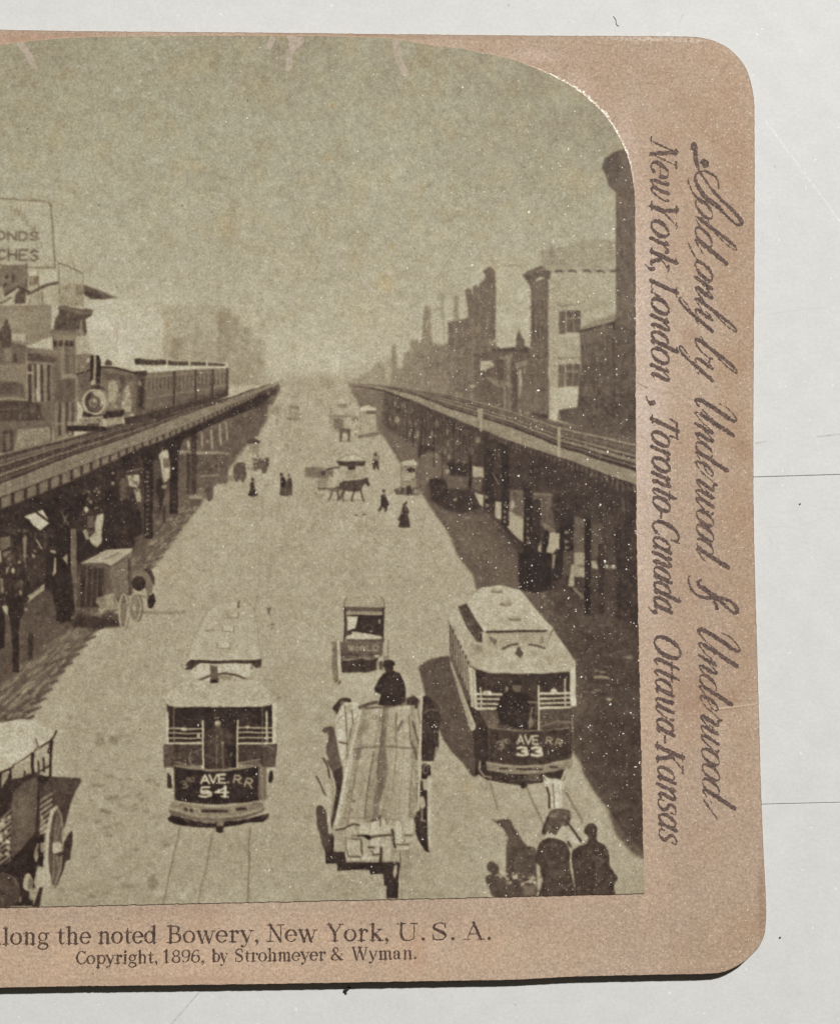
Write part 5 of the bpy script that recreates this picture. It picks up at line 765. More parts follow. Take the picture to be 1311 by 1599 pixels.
    blocks = [(172, 255, 240, 400, 156), (246, 240, 290, 310, 170), (290, 216, 338, 290, 164), (250, 320, 285, 470, 172), (286, 314, 360, 440, 170), (340, 200, 415, 285, 172), (418, 190, 490, 288, 176), (494, 180, 575, 285, 168), (362, 318, 412, 440, 162), (415, 306, 492, 375, 174), (425, 378, 495, 425, 180), (262, 446, 350, 474, 178), (352, 436, 480, 466, 172), (500, 296, 562, 474, 164), (566, 300, 592, 470, 148), (595, 190, 640, 350, 178), (645, 170, 722, 285, 172), (655, 300, 712, 345, 166), (596, 366, 690, 396, 184), (580, 410, 625, 470, 160)]
    for x0, y0, x1, y1, t in blocks:
        j = lambda: rng.uniform(-5, 5)
        V.p(t, (x0+j(), y0+j()), (x1+j(), y0+j()), (x1+j(), y1+j()), (x0+j(), y1+j()), soft=.2); V.c([(x0, y0), (x1, y0), (x1, y1), (x0, y1)], 3, (140, 186), (2, 6), (3, 9), .5)
        V.l(rng.uniform(96, 128), [(x0, y1), (x1, y1)], 7, .65); V.l(rng.uniform(104, 136), [(x1, y0), (x1, y1)], 6, .6)
    for q, w, t in (([(176, 252), (240, 240), (270, 222), (300, 208), (340, 216)], 12, 64), ([(330, 292), (380, 290), (420, 300), (470, 292), (560, 288)], 14, 66), ([(570, 250), (578, 300), (582, 350), (590, 370)], 18, 66), ([(420, 190), (470, 178), (485, 150), (490, 225)], 11, 80), ([(525, 175), (530, 210)], 9, 84), ([(290, 316), (350, 314), (362, 420)], 10, 78), ([(274, 440), (350, 440)], 12, 76), ([(405, 372), (440, 376)], 15, 70), ([(492, 378), (490, 470)], 20, 58), ([(425, 400), (440, 425), (480, 420)], 11, 74), ([(598, 352), (690, 356)], 11, 92), ([(660, 292), (712, 292)], 12, 96), ([(626, 410), (628, 470)], 9, 84), ([(258, 390), (262, 440)], 9, 84), ([(250, 300), (246, 400)], 7, 104)):
        V.l(t, q, w, .9)
    V.s(42, (372, 290), (400, 285), (425, 298), (418, 316), (398, 318), (380, 304)); V.e(112, 545, 190, 14, 24, .6, .3)
    cur[0] = 12
    # driver
    poly(48, [(598, 1052), (606, 1047), (614, 1047), (624, 1052), (630, 1064), (634, 1080), (633, 1098), (622, 1102), (600, 1102), (590, 1101), (592, 1092), (595, 1084), (586, 1080), (584, 1075), (590, 1062)])
    ell(58, 607, 1043, 7, 8); poly(46, [(597, 1040), (599, 1032), (608, 1030), (615, 1033), (617, 1038), (612, 1042), (600, 1043)]); poly(52, [(590, 1034), (597, 1032), (598, 1046), (592, 1046)], .7); poly(60, [(634, 1092), (646, 1087), (652, 1094), (650, 1102), (636, 1102)]); clutter([(596, 1056), (628, 1056), (630, 1096), (596, 1098)], 22, (38, 66), (3, 8), (4, 12), .5)
    cur[0] = 0

def draw_near_pair():
    W = Win(750, 1190, 3.796)
    # shadows of horse and men, with scraps of light through the wheel
    W.s(78, (70, 338), (95, 345), (120, 338), (175, 340), (200, 390), (240, 450), (280, 500), (325, 515), (330, 620), (330, 800), (260, 800), (160, 690), (150, 600), (152, 500), (165, 460), (140, 400), (108, 370), a=.95, soft=.6); W.c([(150, 380), (240, 460), (320, 540), (320, 780), (170, 680)], 60, (58, 104), (2, 6), (2, 7), .6)
    W.s(74, (38, 610), (60, 590), (92, 600), (108, 630), (108, 658), (140, 680), (200, 690), (250, 740), (250, 800), (80, 800), (50, 750), (28, 700), (36, 676), (66, 660), (44, 640), a=.95, soft=.5)
    for k in range(34): x = rng.uniform(95, 330); y = 690+rng.uniform(-36, 34); W.e(rng.uniform(126, 190), x, y, rng.uniform(4, 11), rng.uniform(3, 9), .85)
    W.p(176, (185, 690), (215, 660), (220, 695)); W.p(170, (290, 700), (312, 665), (308, 715), (262, 715), a=.9); W.p(150, (150, 685), (170, 680), (168, 700), (150, 700)); W.p(126, (250, 730), (330, 730), (320, 790), (255, 790), a=.5, soft=.7)
    cur[0] = 13
    W.p(178, (366, 66), (392, 92), (420, 100), (450, 96), (474, 104), (496, 78), (494, 140), (480, 170), (490, 262), (470, 282), (420, 276), (404, 200), (390, 140), (374, 120)); W.s(188, (440, 110), (475, 110), (480, 200), (470, 270), (445, 262), (440, 180), a=.8, soft=.3); W.l(66, [(394, 150), (404, 190), (408, 270)], 13); W.l(96, [(428, 130), (432, 200), (436, 270)], 8, .8); W.l(70, [(368, 72), (384, 108)], 6, .8); W.l(72, [(498, 88), (490, 110)], 6, .8); W.l(104, [(492, 170), (560, 260), (600, 340)], 6, .6)
    W.s(86, (405, 300), (425, 280), (470, 276), (526, 286), (532, 330), (520, 370), (480, 400), (470, 430), (410, 430), (370, 430), (364, 400), (390, 360)); W.c([(405, 290), (528, 290), (520, 380), (380, 420)], 46, (60, 132), (2, 7), (2, 7), .6); W.l(54, [(368, 420), (378, 380), (400, 330)], 16, .8); W.l(60, [(520, 370), (560, 420), (596, 470)], 12)
    W.s(174, (456, 420), (480, 385), (505, 390), (500, 470), (470, 475), (450, 446)); W.p(172, (400, 425), (450, 432), (448, 450), (405, 448)); W.p(176, (380, 440), (404, 400), (402, 450), (376, 462)); W.p(176, (512, 420), (530, 405), (588, 470), (570, 486), (540, 468)); W.p(156, (530, 500), (556, 490), (540, 550), (528, 540), a=.9); W.l(60, [(520, 470), (536, 500)], 12)
    cur[0] = 14
    W.s(66, (330, 540), (350, 480), (385, 455), (430, 450), (480, 462), (515, 490), (530, 545), (528, 620), (545, 700), (560, 800), (560, 900), (330, 900), (345, 780), (368, 690), (350, 620), (322, 590)); W.c([(350, 480), (510, 490), (540, 790), (360, 790)], 90, (52, 86), (3, 11), (5, 20), .5); W.l(100, [(388, 640), (392, 720)], 6, .5)
    cur[0] = 15
    W.s(65, (540, 540), (570, 505), (625, 480), (634, 440), (612, 415), (622, 380), (650, 362), (676, 368), (692, 395), (690, 430), (690, 468), (740, 500), (762, 560), (766, 610), (800, 665), (812, 690), (790, 730), (795, 800), (795, 900), (560, 900), (556, 740), (545, 640)); W.c([(560, 520), (740, 520), (780, 780), (580, 790)], 100, (52, 86), (3, 11), (5, 20), .5); W.s(76, (622, 384), (650, 366), (680, 374), (690, 400), (650, 408), (622, 402), a=.6); W.l(96, [(632, 500), (640, 570)], 6, .5); W.l(90, [(690, 590), (684, 680)], 6, .5); W.l(84, [(640, 400), (655, 440)], 10, .4, .3)
    cur[0] = 0
    W.c([(330, 740), (800, 740), (800, 800), (330, 800)], 60, (44, 92), (3, 9), (2, 6), .5, 0, .3)

def draw_view():
    """the whole printed street view; returns tone, subject ids, brown stains and scuffs"""
    global T
    draw_sky_and_far(); draw_buildings_across(); draw_left_front()
    T[:] = blur(T, .6)
    draw_street(); draw_right_line(); draw_left_line(); draw_train()
    T[:] = blur(T, .4)
    draw_far_traffic(); draw_left_wagons()
    T[:] = blur(T, .45)
    draw_tram_left(); draw_tram_right(); draw_delivery_cart(); draw_lumber_wagon(); draw_near_pair()
    T[:] = blur(T, .6)
    # the wet-plate image is never crisp: nudge it about at the scale of its grain
    dx = .14*fractal(T.shape, 1.0, 21)+.3*fractal(T.shape, 7, 22); dy = .14*fractal(T.shape, 1.0, 23)+.3*fractal(T.shape, 7, 24)
    X = np.clip(np.arange(PW)[None, :]+dx, 0, PW-1.001); Y = np.clip(np.arange(PH)[:, None]+dy, 0, PH-1.001)
    ix, iy = X.astype(int), Y.astype(int); fx, fy = X-ix, Y-iy
    T[:] = (T[iy, ix]*(1-fx)+T[iy, ix+1]*fx)*(1-fy)+(T[iy+1, ix]*(1-fx)+T[iy+1, ix+1]*fx)*fy
    T[:] = .78*T+.22*blur(T, 1.7)            # halation softens every edge
    T[:] += .16*(T-blur(T, 8)); T[:] = np.clip(T, 22, 204)
    T[:] -= 5*np.clip((118-T)/60., 0, 1)
    dark = np.clip((140-T)/60., 0, 1)
    T[:] += 3*(ID > 0)*fractal(T.shape, 1.8, 28)
    T[:] += dark*(3.2*fractal(T.shape, 1.3, 25)+2.4*fractal(T.shape, 3, 26)+2*fractal(T.shape, 9, 27))
    # the far distance pales out toward the end of the street
    yy = (np.arange(PH)-OY)[:, None]; xx = (np.arange(PW)-OX)[None, :]
    veil = np.exp(-((xx-480)/80.)**2-((yy-558)/45.)**2); T[:] += (181-T)*veil*.5
    murk = np.exp(-((xx-500)/95.)**2-((yy-596)/13.)**2)*(1+.25*fractal(T.shape, 6, 31)); T[:] += (142-T)*np.clip(murk, 0, 1)*.6
    lo = np.clip((yy-640)/120., 0, 1)
    grain = 4.5*fractal(T.shape, .75, 5)+2.6*fractal(T.shape, 2.2, 6)+1.8*fractal(T.shape, 5, 7)+1.6*fractal(T.shape, 14, 8)+1.8*fractal(T.shape, 45, 9)
    T[:] += grain*np.clip((T-20)/110., .5, 1.05)
    # foxing: brown spots; scuffs: pale scraped places
    fox = np.zeros_like(T); scuff = np.zeros_like(T)
    for x, y, r, a in ((600, 441, 15, .5), (596, 432, 8, .4), (565, 500, 12, .3), (519, 164, 5, .6), (510, 246, 5, .6), (658, 292, 5, .5), (612, 386, 5, .5), (355, 358, 14, .4), (345, 343, 7, .35), (305, 261, 8, .3), (625, 490, 4, .5), (450, 490, 5, .25), (508, 971, 4, .5), (790, 322, 5, .5), (731, 1228, 9, .4), (553, 402, 7, .2), (745, 370, 6, .3), (262, 890, 10, .2), (520, 1060, 8, .2)):
        d = np.hypot(xx-x, yy-y)/r; fox = np.maximum(fox, a*np.exp(-d**2))
    fox += .10*np.clip(fractal(T.shape, 9, 11), 0, 3)*np.clip((700-yy)/500., 0, 1)+.05*np.clip(fractal(T.shape, 3, 12)-.8, 0, 3)
    for pts, w in (([(31, 68), (40, 78), (50, 97), (54, 103)], 9), ([(452, 58), (468, 64), (452, 80), (450, 106)], 9), ([(425, 60), (420, 72)], 9), ([(616, 64), (622, 92), (632, 114)], 9), ([(470, 62), (455, 70)], 10)):
        q = np.array(pts, float)
        for (ax, ay), (bx, by) in zip(q[:-1], q[1:]):
            t = np.clip(((xx-ax)*(bx-ax)+(yy-ay)*(by-ay))/((bx-ax)**2+(by-ay)**2), 0, 1)
            d = np.hypot(xx-ax-t*(bx-ax), yy-ay-t*(by-ay)); scuff = np.maximum(scuff, np.clip(w/2-d+.8, 0, 1)*.85)
    scuff = np.clip(scuff*(1+.25*fractal(T.shape, 2, 13)), 0, 1)
    # thin scratches that lift the silver
    for (x0, y0, x1, y1) in ((556, 322, 572, 365), (512, 430, 516, 442), (180, 514, 184, 524), (768, 738, 778, 756)):
        t = np.clip(((xx-x0)*(x1-x0)+(yy-y0)*(y1-y0))/((x1-x0)**2+(y1-y0)**2), 0, 1); d = np.hypot(xx-x0-t*(x1-x0), yy-y0-t*(y1-y0)); scuff = np.maximum(scuff, .5*np.clip(1.2-d, 0, 1))
    ell_d = np.hypot((xx-181)/3.2, (yy-518)/6.); scuff = np.maximum(scuff, np.clip(1.6-ell_d, 0, 1))
    for (x, y, r) in ((186, 1190, 3.5), (237, 1248, 3), (255, 1262, 3), (310, 332, 4.5), (308, 375, 4), (276, 290, 3)): scuff = np.maximum(scuff, .7*np.clip(r-np.hypot(xx-x, (yy-y)*1.5), 0, 1))
    return T, ID, fox, scuff

SEPIA_T = [20, 45, 60, 90, 120, 150, 170, 200]
SEPIA = np.array([(36, 27, 24), (59, 46, 40), (75, 61, 52), (106, 92, 78), (134, 121, 101), (164, 153, 128), (183, 174, 150), (213, 207, 187)], float)
def sepia(t, fox, scuff, yy):
    c = np.stack([np.interp(t, SEPIA_T, SEPIA[:, i]) for i in range(3)], -1)
    c += np.array([8, -6, -26])*fox[..., None]
    g = np.clip((620-yy)/400., 0, 1)[..., None]*np.clip((t-120)/40., 0, 1)[..., None]
    c += g*np.array([-2, 3, 4])            # cooler, greener silver in the sky
    c += (np.array([186, 170, 154])-c)*scuff[..., None]
    return np.clip(c, 8, 245)

# ---------------------------------------------------------------- materials
class Nodes:
    def __init__(s, name):
        s.m = bpy.data.materials.new(name); s.m.use_nodes = True; s.t = s.m.node_tree; s.bsdf = s.t.nodes['Principled BSDF']
        s.co = s.t.nodes.new('ShaderNodeTexCoord').outputs['Object']
    def n(s, kind, **kw):
        o = s.t.nodes.new('ShaderNode'+kind)
        for k, v in kw.items():
            if k.startswith('i_'):
                key = k[2:]; key = int(key) if key.isdigit() else key
                s.put(o.inputs[key], v)
            else: setattr(o, k, v)
        return o
    def put(s, sock, v):
        if isinstance(v, bpy.types.NodeSocket): s.t.links.new(v, sock)
        else: sock.default_value = v
    def noise(s, scale, detail=3, rough=.55, co=None, dist=0):
        return s.n('TexNoise', i_Vector=co or s.co, i_Scale=scale, i_Detail=detail, i_Roughness=rough, i_Distortion=dist).outputs['Fac']
    def ramp(s, fac, a, b, va=0., vb=1.):
        o = s.n('MapRange', i_0=fac, i_1=a, i_2=b, i_3=va, i_4=vb); return o.outputs[0]
    def mul(s, a, b): return s.n('Math', operation='MULTIPLY', i_0=a, i_1=b).outputs[0]
    def add(s, a, b): return s.n('Math', operation='ADD', i_0=a, i_1=b).outputs[0]
    def math(s, op, a, b=0.): return s.n('Math', operation=op, i_0=a, i_1=b).outputs[0]
    def mix(s, f, a, b):
        o = s.n('Mix', data_type='RGBA', i_0=f)
        s.put(o.inputs[6], a); s.put(o.inputs[7], b); return o.outputs[2]
    def scale_rgb(s, col, f):
        o = s.n('Mix', data_type='RGBA', blend_type='MULTIPLY', i_0=1.); s.put(o.inputs[6], col)
        c = s.n('CombineColor'); [s.put(c.inputs[i], f) for i in range(3)]; s.put(o.inputs[7], c.outputs[0]); return o.outputs[2]
    def specks(s, scale, keep, size):
        """small scattered flecks: 1 inside a fleck"""
        nz = s.n('TexNoise', i_Vector=s.co, i_Scale=scale*2.2, i_Detail=1.)
        off = s.n('VectorMath', operation='SCALE'); s.put(off.inputs[0], nz.outputs['Color']); s.put(off.inputs['Scale'], .7/scale)
        ad = s.n('VectorMath', operation='ADD'); s.put(ad.inputs[0], s.co); s.put(ad.inputs[1], off.outputs[0])
        v = s.n('TexVoronoi', i_Vector=ad.outputs[0], i_Scale=scale)
        r = s.n('SeparateColor'); s.put(r.inputs[0], v.outputs['Color'])
        pick = s.math('LESS_THAN', r.outputs[0], keep)
        rad = s.mul(r.outputs[1], size)
        return s.mul(pick, s.math('LESS_THAN', v.outputs['Distance'], rad))
    def bump(s, h, strength, dist):
        b = s.n('Bump', i_Strength=strength, i_Distance=dist, i_Height=h); s.put(s.bsdf.inputs['Normal'], b.outputs[0])
    def done(s, col, rough=.6, spec=.3):
        s.put(s.bsdf.inputs['Base Color'], col); s.put(s.bsdf.inputs['Roughness'], rough); s.put(s.bsdf.inputs['Specular IOR Level'], spec); return s.m

def xy(s):
    o = s.n('SeparateXYZ'); s.put(o.inputs[0], s.co); return o.outputs[0], o.outputs[1]
def blob(s, x, y, px, py, rx, ry):
    """1 at a place on the surface, falling to 0 around it (layout units)"""
    c = onto([(px, py)])[0]
    a = s.math('DIVIDE', s.math('SUBTRACT', x, c[0]), rx*MM); b = s.math('DIVIDE', s.math('SUBTRACT', y, c[1]), ry*MM)
    d = s.add(s.mul(a, a), s.mul(b, b)); return s.n('Math', operation='SUBTRACT', i_0=1., i_1=d, use_clamp=True).outputs[0]

def seg(s, x, y, p, q, w, z=CARD_T):
    """1 along a thin straight mark on the surface"""
    a, c = onto([p, q], z)[:, :2]; L = float(np.hypot(*(c-a))); t = (c-a)/L
    dx, dy = s.math('SUBTRACT', x, a[0]), s.math('SUBTRACT', y, a[1])
    along = s.add(s.mul(dx, t[0]), s.mul(dy, t[1])); off = s.math('ABSOLUTE', s.add(s.mul(dx, -t[1]), s.mul(dy, t[0])))
    return s.mul(s.mul(s.math('GREATER_THAN', along, 0.), s.math('LESS_THAN', along, L)), s.n('MapRange', i_0=off, i_1=w*MM*.3, i_2=w*MM, i_3=1., i_4=0.).outputs[0])

def mat_mount():
    s = Nodes('aged_card_stock'); x, y = xy(s)
    big = s.noise(45, 4, .6); mid = s.noise(260, 4, .65); fine = s.noise(3600, 4, .75); fib = s.noise(9500, 2, .7)
    col = s.mix(s.ramp(big, .3, .72), alb((197, 174, 153)), alb((176, 153, 133)))
    col = s.mix(s.ramp(mid, .45, .8, 0, .55), col, alb((178, 145, 118)))
    col = s.mix(s.ramp(s.noise(90, 3), .52, .75, 0, .5), col, alb((205, 180, 157)))
    # wear: the strip beside the picture has bleached, the outer margin and corners have browned
    for px, py, rx, ry, c, a in ((1002, 660, 50, 430, (214, 195, 180), .95), (1010, 1150, 60, 380, (205, 180, 158), .55), (300, 1500, 680, 75, (212, 183, 155), .75),
                                 (1155, 700, 45, 620, (172, 141, 112), .55), (1110, 250, 130, 220, (176, 146, 120), .55), (1080, 1085, 45, 45, (163, 124, 98), .6), (1155, 1470, 60, 80, (176, 148, 122), .6), (1075, 525, 22, 22, (160, 122, 98), .5),
                                 (1147, 1095, 26, 22, (160, 126, 100), .3), (650, 1480, 22, 40, (190, 155, 128), .6), (660, 1505, 16, 10, (180, 144, 116), .5), (1090, 1455, 18, 60, (168, 150, 122), .4), (1155, 700, 20, 14, (150, 116, 92), .4), (880, 1400, 40, 14, (192, 165, 145), .5), (60, 60, 160, 10, (190, 140, 112), .8), (1000, 60, 70, 6, (228, 216, 200), .7), (1075, 64, 30, 6, (224, 210, 194), .6), (838, 88, 46, 13, (208, 184, 170), .7), (905, 140, 30, 30, (206, 182, 166), .5), (975, 225, 22, 60, (208, 186, 170), .6), (1188, 1400, 7, 90, (150, 122, 98), .6), (1090, 1516, 60, 8, (156, 128, 104), .6), (600, 57, 300, 6, (150, 112, 86), .6), (250, 1530, 200, 7, (168, 136, 108), .5)):
        f = s.mul(s.mul(blob(s, x, y, px, py, rx, ry), s.ramp(mid, .25, .65, .3*a, 1.0*a)), 1. if ry > 12 else s.ramp(fine, .42, .58, .1, 1.)); col = s.mix(f, col, alb(c))
    col = s.scale_rgb(col, s.ramp(fine, .32, .68, .74, 1.22)); col = s.scale_rgb(col, s.ramp(fib, .28, .72, .78, 1.20)); col = s.scale_rgb(col, s.ramp(s.noise(1500, 3, .6), .3, .7, .92, 1.07))
    col = s.mix(s.ramp(s.noise(5200, 3, .7), .56, .74, 0, .45), col, alb((150, 138, 110)))
    col = s.mix(s.mul(s.specks(2600, .05, .30), .4), col, alb((120, 86, 66)))
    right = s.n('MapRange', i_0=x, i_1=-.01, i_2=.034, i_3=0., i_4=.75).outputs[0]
    col = s.mix(s.mul(s.specks(5200, .16, .40), right), col, alb((232, 216, 198)))  # fibre glints painted into the colour as pale flecks, denser to the right
    for p, q, wd, c, a in (((1118, 1107), (1180, 1099), 1.6, (222, 200, 178), .7), ((1118, 1109), (1180, 1101), 1.2, (150, 122, 98), .5), ((992, 596), (1010, 606), 1.4, (120, 92, 78), .7), ((1040, 1312), (1038, 1322), 2, (150, 96, 60), .6)):
        col = s.mix(s.mul(seg(s, x, y, p, q, wd), s.ramp(mid, .3, .55, .2*a, a)), col, alb(c))
    s.bump(s.add(s.mul(fine, .6), s.mul(fib, .5)), .30, .00006)
    return s.done(col, .72, .25)

def mat_edge():
    s = Nodes('card_edge'); return s.done(s.mix(s.noise(900, 4), alb((120, 92, 70)), alb((88, 66, 48))), .85, .1)

def mat_print():
    s = Nodes('albumen_print'); x, y = xy(s)
    a = s.n('Attribute', attribute_name='silver').outputs['Color']
    fine = s.noise(4200, 4, .75); fib = s.noise(10500, 2, .7); mid = s.noise(900, 3, .6)
    col = s.scale_rgb(a, s.ramp(fine, .3, .7, .82, 1.17)); col = s.scale_rgb(col, s.ramp(fib, .28, .72, .80, 1.19)); col = s.scale_rgb(col, s.ramp(mid, .3, .7, .95, 1.05))
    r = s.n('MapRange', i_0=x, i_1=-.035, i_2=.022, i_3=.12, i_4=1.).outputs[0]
    f = s.add(s.mul(s.specks(2600, .022, .30), r), s.mul(s.specks(5600, .030, .42), s.mul(r, .8)))  # sparkle painted as white flecks in the base colour, stronger toward the right
    col = s.mix(s.mul(s.specks(5000, .20, .44), s.mul(r, .24)), col, alb((214, 208, 188)))  # fainter painted glints between the white ones
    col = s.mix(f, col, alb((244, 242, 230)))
    col = s.mix(s.mul(s.specks(1800, .02, .22), .5), col, alb((84, 68, 52)))
    s.bump(s.add(s.mul(fine, .5), s.mul(fib, .4)), .30, .00005)
    return s.done(col, s.ramp(mid, .3, .7, .42, .58), .32)

def mat_paper_edge():
    s = Nodes('torn_paper_edge'); return s.done(s.mix(s.mul(s.ramp(s.noise(4200, 3), .40, .56), s.n('Math', operation='MULTIPLY', i_0=blob(s, *xy(s), 930, 170, 130, 150), i_1=1.6, use_clamp=True).outputs[0]), alb((170, 148, 126)), alb((236, 230, 218))), .8, .2)

def mat_ink(name, c0, c1, wear):
    s = Nodes(name); n = s.noise(2300, 3, .7)
    col = s.mix(s.ramp(n, .35, .7), alb(c0), alb(c1)); col = s.mix(s.ramp(s.noise(5200, 2), .55-wear, .75), col, alb((150, 120, 100)))
    return s.done(col, .7, .2)

def mat_sheet():
    s = Nodes('white_sheet'); x, y = xy(s)
    big = s.noise(25, 4, .6); mid = s.noise(420, 4, .6); fine = s.noise(2800, 4, .75); fib = s.noise(8000, 2, .7)
    col = s.mix(s.ramp(big, .3, .7), (.745, .75, .735, 1), (.715, .72, .705, 1))
    col = s.scale_rgb(col, s.ramp(mid, .3, .7, .965, 1.03)); col = s.scale_rgb(col, s.ramp(fine, .3, .7, .945, 1.055)); col = s.scale_rgb(col, s.ramp(fib, .25, .75, .955, 1.045))
    col = s.mix(s.mul(s.specks(2200, .05, .30), .8), col, (.92, .92, .92, 1)); col = s.mix(s.mul(s.specks(900, .015, .14), .4), col, (.35, .36, .38, 1))
    for px, py, rx, ry, c, a in ((1240, 1555, 16, 8, (.42, .43, .48, 1), .8), (1235, 1552, 30, 14, (.6, .61, .65, 1), .6)):
        col = s.mix(s.mul(blob(s, x, y, px, py, rx, ry), s.ramp(mid, .4, .7, 0, a)), col, c)
    for p, q, wd, c, a in (((1194, 188), (1240, 250), 1.9, (.92, .92, .92, 1), .75), ((1240, 250), (1311, 346), 1.7, (.92, .92, .92, 1), .75), ((1176, 693), (1196, 689), 1.6, (.36, .36, .36, 1), .7), ((1274, 682), (1330, 676), 1.6, (.36, .36, .36, 1), .8),
                           ((262, 1606), (314, 1546), 1.8, (.5, .44, .44, 1), .8), ((1200, 490), (1280, 480), 1.2, (.5, .5, .5, 1), .4), ((1196, 824), (1230, 822), 1.2, (.5, .5, .5, 1), .4), ((1256, 820), (1284, 808), 1.2, (.5, .5, .5, 1), .4), ((1060, 35), (1066, 22), 1.4, (.4, .4, .4, 1), .6), ((424, 75), (428, 84), 1.4, (.45, .45, .45, 1), .5)):
        col = s.mix(s.mul(seg(s, x, y, p, q, wd, 0.), s.ramp(fine, .40, .58, .05*a, a)), col, c)
    s.bump(s.add(s.mul(fine, .6), s.mul(mid, .5)), .25, .00006)
    return s.done(col, .62, .25)

def flat_mat(name, c, rough=.7, c2=None):
    s = Nodes(name); return s.done(s.mix(s.noise(3000, 2), alb(c), alb(c2 or c)), rough, .2)

# ---------------------------------------------------------------- mesh helpers
def mesh_obj(name, verts, faces, mat, parent=None):
    me = bpy.data.meshes.new(name); me.from_pydata([tuple(v) for v in verts], [], [tuple(f) for f in faces]); me.update()
    return link(name, me, mat, parent)
def link(name, me, mat, parent=None):
    me.materials.append(mat); o = bpy.data.objects.new(name, me); C.objects.link(o)
    if parent: o.parent = parent
    return o
def slab(name, top, z0, z1, mat, edge, parent=None, bevel=0.):
    """a flat piece with an outline (layout points, seen from above) between two heights"""
    T1 = onto(top, z1); n = len(T1); rings = []
    if bevel:
        t2 = T1-np.roll(T1, 1, 0); t3 = np.roll(T1, -1, 0)-T1; t = t2+t3
        nrm = np.c_[-t[:, 1], t[:, 0], 0*t[:, 0]]; nrm /= np.linalg.norm(nrm, axis=1)[:, None]+1e-12
        A = T1.copy(); area = np.sum(T1[:, 0]*np.roll(T1[:, 1], -1)-np.roll(T1[:, 0], -1)*T1[:, 1])
        sg = 1 if area > 0 else -1
        rings = [T1+nrm*sg*bevel, T1-[0, 0, bevel], np.c_[T1[:, :2], np.full(n, z0)]]
    else: rings = [T1, np.c_[T1[:, :2], np.full(n, z0)]]
    area = np.sum(T1[:, 0]*np.roll(T1[:, 1], -1)-np.roll(T1[:, 0], -1)*T1[:, 1])
    V = np.vstack(rings); F = []
    idx = list(range(n)); F.append(idx if area > 0 else idx[::-1])
    for k in range(len(rings)-1):
        for i in range(n):
            j = (i+1) % n; q = [k*n+i, k*n+n+i, k*n+n+j, k*n+j]
            F.append(q if area > 0 else q[::-1])
    o = mesh_obj(name, V, F, mat, parent); o.data.materials.append(edge)
    for p in o.data.polygons[1:]: p.material_index = 1
    return o
def spline(pts, step=3.):
    """Catmull-Rom through points"""
    p = np.asarray(pts, float); p = np.vstack([2*p[0]-p[1], p, 2*p[-1]-p[-2]]); out = []
    for i in range(1, len(p)-2):
        n = max(2, int(np.hypot(*(p[i+1]-p[i])[:2])/step)); t = np.linspace(0, 1, n, endpoint=False)[:, None]
        a, b, c, d = p[i-1], p[i], p[i+1], p[i+2]
        out.append(.5*((2*b)+(c-a)*t+(2*a-5*b+4*c-d)*t**2+(3*b-a-3*c+d)*t**3))
    out.append(p[-2:-1]); return np.vstack(out)
def jagged(pts, amp, seed):
    g = np.random.default_rng(seed); n = len(pts); r = g.standard_normal((n, 2))
    r = (r+np.roll(r, 1, 0)+np.roll(r, -1, 0))/2; return pts+r*amp

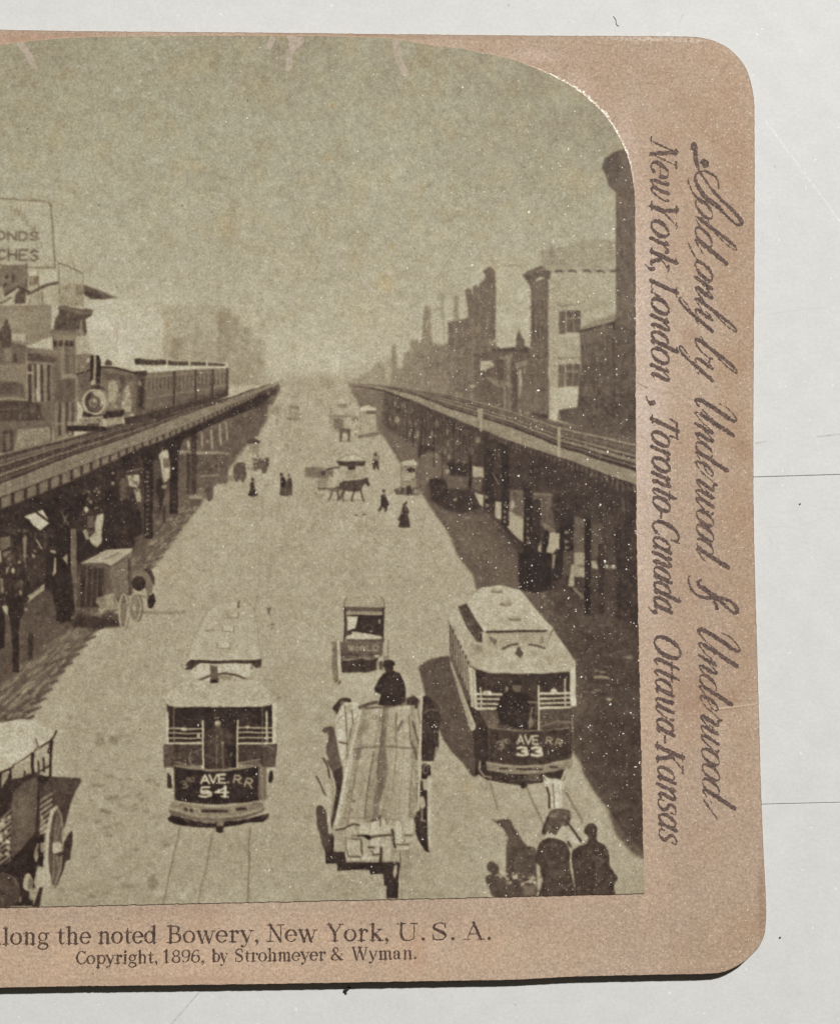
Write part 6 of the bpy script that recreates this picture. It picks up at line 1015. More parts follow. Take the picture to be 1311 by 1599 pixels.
# ---------------------------------------------------------------- lettering: strokes of changing width, grown into flat ink shapes
def arc(cx, cy, rx, ry, a0, a1, T=.17, H=.07, n=22):
    t = np.radians(np.linspace(a0, a1, n)); return np.c_[cx+rx*np.cos(t), cy+ry*np.sin(t), H+(T-H)*np.abs(np.cos(t))**1.6]
def st(x0, y0, x1, y1, w0, w1=None): return np.array([(x0, y0, w0), (x1, y1, w1 or w0)])
def cur_(pts): return spline(pts, .05)
TK, TN = .165, .062
def serif(x, y, l=.2): return st(x-l, y, x+l, y, TN)
def dot(x, y, r=.22): return st(x, y, x+.001, y, r)
def comma(x): return cur_([(x, .08, .2), (x+.07, .0, .12), (x+.02, -.2, .06), (x-.08, -.3, .03)])
CAP = 1.46
def stem(x, y0, y1): return st(x, y0, x, y1, TK)
def roman(ch):
    k, n, c = TK, TN, CAP
    if ch == 'o': return [arc(.44, .5, .37, .49, 0, 360)], .92
    if ch == 'e': return [arc(.44, .5, .36, .49, 10, 318), st(.1, .54, .78, .54, n)], .9
    if ch == 'c': return [arc(.44, .5, .36, .49, 45, 318), dot(.68, .78, .2)], .86
    if ch == 'a': return [cur_([(.16, .74, .2), (.2, .92, .08), (.4, .98, .08), (.58, .86, .14), (.6, .6, k), (.6, .15, k), (.68, .02, .09), (.84, .06, .05)]), cur_([(.6, .58, n), (.4, .54, .06), (.16, .4, .14), (.12, .2, k), (.26, .02, .1), (.46, .06, .06), (.6, .22, .05)])], .92
    if ch == 'l': return [stem(.27, 0, c), serif(.27, 0.03, .22), st(.06, c-.06, .27, c, n, .09)], .56
    if ch == 'i': return [stem(.27, 0, .98), serif(.27, .03, .22), st(.06, .92, .27, .98, n, .09), dot(.27, 1.38, .22)], .56
    if ch in 'nhm':
        s = [stem(.27, 0, .98 if ch != 'h' else c), serif(.27, .03), st(.05, (c if ch == 'h' else .98)-.06, .27, c if ch == 'h' else .98, n, .09)]
        xs = (.27, .79) if ch != 'm' else (.27, .74, 1.21)
        for a, b in zip(xs[:-1], xs[1:]):
            s += [cur_([(a, .68, .05), (a+.14, .9, .06), (a+.34, .99, .1), (b-.03, .86, .15), (b, .62, k), (b, 0, k)]), serif(b, .03)]
        return s, xs[-1]+.27
    if ch == 'r': return [stem(.27, 0, .98), serif(.27, .03, .24), st(.05, .92, .27, .98, n, .09), cur_([(.27, .62, .05), (.38, .86, .06), (.55, .97, .09), (.66, .9, .12)]), dot(.66, .84, .2)], .78
    if ch == 't': return [cur_([(.3, 1.3, .05), (.28, .95, k), (.28, .3, k), (.34, .06, .12), (.48, .02, .07), (.6, .16, .04)]), st(.04, .95, .58, .95, n)], .64
    if ch in 'dbpqg' and ch != 'g':
        x = .78 if ch in 'dq' else .27; cx = .42 if ch in 'dq' else .6
        s = [arc(cx, .5, .34, .48, 0, 360)]
        if ch == 'd': s += [stem(x, 0, c), st(x-.22, c-.06, x, c, n, .09), st(x, .03, x+.2, .05, n)]
        if ch == 'b': s += [stem(x, .06, c), st(x-.22, c-.06, x, c, n, .09)]
        if ch == 'p': s += [stem(x, -.48, .98), st(.05, .92, x, .98, n, .09), serif(x, -.45)]
        return s, 1.02
    if ch == 'g': return [arc(.42, .64, .29, .34, 0, 360, .15), arc(.44, -.2, .36, .24, 0, 360, .11, .07), cur_([(.26, .34, .06), (.16, .2, .08), (.22, .1, .12), (.5, .06, .14), (.74, .0, .12), (.8, -.16, .1)]), cur_([(.64, .86, .05), (.76, .96, .07), (.86, .94, .12)])], .92
    if ch == 'y': return [st(.14, .98, .5, .06, k), cur_([(.84, .98, n), (.5, .02, .07), (.36, -.34, .06), (.2, -.44, .07)]), dot(.16, -.36, .19), serif(.14, .97, .17), serif(.82, .97, .14)], .94
    if ch == 'v': return [st(.14, .98, .48, .0, k), st(.8, .98, .48, 0, n), serif(.14, .97, .17), serif(.82, .97, .14)], .92
    if ch == 'w': return [st(.14, .98, .44, .0, k), st(.7, .98, .44, 0, n), st(.64, .98, .94, 0, k), st(1.24, .98, .94, 0, n), serif(.14, .97, .17), serif(.66, .97, .14), serif(1.24, .97, .14)], 1.36
    if ch == 'k': return [stem(.27, 0, c), serif(.27, .03), st(.05, c-.06, .27, c, n, .09), st(.3, .36, .78, .94, n), st(.44, .56, .82, .04, k), serif(.78, .97, .16), serif(.84, .03, .18)], 1.02
    if ch == 's': return [cur_([(.6, .7, .05), (.56, .94, .06), (.34, .98, .08), (.16, .84, .11), (.2, .64, .14), (.46, .46, .16), (.62, .26, .13), (.52, .06, .08), (.3, .0, .07), (.1, .1, .06), (.08, .32, .05)])], .74
    if ch == ',': return [comma(.2)], .42
    if ch == '.': return [dot(.2, .09)], .44
    if ch == '-': return [st(.06, .46, .42, .46, .08)], .5
    if ch == 'N': return [st(.26, 0, .26, c, n), st(.22, c, 1.02, .02, k), st(1.02, 0, 1.02, c, n), serif(.26, .03, .22), serif(1.02, c-.03, .22), serif(.2, c-.03, .18)], 1.28
    if ch == 'B': return [stem(.3, 0, c), serif(.24, .03, .2), serif(.24, c-.03, .2), cur_([(.3, c-.03, n), (.62, c-.03, .07), (.86, c-.18, .14), (.86, .98, .14), (.64, .8, .07), (.3, .78, n)]), cur_([(.3, .78, n), (.68, .78, .07), (.96, .6, .15), (.96, .22, .15), (.7, .03, .07), (.3, .03, n)])], 1.16
    if ch == 'Y': return [st(.18, c, .6, .66, k), st(1.04, c, .62, .66, n), stem(.6, 0, .68), serif(.6, .03, .22), serif(.18, c-.03, .18), serif(1.04, c-.03, .16)], 1.22
    if ch == 'U': return [cur_([(.28, c, k), (.28, .45, k), (.4, .08, .12), (.64, .0, .07), (.9, .1, .07), (.98, .45, n), (.98, c, n)]), serif(.28, c-.03, .22), serif(.98, c-.03, .18)], 1.24
    if ch == 'S': return [cur_([(.82, 1.06, .05), (.74, 1.38, .06), (.5, c, .08), (.22, 1.3, .12), (.18, 1.02, .16), (.42, .8, .18), (.74, .58, .18), (.84, .3, .14), (.68, .06, .09), (.42, .0, .07), (.18, .12, .06), (.12, .46, .05)]), st(.8, c, .84, 1.05, n), st(.12, .48, .14, .02, n)], 1.02
    if ch == 'A': return [st(.24, .02, .62, c, n), st(.6, c, 1.02, .02, k), st(.38, .48, .86, .48, n), serif(.22, .03, .2), serif(1.02, .03, .22)], 1.24
    if ch == 'C': return [arc(.64, .73, .5, .73, 48, 312, .18), st(1.02, c, 1.02, 1.0, n), st(1.04, .3, 1.0, .44, n)], 1.14
    if ch == 'W': return [st(.16, c, .54, 0, k), st(.86, c, .54, 0, n), st(.8, c, 1.2, 0, k), st(1.56, c, 1.2, 0, n), serif(.16, c-.03, .2), serif(.84, c-.03, .18), serif(1.56, c-.03, .16)], 1.7
    if ch == 'K': return [stem(.3, 0, c), serif(.28, .03, .24), serif(.28, c-.03, .24), st(.34, .6, .98, c-.05, n), st(.52, .84, 1.02, .03, k), serif(.98, c-.03, .18), serif(1.04, .03, .2)], 1.24
    if ch == 'L': return [stem(.3, 0, c), serif(.3, c-.03, .26), st(.08, .03, .92, .03, n), st(.92, .0, .98, .46, n)], 1.08
    if ch == 'T': return [stem(.56, 0, c), serif(.56, .03, .26), st(.08, c-.04, 1.06, c-.04, .08), st(.08, c, .04, 1.02, n), st(1.06, c, 1.1, 1.02, n)], 1.14
    if ch == 'O': return [arc(.62, .73, .5, .73, 0, 360, .18)], 1.24
    if ch == '1': return [stem(.4, 0, c), serif(.4, .03, .24), st(.16, 1.26, .4, c, n, .1)], .82
    if ch == '8': return [arc(.42, 1.1, .27, .34, 0, 360, .13), arc(.42, .38, .33, .38, 0, 360, .14)], .84
    if ch == '9': return [arc(.42, 1.02, .33, .42, 0, 360, .15), cur_([(.75, 1.0, .15), (.7, .5, .13), (.5, .1, .08), (.28, .02, .07), (.16, .16, .14)])], .84
    if ch == '6': return [arc(.42, .42, .33, .42, 0, 360, .15), cur_([(.1, .46, .15), (.16, .95, .13), (.36, 1.36, .08), (.56, 1.44, .07), (.68, 1.3, .14)])], .84
    if ch == '&': return [cur_([(1.06, .7, n), (.92, .34, .07), (.68, .06, .08), (.38, .0, .1), (.14, .16, .15), (.16, .44, .15), (.42, .74, .08), (.68, 1.02, .08), (.66, 1.34, .11), (.46, c, .08), (.28, 1.28, .12), (.34, .98, .14), (.66, .46, .18), (.98, .08, .16), (1.16, .04, .07)]), serif(1.06, .72, .14)], 1.24
    return [], .5
def italic(ch):
    k, n = .15, .06
    if ch == 'a': return [arc(.4, .48, .3, .46, 20, 340, k), cur_([(.72, .98, k), (.7, .3, k), (.76, .04, .1), (.92, .16, .05)])], .94
    if ch == 'n': return [cur_([(.06, .84, .05), (.22, .98, .08), (.26, .7, k), (.26, 0, k)]), cur_([(.28, .5, .05), (.46, .9, .07), (.64, .97, .12), (.72, .74, k), (.7, .24, k), (.78, .03, .1), (.94, .18, .05)])], .96
    if ch == 'w': return [cur_([(.06, .84, .05), (.22, .98, .1), (.26, .6, k), (.3, .14, .12), (.46, .02, .08), (.66, .3, .06), (.74, .96, .08)]), cur_([(.72, .96, k), (.74, .2, .13), (.92, .02, .08), (1.12, .3, .06), (1.2, .7, .07), (1.12, .96, .12)])], 1.28
    if ch == 'r': return [cur_([(.06, .84, .05), (.22, .98, .08), (.26, .7, k), (.26, 0, k)]), cur_([(.28, .5, .05), (.44, .88, .07), (.62, .96, .1)]), dot(.64, .88, .17)], .72
    if ch == 'd': return [arc(.4, .48, .3, .46, 20, 340, k), cur_([(.72, CAP, k), (.7, .3, k), (.76, .04, .1), (.92, .16, .05)]), st(.52, CAP-.04, .72, CAP, n, .08)], .96
    if ch == 't': return [cur_([(.3, 1.34, .07), (.28, .95, k), (.28, .3, k), (.34, .06, .12), (.48, .02, .07), (.62, .2, .04)]), st(.06, .95, .58, .95, n)], .62
    return roman(ch)
def script(ch):
    """round hand: hairline up, heavy down"""
    h, k = .05, .17
    join = lambda x: cur_([(x, .16, .12), (x+.08, .03, .08), (x+.24, .2, h), (x+.4, .5, .04)])
    if ch == 'o': return [arc(.36, .5, .27, .48, 0, 360, k, .05), cur_([(.5, .9, h), (.6, .74, h), (.8, .8, .04)])], .66
    if ch == 'l': return [cur_([(.0, .3, .04), (.2, .8, h), (.36, 1.6, h), (.34, 2.2, .07), (.22, 2.3, .09), (.16, 1.9, .15), (.2, .9, k), (.2, .25, k)]), join(.2)], .46
    if ch == 'd': return [arc(.34, .48, .28, .46, 25, 345, k, .05), cur_([(.64, 1.75, .2), (.62, .9, .2), (.6, .3, .18)]), join(.6)], .86
    if ch in 'n': return [cur_([(.0, .5, .04), (.12, .92, h), (.2, .98, .09), (.22, .7, k), (.22, 0, .14)]), cur_([(.22, .2, .04), (.42, .84, h), (.56, .98, .1), (.62, .7, k), (.6, .22, k)]), join(.6)], .86
    if ch == 'r': return [cur_([(.0, .4, .04), (.16, 1.02, .06), (.2, 1.12, .15), (.3, .98, .1), (.5, .98, .1), (.5, .7, k), (.46, .2, k)]), join(.46)], .68
    if ch == 'e': return [cur_([(.04, .36, .04), (.4, .6, h), (.46, .86, .07), (.34, .99, .07), (.16, .78, .15), (.12, .4, k), (.24, .04, .1), (.44, .14, h), (.62, .46, .04)])], .56
    if ch == 'w': return [cur_([(.0, .5, .04), (.14, .92, .06), (.22, .94, .12), (.2, .3, k), (.34, .02, .09), (.52, .34, h), (.6, .96, .06)]), cur_([(.6, .96, .14), (.58, .3, k), (.72, .02, .09), (.92, .36, h), (.98, .84, .06), (.9, .94, .12), (1.1, .8, .04)])], 1.0
    if ch == 'y': return [cur_([(.0, .6, .04), (.12, .94, .07), (.2, .9, .12), (.18, .3, k), (.32, .02, .08), (.52, .3, h), (.6, .96, .06)]), cur_([(.62, .98, .15), (.58, .2, k), (.54, -.5, .13), (.42, -.84, .1), (.26, -.8, .08), (.34, -.46, h), (.6, -.1, .04), (.82, .2, .04)])], .78
    if ch == 'b': return [cur_([(.0, .3, .04), (.2, .8, h), (.36, 1.7, h), (.34, 2.25, .07), (.24, 2.32, .1), (.16, 1.9, .16), (.18, .9, k), (.2, .2, k), (.36, .02, .09), (.56, .24, .06), (.6, .7, .06), (.52, .96, .08), (.62, .8, .05), (.84, .84, .04)])], .76
    if ch == 'U': return [cur_([(.0, 1.3, .03), (-.04, 1.75, .04), (.12, 2.2, .05), (.3, 2.3, .08), (.4, 2.0, .18), (.34, 1.0, .2), (.36, .3, .2), (.5, .02, .12), (.72, .3, .06), (.9, 1.0, .05)]), cur_([(1.04, 2.1, .2), (1.0, 1.0, .2), (.98, .3, .18)]), join(.98)], 1.34
    if ch == '&': return [cur_([(.9, .55, .1), (.98, .75, .06), (.8, .5, .06), (.55, .1, .1), (.3, .05, .16), (.2, .4, .16), (.45, 1.0, .1), (.7, 1.6, .08), (.7, 2.05, .1), (.5, 2.1, .12), (.4, 1.8, .15), (.55, 1.0, .2), (.66, .3, .2), (.5, -.2, .1), (.1, -.35, .06), (-.2, .0, .05), (-.2, .4, .05)])], 1.1
    return roman(ch)

def ink_mesh(name, strokes, frame, box, mat, parent, z, rough, seed, res=2.2, gain=1.):
    """strokes (local units) -> field on the layout sheet -> outline -> one flat mesh of ink"""
    (x0, y0, x1, y1) = box; nx, ny = int((x1-x0)*res)+1, int((y1-y0)*res)+1
    F = np.full((ny, nx), -9., np.float32)
    for s, sc_ in strokes:
        P = frame(s[:, :2]); W = s[:, 2]*sc_*gain
        for (ax, ay), (bx, by), wa, wb in zip(P[:-1], P[1:], W[:-1], W[1:]):
            m = max(wa, wb)/2+2
            i0, i1 = max(0, int((min(ax, bx)-m-x0)*res)), min(nx, int((max(ax, bx)+m-x0)*res)+2)
            j0, j1 = max(0, int((min(ay, by)-m-y0)*res)), min(ny, int((max(ay, by)+m-y0)*res)+2)
            if i1 <= i0 or j1 <= j0: continue
            X = x0+np.arange(i0, i1)[None, :]/res; Y = y0+np.arange(j0, j1)[:, None]/res
            t = np.clip(((X-ax)*(bx-ax)+(Y-ay)*(by-ay))/((bx-ax)**2+(by-ay)**2+1e-9), 0, 1)
            d = (wa+(wb-wa)*t)/2-np.hypot(X-ax-t*(bx-ax), Y-ay-t*(by-ay))
            F[j0:j1, i0:i1] = np.maximum(F[j0:j1, i0:i1], d)
    F -= rough*(.5*fractal(F.shape, 1.1*res/2, seed)+.42*fractal(F.shape, 3.2*res/2, seed+1)).astype(np.float32)
    F[0] = F[-1] = -9; F[:, 0] = F[:, -1] = -9
    return contour(name, F, (x0, y0, res), mat, parent, z)

def contour(name, F, org, mat, parent, z):
    ny, nx = F.shape; x0, y0, res = org; S = F > 0
    code = S[:-1, :-1]*1+S[:-1, 1:]*2+S[1:, 1:]*4+S[1:, :-1]*8
    # corner keys 0..3 and edge keys 4..7 (top, right, bottom, left)
    table = {1: [[0, 4, 7]], 2: [[1, 5, 4]], 4: [[2, 6, 5]], 8: [[3, 7, 6]], 3: [[0, 1, 5, 7]], 6: [[1, 2, 6, 4]], 12: [[2, 3, 7, 5]], 9: [[3, 0, 4, 6]],
             5: [[0, 4, 5, 2, 6, 7]], 10: [[1, 5, 6, 3, 7, 4]], 7: [[0, 1, 2, 6, 7]], 11: [[0, 1, 5, 6, 3]], 13: [[0, 4, 5, 2, 3]], 14: [[1, 2, 3, 7, 4]], 15: [[0, 1, 2, 3]]}
    N = nx*ny; keys = []; faces = []; groups = []
    for c, polys in table.items():
        jj, ii = np.nonzero(code == c)
        if len(jj) == 0: continue
        b = jj*nx+ii
        K = {0: b, 1: b+1, 2: b+nx+1, 3: b+nx, 4: N+b, 6: N+b+nx, 7: 2*N+b, 5: 2*N+b+1}
        for p in polys: groups.append(np.stack([K[q] for q in p], 1))
    flat = np.concatenate([g.ravel() for g in groups]); u, inv = np.unique(flat, return_inverse=True)
    typ, base = u//N, u % N; j, i = base//nx, base % nx
    X, Y = i.astype(float), j.astype(float)
    i2, j2 = np.where(typ == 1, i+1, i), np.where(typ == 2, j+1, j); i2 = np.minimum(i2, nx-1); j2 = np.minimum(j2, ny-1)
    a, b = F[j, i], F[j2, i2]; t = np.where(typ > 0, a/np.where(np.abs(a-b) < 1e-9, 1e-9, a-b), 0); t = np.clip(t, .02, .98)*(typ > 0)
    X += t*(typ == 1); Y += t*(typ == 2)
    V = onto(np.c_[x0+X/res, y0+Y/res], z)
    me = bpy.data.meshes.new(name); me.vertices.add(len(V)); me.vertices.foreach_set('co', V.ravel())
    tot = np.concatenate([np.full(len(g), g.shape[1]) for g in groups])
    # wind the faces so they look up (the layout's y runs down)
    loops = []; pos = 0
    for g in groups:
        k = g.size; loops.append(inv[pos:pos+k].reshape(g.shape)[:, ::-1].ravel()); pos += k
    loops = np.concatenate(loops)
    me.loops.add(len(loops)); me.loops.foreach_set('vertex_index', loops.astype(np.int32))
    me.polygons.add(len(tot)); me.polygons.foreach_set('loop_start', (np.cumsum(tot)-tot).astype(np.int32)); me.polygons.foreach_set('loop_total', tot.astype(np.int32))
    me.update(calc_edges=True); me.validate()
    return link(name, me, mat, parent)

def set_word(word, glyph, p0, p1, xh, slant, up, track=0.):
    """strokes of one word laid from p0 to p1 along its base line; xh = height of its small letters; up = unit vector of the letters' height"""
    S = []; x = 0.
    for ch in word:
        g, adv = glyph(ch)
        for s in g: q = s.copy(); q[:, 0] += x; S.append(q)
        x += adv+track
    lo = min(s[:, 0].min() for s in S); hi = max(s[:, 0].max() for s in S)
    p0, p1, up = np.array(p0, float), np.array(p1, float), np.array(up, float); L = np.hypot(*(p1-p0)); along = (p1-p0)/L
    kx = L/(hi-lo); out = []
    for s in S:
        u = (s[:, 0]-lo)*kx+slant*s[:, 1]*xh
        P = p0+u[:, None]*along+(s[:, 1]*xh)[:, None]*up
        out.append((np.c_[P, s[:, 2]], xh))
    return out

# ---------------------------------------------------------------- the table and the card
SHEET = mat_sheet()
# three boards butted together: the joints show as fine grooves right of the card
rows = [[(-9000, -7000, 0), (8000, -7000, 0)]]
for ya, slope in ((744.5, -.030), (1256, -.025)):
    for dy, dz in ((-1.0, 0), (-.35, -2.2), (.35, -2.2), (1.0, 0)): rows.append([(-9000, ya+dy+slope*(-9000-1190), dz), (8000, ya+dy+slope*(8000-1190), dz)])
rows.append([(-9000, 8000, 0), (8000, 8000, 0)])
V = [tuple(onto([q[:2]], 0)[0]+np.array([0, 0, q[2]*MM])) for r in rows for q in r]
table = mesh_obj('table_surface', V, [(2*k, 2*k+2, 2*k+3, 2*k+1) for k in range(len(rows)-1)], SHEET); table['kind'] = 'structure'

card = bpy.data.objects.new('stereo_card', None); C.objects.link(card)
card.location = (0, 0, 0); card['category'] = 'stereo card'
card['label'] = 'tan stereo view card with a sepia street photograph, lying on the white surface'

right = [(1018, 56.3), (1060, 56.6), (1088, 58), (1110, 62.5), (1135, 74), (1152, 89), (1162, 103), (1170.5, 125), (1175.5, 148), (1177, 170), (1177.4, 220), (1177.2, 400), (1175.8, 600), (1175.6, 760), (1177.6, 880), (1181, 1000), (1185, 1150), (1190, 1300), (1194.6, 1394), (1195.4, 1432), (1193, 1457), (1187.5, 1472), (1181, 1483), (1166, 1498), (1144, 1512.5), (1124, 1519.5), (1098, 1521.5), (1057, 1522.3)]
bottom = [(900, 1525.8), (800, 1530.6), (650, 1533.2), (400, 1537.6), (200, 1540), (0, 1543), (-900, 1561), (-1740, 1578)]
left = [(-1805, 1570), (-1836, 1530), (-1846, 1470), (-1880, 120), (-1868, 50), (-1840, 22), (-1790, 12)]
topedge = [(-900, 29), (0, 46.3), (275, 49.6), (400, 50.6), (613, 53), (800, 55)]
outl = np.array(right+bottom+left+topedge); outl = np.vstack([outl, outl[:1]])
outl = spline(outl, 2.5)[:-1]
outl = jagged(outl, .22, 3)
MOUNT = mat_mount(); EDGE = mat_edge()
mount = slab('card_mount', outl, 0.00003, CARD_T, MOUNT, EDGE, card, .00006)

# the photograph: an arch-topped paper print pasted on the mount
rim = [(1005.5, 1395), (1004, 1340), (1001, 1200), (998, 1060), (995, 930), (993, 800), (992, 660), (991.6, 500), (991.3, 400), (990.8, 330), (989, 292), (981, 249.5), (967.6, 218), (952, 191), (928.6, 164), (893.6, 136), (850.7, 113), (800, 93), (766, 85), (720, 76), (674.6, 70.5), (613, 60.5), (540, 57), (400, 55.5), (275, 56), (152, 57.5), (91.5, 60.5), (46, 64.5), (0, 70.3), (-60, 81), (-120, 96), (-190, 124), (-245, 160), (-285, 205), (-305, 250), (-312, 300), (-314, 400)]
rim = spline(np.array(rim), 2.)
base = spline(np.array([(-321, 1424), (-160, 1420.5), (0, 1417.2), (150, 1414), (400, 1408.6), (610, 1404.2), (800, 1400), (1005.5, 1395)]), 2.)
side = spline(np.array([(-314, 400), (-317, 900), (-321, 1424)]), 3.)
edge = np.vstack([jagged(rim, .45, 5), side[1:-1], jagged(base, .35, 6)[:-1]])
def inside(P, E):
    """even-odd test of a regular grid of points (rows y, columns x)"""
    xs, ys = P; R = np.zeros((len(ys), len(xs)), bool)
    for (ax, ay), (bx, by) in zip(E, np.roll(E, -1, 0)):
        if ay == by: continue
        if ay > by: ax, ay, bx, by = bx, by, ax, ay
        a, b = np.searchsorted(ys, (ay, by))
        if a < b: R[a:b] ^= xs[None, :] > (ax+(ys[a:b]-ay)/(by-ay)*(bx-ax))[:, None]
    return R

tone, ids, fox, scuff = draw_view()
STEP = 1.2
gx = np.arange(-324+2, 1014, STEP); gy = np.arange(48, 1428, STEP)
IN = inside((gx, gy), edge)
YY, XX = np.meshgrid(gy, gx, indexing='ij')
px, py = XX+OX-.5, YY+OY-.5
ix = np.clip(px.astype(int), 0, PW-2); iy = np.clip(py.astype(int), 0, PH-2); fx, fy = px-ix, py-iy
def samp(a): return (a[iy, ix]*(1-fx)+a[iy, ix+1]*fx)*(1-fy)+(a[iy+1, ix]*(1-fx)+a[iy+1, ix+1]*fx)*fy
COL = lin(sepia(samp(tone), samp(fox), samp(scuff), YY))/ILLUM
# outside points of cut cells move to the nearest point of the rim, so the paper has its true edge
QX, QY = XX.copy(), YY.copy()
cell_in = IN[:-1, :-1]*1+IN[:-1, 1:]*1+IN[1:, :-1]*1+IN[1:, 1:]*1
use = cell_in > 0
need = np.zeros_like(IN); cut = use & (cell_in < 4)
for dj in (0, 1):
    for di in (0, 1): need[dj:dj+cut.shape[0], di:di+cut.shape[1]] |= cut
need &= ~IN
jj, ii = np.nonzero(need); E2 = np.vstack([edge, edge[:1]])
A, B = E2[:-1], E2[1:]
for j, i in zip(jj, ii):
    p = np.array([XX[j, i], YY[j, i]]); near = np.nonzero((np.abs(A[:, 0]-p[0]) < 8) & (np.abs(A[:, 1]-p[1]) < 8))[0]
    if len(near) == 0: near = np.array([np.argmin(((A-p)**2).sum(1))])
    a, b = A[near], B[near]; ab = b-a; t = np.clip(((p-a)*ab).sum(1)/((ab**2).sum(1)+1e-9), 0, 1); q = a+ab*t[:, None]
    k = np.argmin(((q-p)**2).sum(1)); QX[j, i], QY[j, i] = q[k]
ZP = CARD_T+PRINT_T
PV = onto(np.c_[QX.ravel(), QY.ravel()], ZP); PC = np.c_[COL.reshape(-1, 3), np.ones(COL.shape[0]*COL.shape[1])]
cj = np.clip((YY[:-1, :-1]+STEP/2+OY).astype(int), 0, PH-1); ci = np.clip((XX[:-1, :-1]+STEP/2+OX).astype(int), 0, PW-1)
cell_id = ids[cj, ci]
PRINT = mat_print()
W_ = len(gx)
def print_piece(name, mask, parent):
    j, i = np.nonzero(mask); b = j*W_+i
    q = np.stack([b, b+W_, b+W_+1, b+1], 1)
    u, inv = np.unique(q.ravel(), return_inverse=True)
    me = bpy.data.meshes.new(name); me.vertices.add(len(u)); me.vertices.foreach_set('co', PV[u].ravel())
    me.loops.add(len(inv)); me.loops.foreach_set('vertex_index', inv.astype(np.int32)); me.polygons.add(len(q))
    me.polygons.foreach_set('loop_start', np.arange(0, 4*len(q), 4, dtype=np.int32)); me.polygons.foreach_set('loop_total', np.full(len(q), 4, np.int32))
    me.update(calc_edges=True)
    at = me.color_attributes.new('silver', 'FLOAT_COLOR', 'POINT'); at.data.foreach_set('color', PC[u].astype(np.float32).ravel())
    return link(name, me, PRINT, parent)
SUBJECTS = {1: ('printed_train', 'steam train with three cars, crossing the left of the photograph'), 2: ('printed_railway', 'elevated track on iron posts at the left of the photograph'), 3: ('printed_railway', 'elevated track receding along the right of the photograph'),
            4: ('printed_van', 'pale tall van far down the street'), 5: ('printed_omnibus', 'roofed omnibus with its horses crossing the street'), 6: ('printed_wagon', 'box wagon standing by the left posts'), 7: ('printed_wagon', 'loaded hay wagon cut by the left border'),
            8: ('printed_tramcar', 'tramcar numbered 54 with a driver on its platform'), 9: ('printed_tramcar', 'tramcar numbered 33 casting a shadow'), 10: ('printed_cart', 'small hooded delivery cart lettered WORLD'), 11: ('printed_wagon', 'wagon loaded with long pale boards'),
            12: ('printed_person', 'driver in dark coat seated on the board load'), 13: ('printed_horse', 'pale horse seen from behind in the lower right'), 14: ('printed_person', 'dark figure beside the pale horse'), 15: ('printed_person', 'dark figure nearest the right border')}
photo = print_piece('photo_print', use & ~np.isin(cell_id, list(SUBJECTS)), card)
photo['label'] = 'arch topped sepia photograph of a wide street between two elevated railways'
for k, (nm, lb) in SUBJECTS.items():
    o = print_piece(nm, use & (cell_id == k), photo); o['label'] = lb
# the cut edge of the print, worn and pale where the paper core shows
te = onto(edge, ZP); out = edge+0; c0 = np.array([340., 760.]); d = edge-c0; frayed = .7+3.0*np.exp(-((edge[:, 0]-925)/70.)**2)*(edge[:, 1] < 320)*(1+.7*np.random.default_rng(9).standard_normal(len(edge))); frayed = np.clip(frayed, .5, 6); out = edge+d/np.linalg.norm(d, axis=1)[:, None]*frayed[:, None]
lo = onto(out, CARD_T+.000002); n = len(te)
rimo = mesh_obj('print_edge', np.vstack([te, lo]), [(i, (i+1) % n, n+(i+1) % n, n+i) for i in range(n)], mat_paper_edge(), photo)

# printed lines
ZI = CARD_T+.000012
INK_A = mat_ink('black_letterpress_ink', (72, 58, 54), (96, 78, 68), .02); INK_B = mat_ink('worn_letterpress_ink', (78, 66, 66), (110, 93, 85), .06)
ident = lambda P: P
def base_y(x): return 1475-(x/765.)*8.2
def line_of(words, glyph, y_of, xh, track=0.):
    S = []
    for wd, xa, xb in words: S += set_word(wd, glyph, (xa, y_of(xa)), (xb, y_of(xb)), xh, 0, (.01, -1), track)
    return S
cap = line_of([('along', -13, 76), ('the', 90, 140.5), ('noted', 154, 244.5), ('Bowery,', 261, 402), ('New', 417, 495), ('York,', 510, 605), ('U.', 620, 661), ('S.', 676, 707), ('A.', 723, 763.5)], roman, base_y, 18.2, .06)
o = ink_mesh('caption_line', cap, ident, (-30, 1430, 780, 1492), INK_A, card, ZI, .42, 41, 2.4, 1.36); o['label'] = 'dark caption naming the Bowery, set in roman type under the photograph'
cop = line_of([('Copyright,', 120.5, 245), ('1896,', 256, 318), ('by', 331, 356), ('Strohmeyer', 368, 507), ('&', 518, 535.5), ('Wyman.', 548, 648)], roman, lambda x: 1505.5-(x-120)/527.*8.3, 13.4, .04)
o = ink_mesh('copyright_line', cop, ident, (100, 1470, 665, 1520), INK_A, card, ZI, .42, 43, 2.4, 1.45); o['label'] = 'smaller copyright line of 1896 below the caption'
def bx(y): return np.interp(y, [200, 700, 900, 1100, 1320], [1015.5, 1017, 1020, 1022, 1029])
S = []
for wd, ya, yb in (('New', 213, 303), ('York,', 304, 421), ('London', 431, 588), (',', 623, 632), ('Toronto-Canada,', 641, 956), ('Ottawa-Kansas', 988, 1308)):
    S += set_word(wd, italic, (bx(ya), ya), (bx(yb), yb), 27.5, .48, (1, -.006))
o = ink_mesh('city_line', S, ident, (985, 195, 1080, 1345), INK_B, card, ZI, .8, 45, 2.0, 1.45); o['label'] = 'italic line listing the publishers cities, running down beside the photograph'
def by_(y): return np.interp(y, [200, 700, 900, 1100, 1300], [1084.5, 1084.5, 1087, 1092, 1098])
S = []
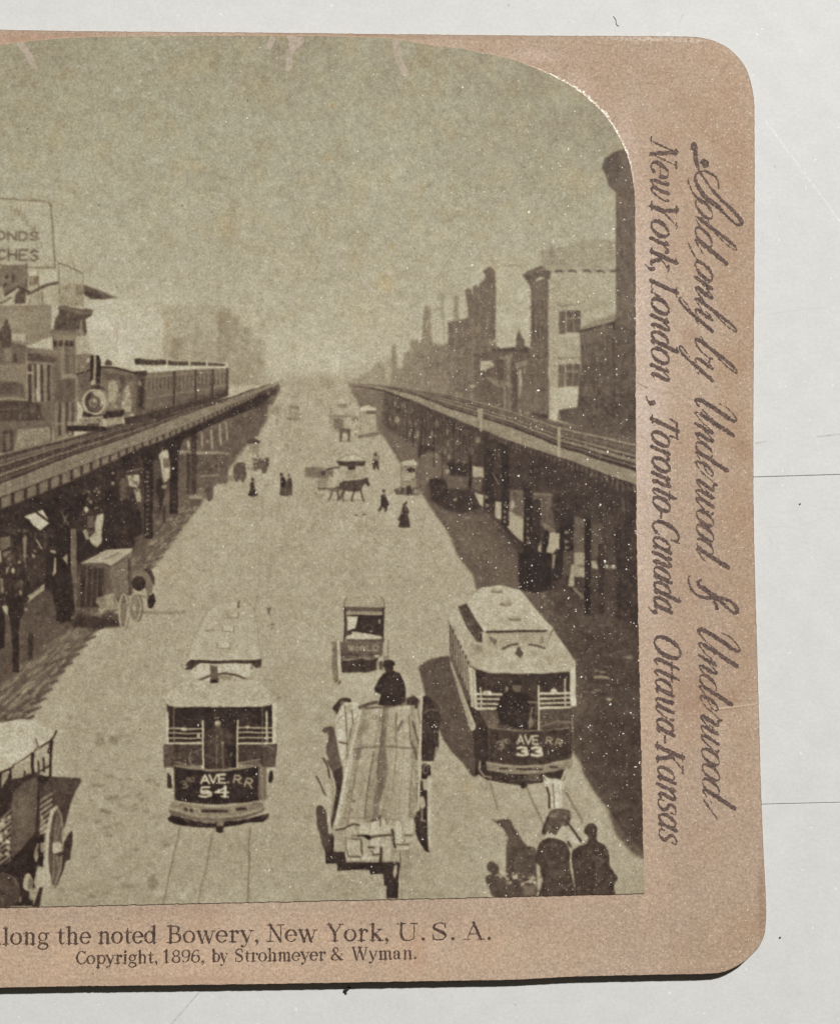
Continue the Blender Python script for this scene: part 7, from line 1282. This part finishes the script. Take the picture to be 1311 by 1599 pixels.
for wd, ya, yb in (('old', 304, 387), ('only', 402, 503), ('by', 518, 580), ('Underwood', 606, 868), ('Underwood', 964, 1245)):
    S += set_word(wd, script, (by_(ya), ya), (by_(yb), yb), 28, .80 if wd[0] != 'U' else .62, (1, -.004))
# the flourished initial
fl = np.array([(1078, 249, 1.5), (1079, 232, 3.5), (1082, 224, 4), (1086, 228, 4), (1085, 240, 6), (1088, 258, 4), (1100, 280, 2.6), (1120, 306, 3.6), (1140, 325, 4.2), (1155, 342, 5.5), (1157, 350, 4), (1148, 350, 3), (1134, 337, 3), (1120, 322, 6), (1104, 311, 6.2), (1092, 296, 5), (1085, 280, 4), (1087, 271, 3), (1096, 267, 2.6), (1108, 270, 2.8), (1119, 280, 2.4), (1122, 295, 2)])
S += [(spline(fl[1:], 2.), 1.), (np.array([(1098, 253, 9), (1101, 256, 9)]), 1.), (spline(np.array([(1073, 281, 2), (1080, 298, 2.4), (1090, 312, 2.4), (1096, 318, 2)]), 2.), 1.), (spline(np.array([(1074, 380, 1.6), (1082, 396, 2), (1092, 410, 2)]), 2.), 1.), (spline(np.array([(1120, 1280, 1.6), (1110, 1266, 2), (1098, 1250, 2.4)]), 2.), 1.)]
S += [(spline(np.array([(1094, 906, 2.5), (1089, 908, 4), (1091, 914, 5), (1100, 920, 6), (1112, 929, 6.5), (1124, 934, 5), (1138, 938, 4), (1147, 945, 5), (1150.5, 954, 5), (1146, 957.5, 3.5), (1137, 951, 3), (1127, 941, 5), (1116, 933, 6), (1104, 933.5, 5), (1092, 931, 3.5), (1081, 923, 2.6), (1075, 910, 2.4), (1074, 903, 2.2), (1077, 898.5, 2)]), 2.), 1.), (spline(np.array([(1114, 939, 4), (1117, 943, 3), (1119, 950, 4.5)]), 2.), 1.)]
o = ink_mesh('publisher_line', S, ident, (1050, 205, 1172, 1310), INK_B, card, ZI, .85, 47, 2.0, 1.2); o['label'] = 'flowing script line of the sellers near the outer edge, worn toward its end'

# ---------------------------------------------------------------- small things on the white sheet
def strand(name, pts, w, z, mat, label, cat, group=None):
    """a thin round fibre or pencil-thin line lying on the sheet"""
    P = spline(np.array(pts, float), 2.); Q = onto(P[:, :2], z); r = (P[:, 2] if P.shape[1] > 2 else np.full(len(P), w))*MM/2
    V, F = [], []; t = np.gradient(Q, axis=0); nr = np.c_[-t[:, 1], t[:, 0], 0*t[:, 0]]; nr /= np.linalg.norm(nr, axis=1)[:, None]
    for k in range(len(Q)):
        for a in range(6):
            c, s_ = math.cos(a*math.pi/3), math.sin(a*math.pi/3); V.append(Q[k]+nr[k]*r[k]*c+np.array([0, 0, r[k]*s_+r[k]]))
    for k in range(len(Q)-1):
        for a in range(6): F.append((k*6+a, k*6+(a+1) % 6, k*6+6+(a+1) % 6, k*6+6+a))
    F += [tuple(range(5, -1, -1)), tuple(len(V)-6+a for a in range(6))]
    o = mesh_obj(name, V, F, mat); o['label'] = label; o['category'] = cat
    if group: o['group'] = group
    return o


HAIR = flat_mat('dark_hair', (128, 126, 122), .5); DIRT = flat_mat('dark_dirt', (38, 36, 36), .6, (70, 66, 64))
strand('hair_strand', [(957, 25, .6), (961, 31, .8), (962, 38, .8), (966, 41, .6)], 1, 0.00001, HAIR, 'short curled hair on the white surface above the card', 'hair')
def crumb(name, parts, label):
    bm = bmesh.new(); g = np.random.default_rng(7)
    for x, y, r in parts:
        c = onto([(x, y)], 0)[0]
        m = bmesh.ops.create_icosphere(bm, subdivisions=2, radius=r*MM)
        for v in m['verts']: v.co = v.co*float(g.uniform(.7, 1.15)); v.co.z = max(v.co.z*.6, -r*MM*.35); v.co += __import__('mathutils').Vector((c[0], c[1], r*MM*.35))
    me = bpy.data.meshes.new(name); bm.to_mesh(me); bm.free()
    o = link(name, me, DIRT); o['label'] = label; o['category'] = 'speck'; return o
crumb('dirt_crumb', [(539, 1547, 3.2), (543, 1544, 2.8), (540, 1551, 2.0), (545.5, 1542, 2.0)], 'black crumb of dirt against the bottom edge of the card')
crumb('dirt_crumb', [(1217, 1464, 1.7)], 'tiny dark speck right of the rounded bottom corner')
crumb('dirt_crumb', [(1248, 787, 1.5)], 'tiny dark speck right of the card, just below the upper joint line')
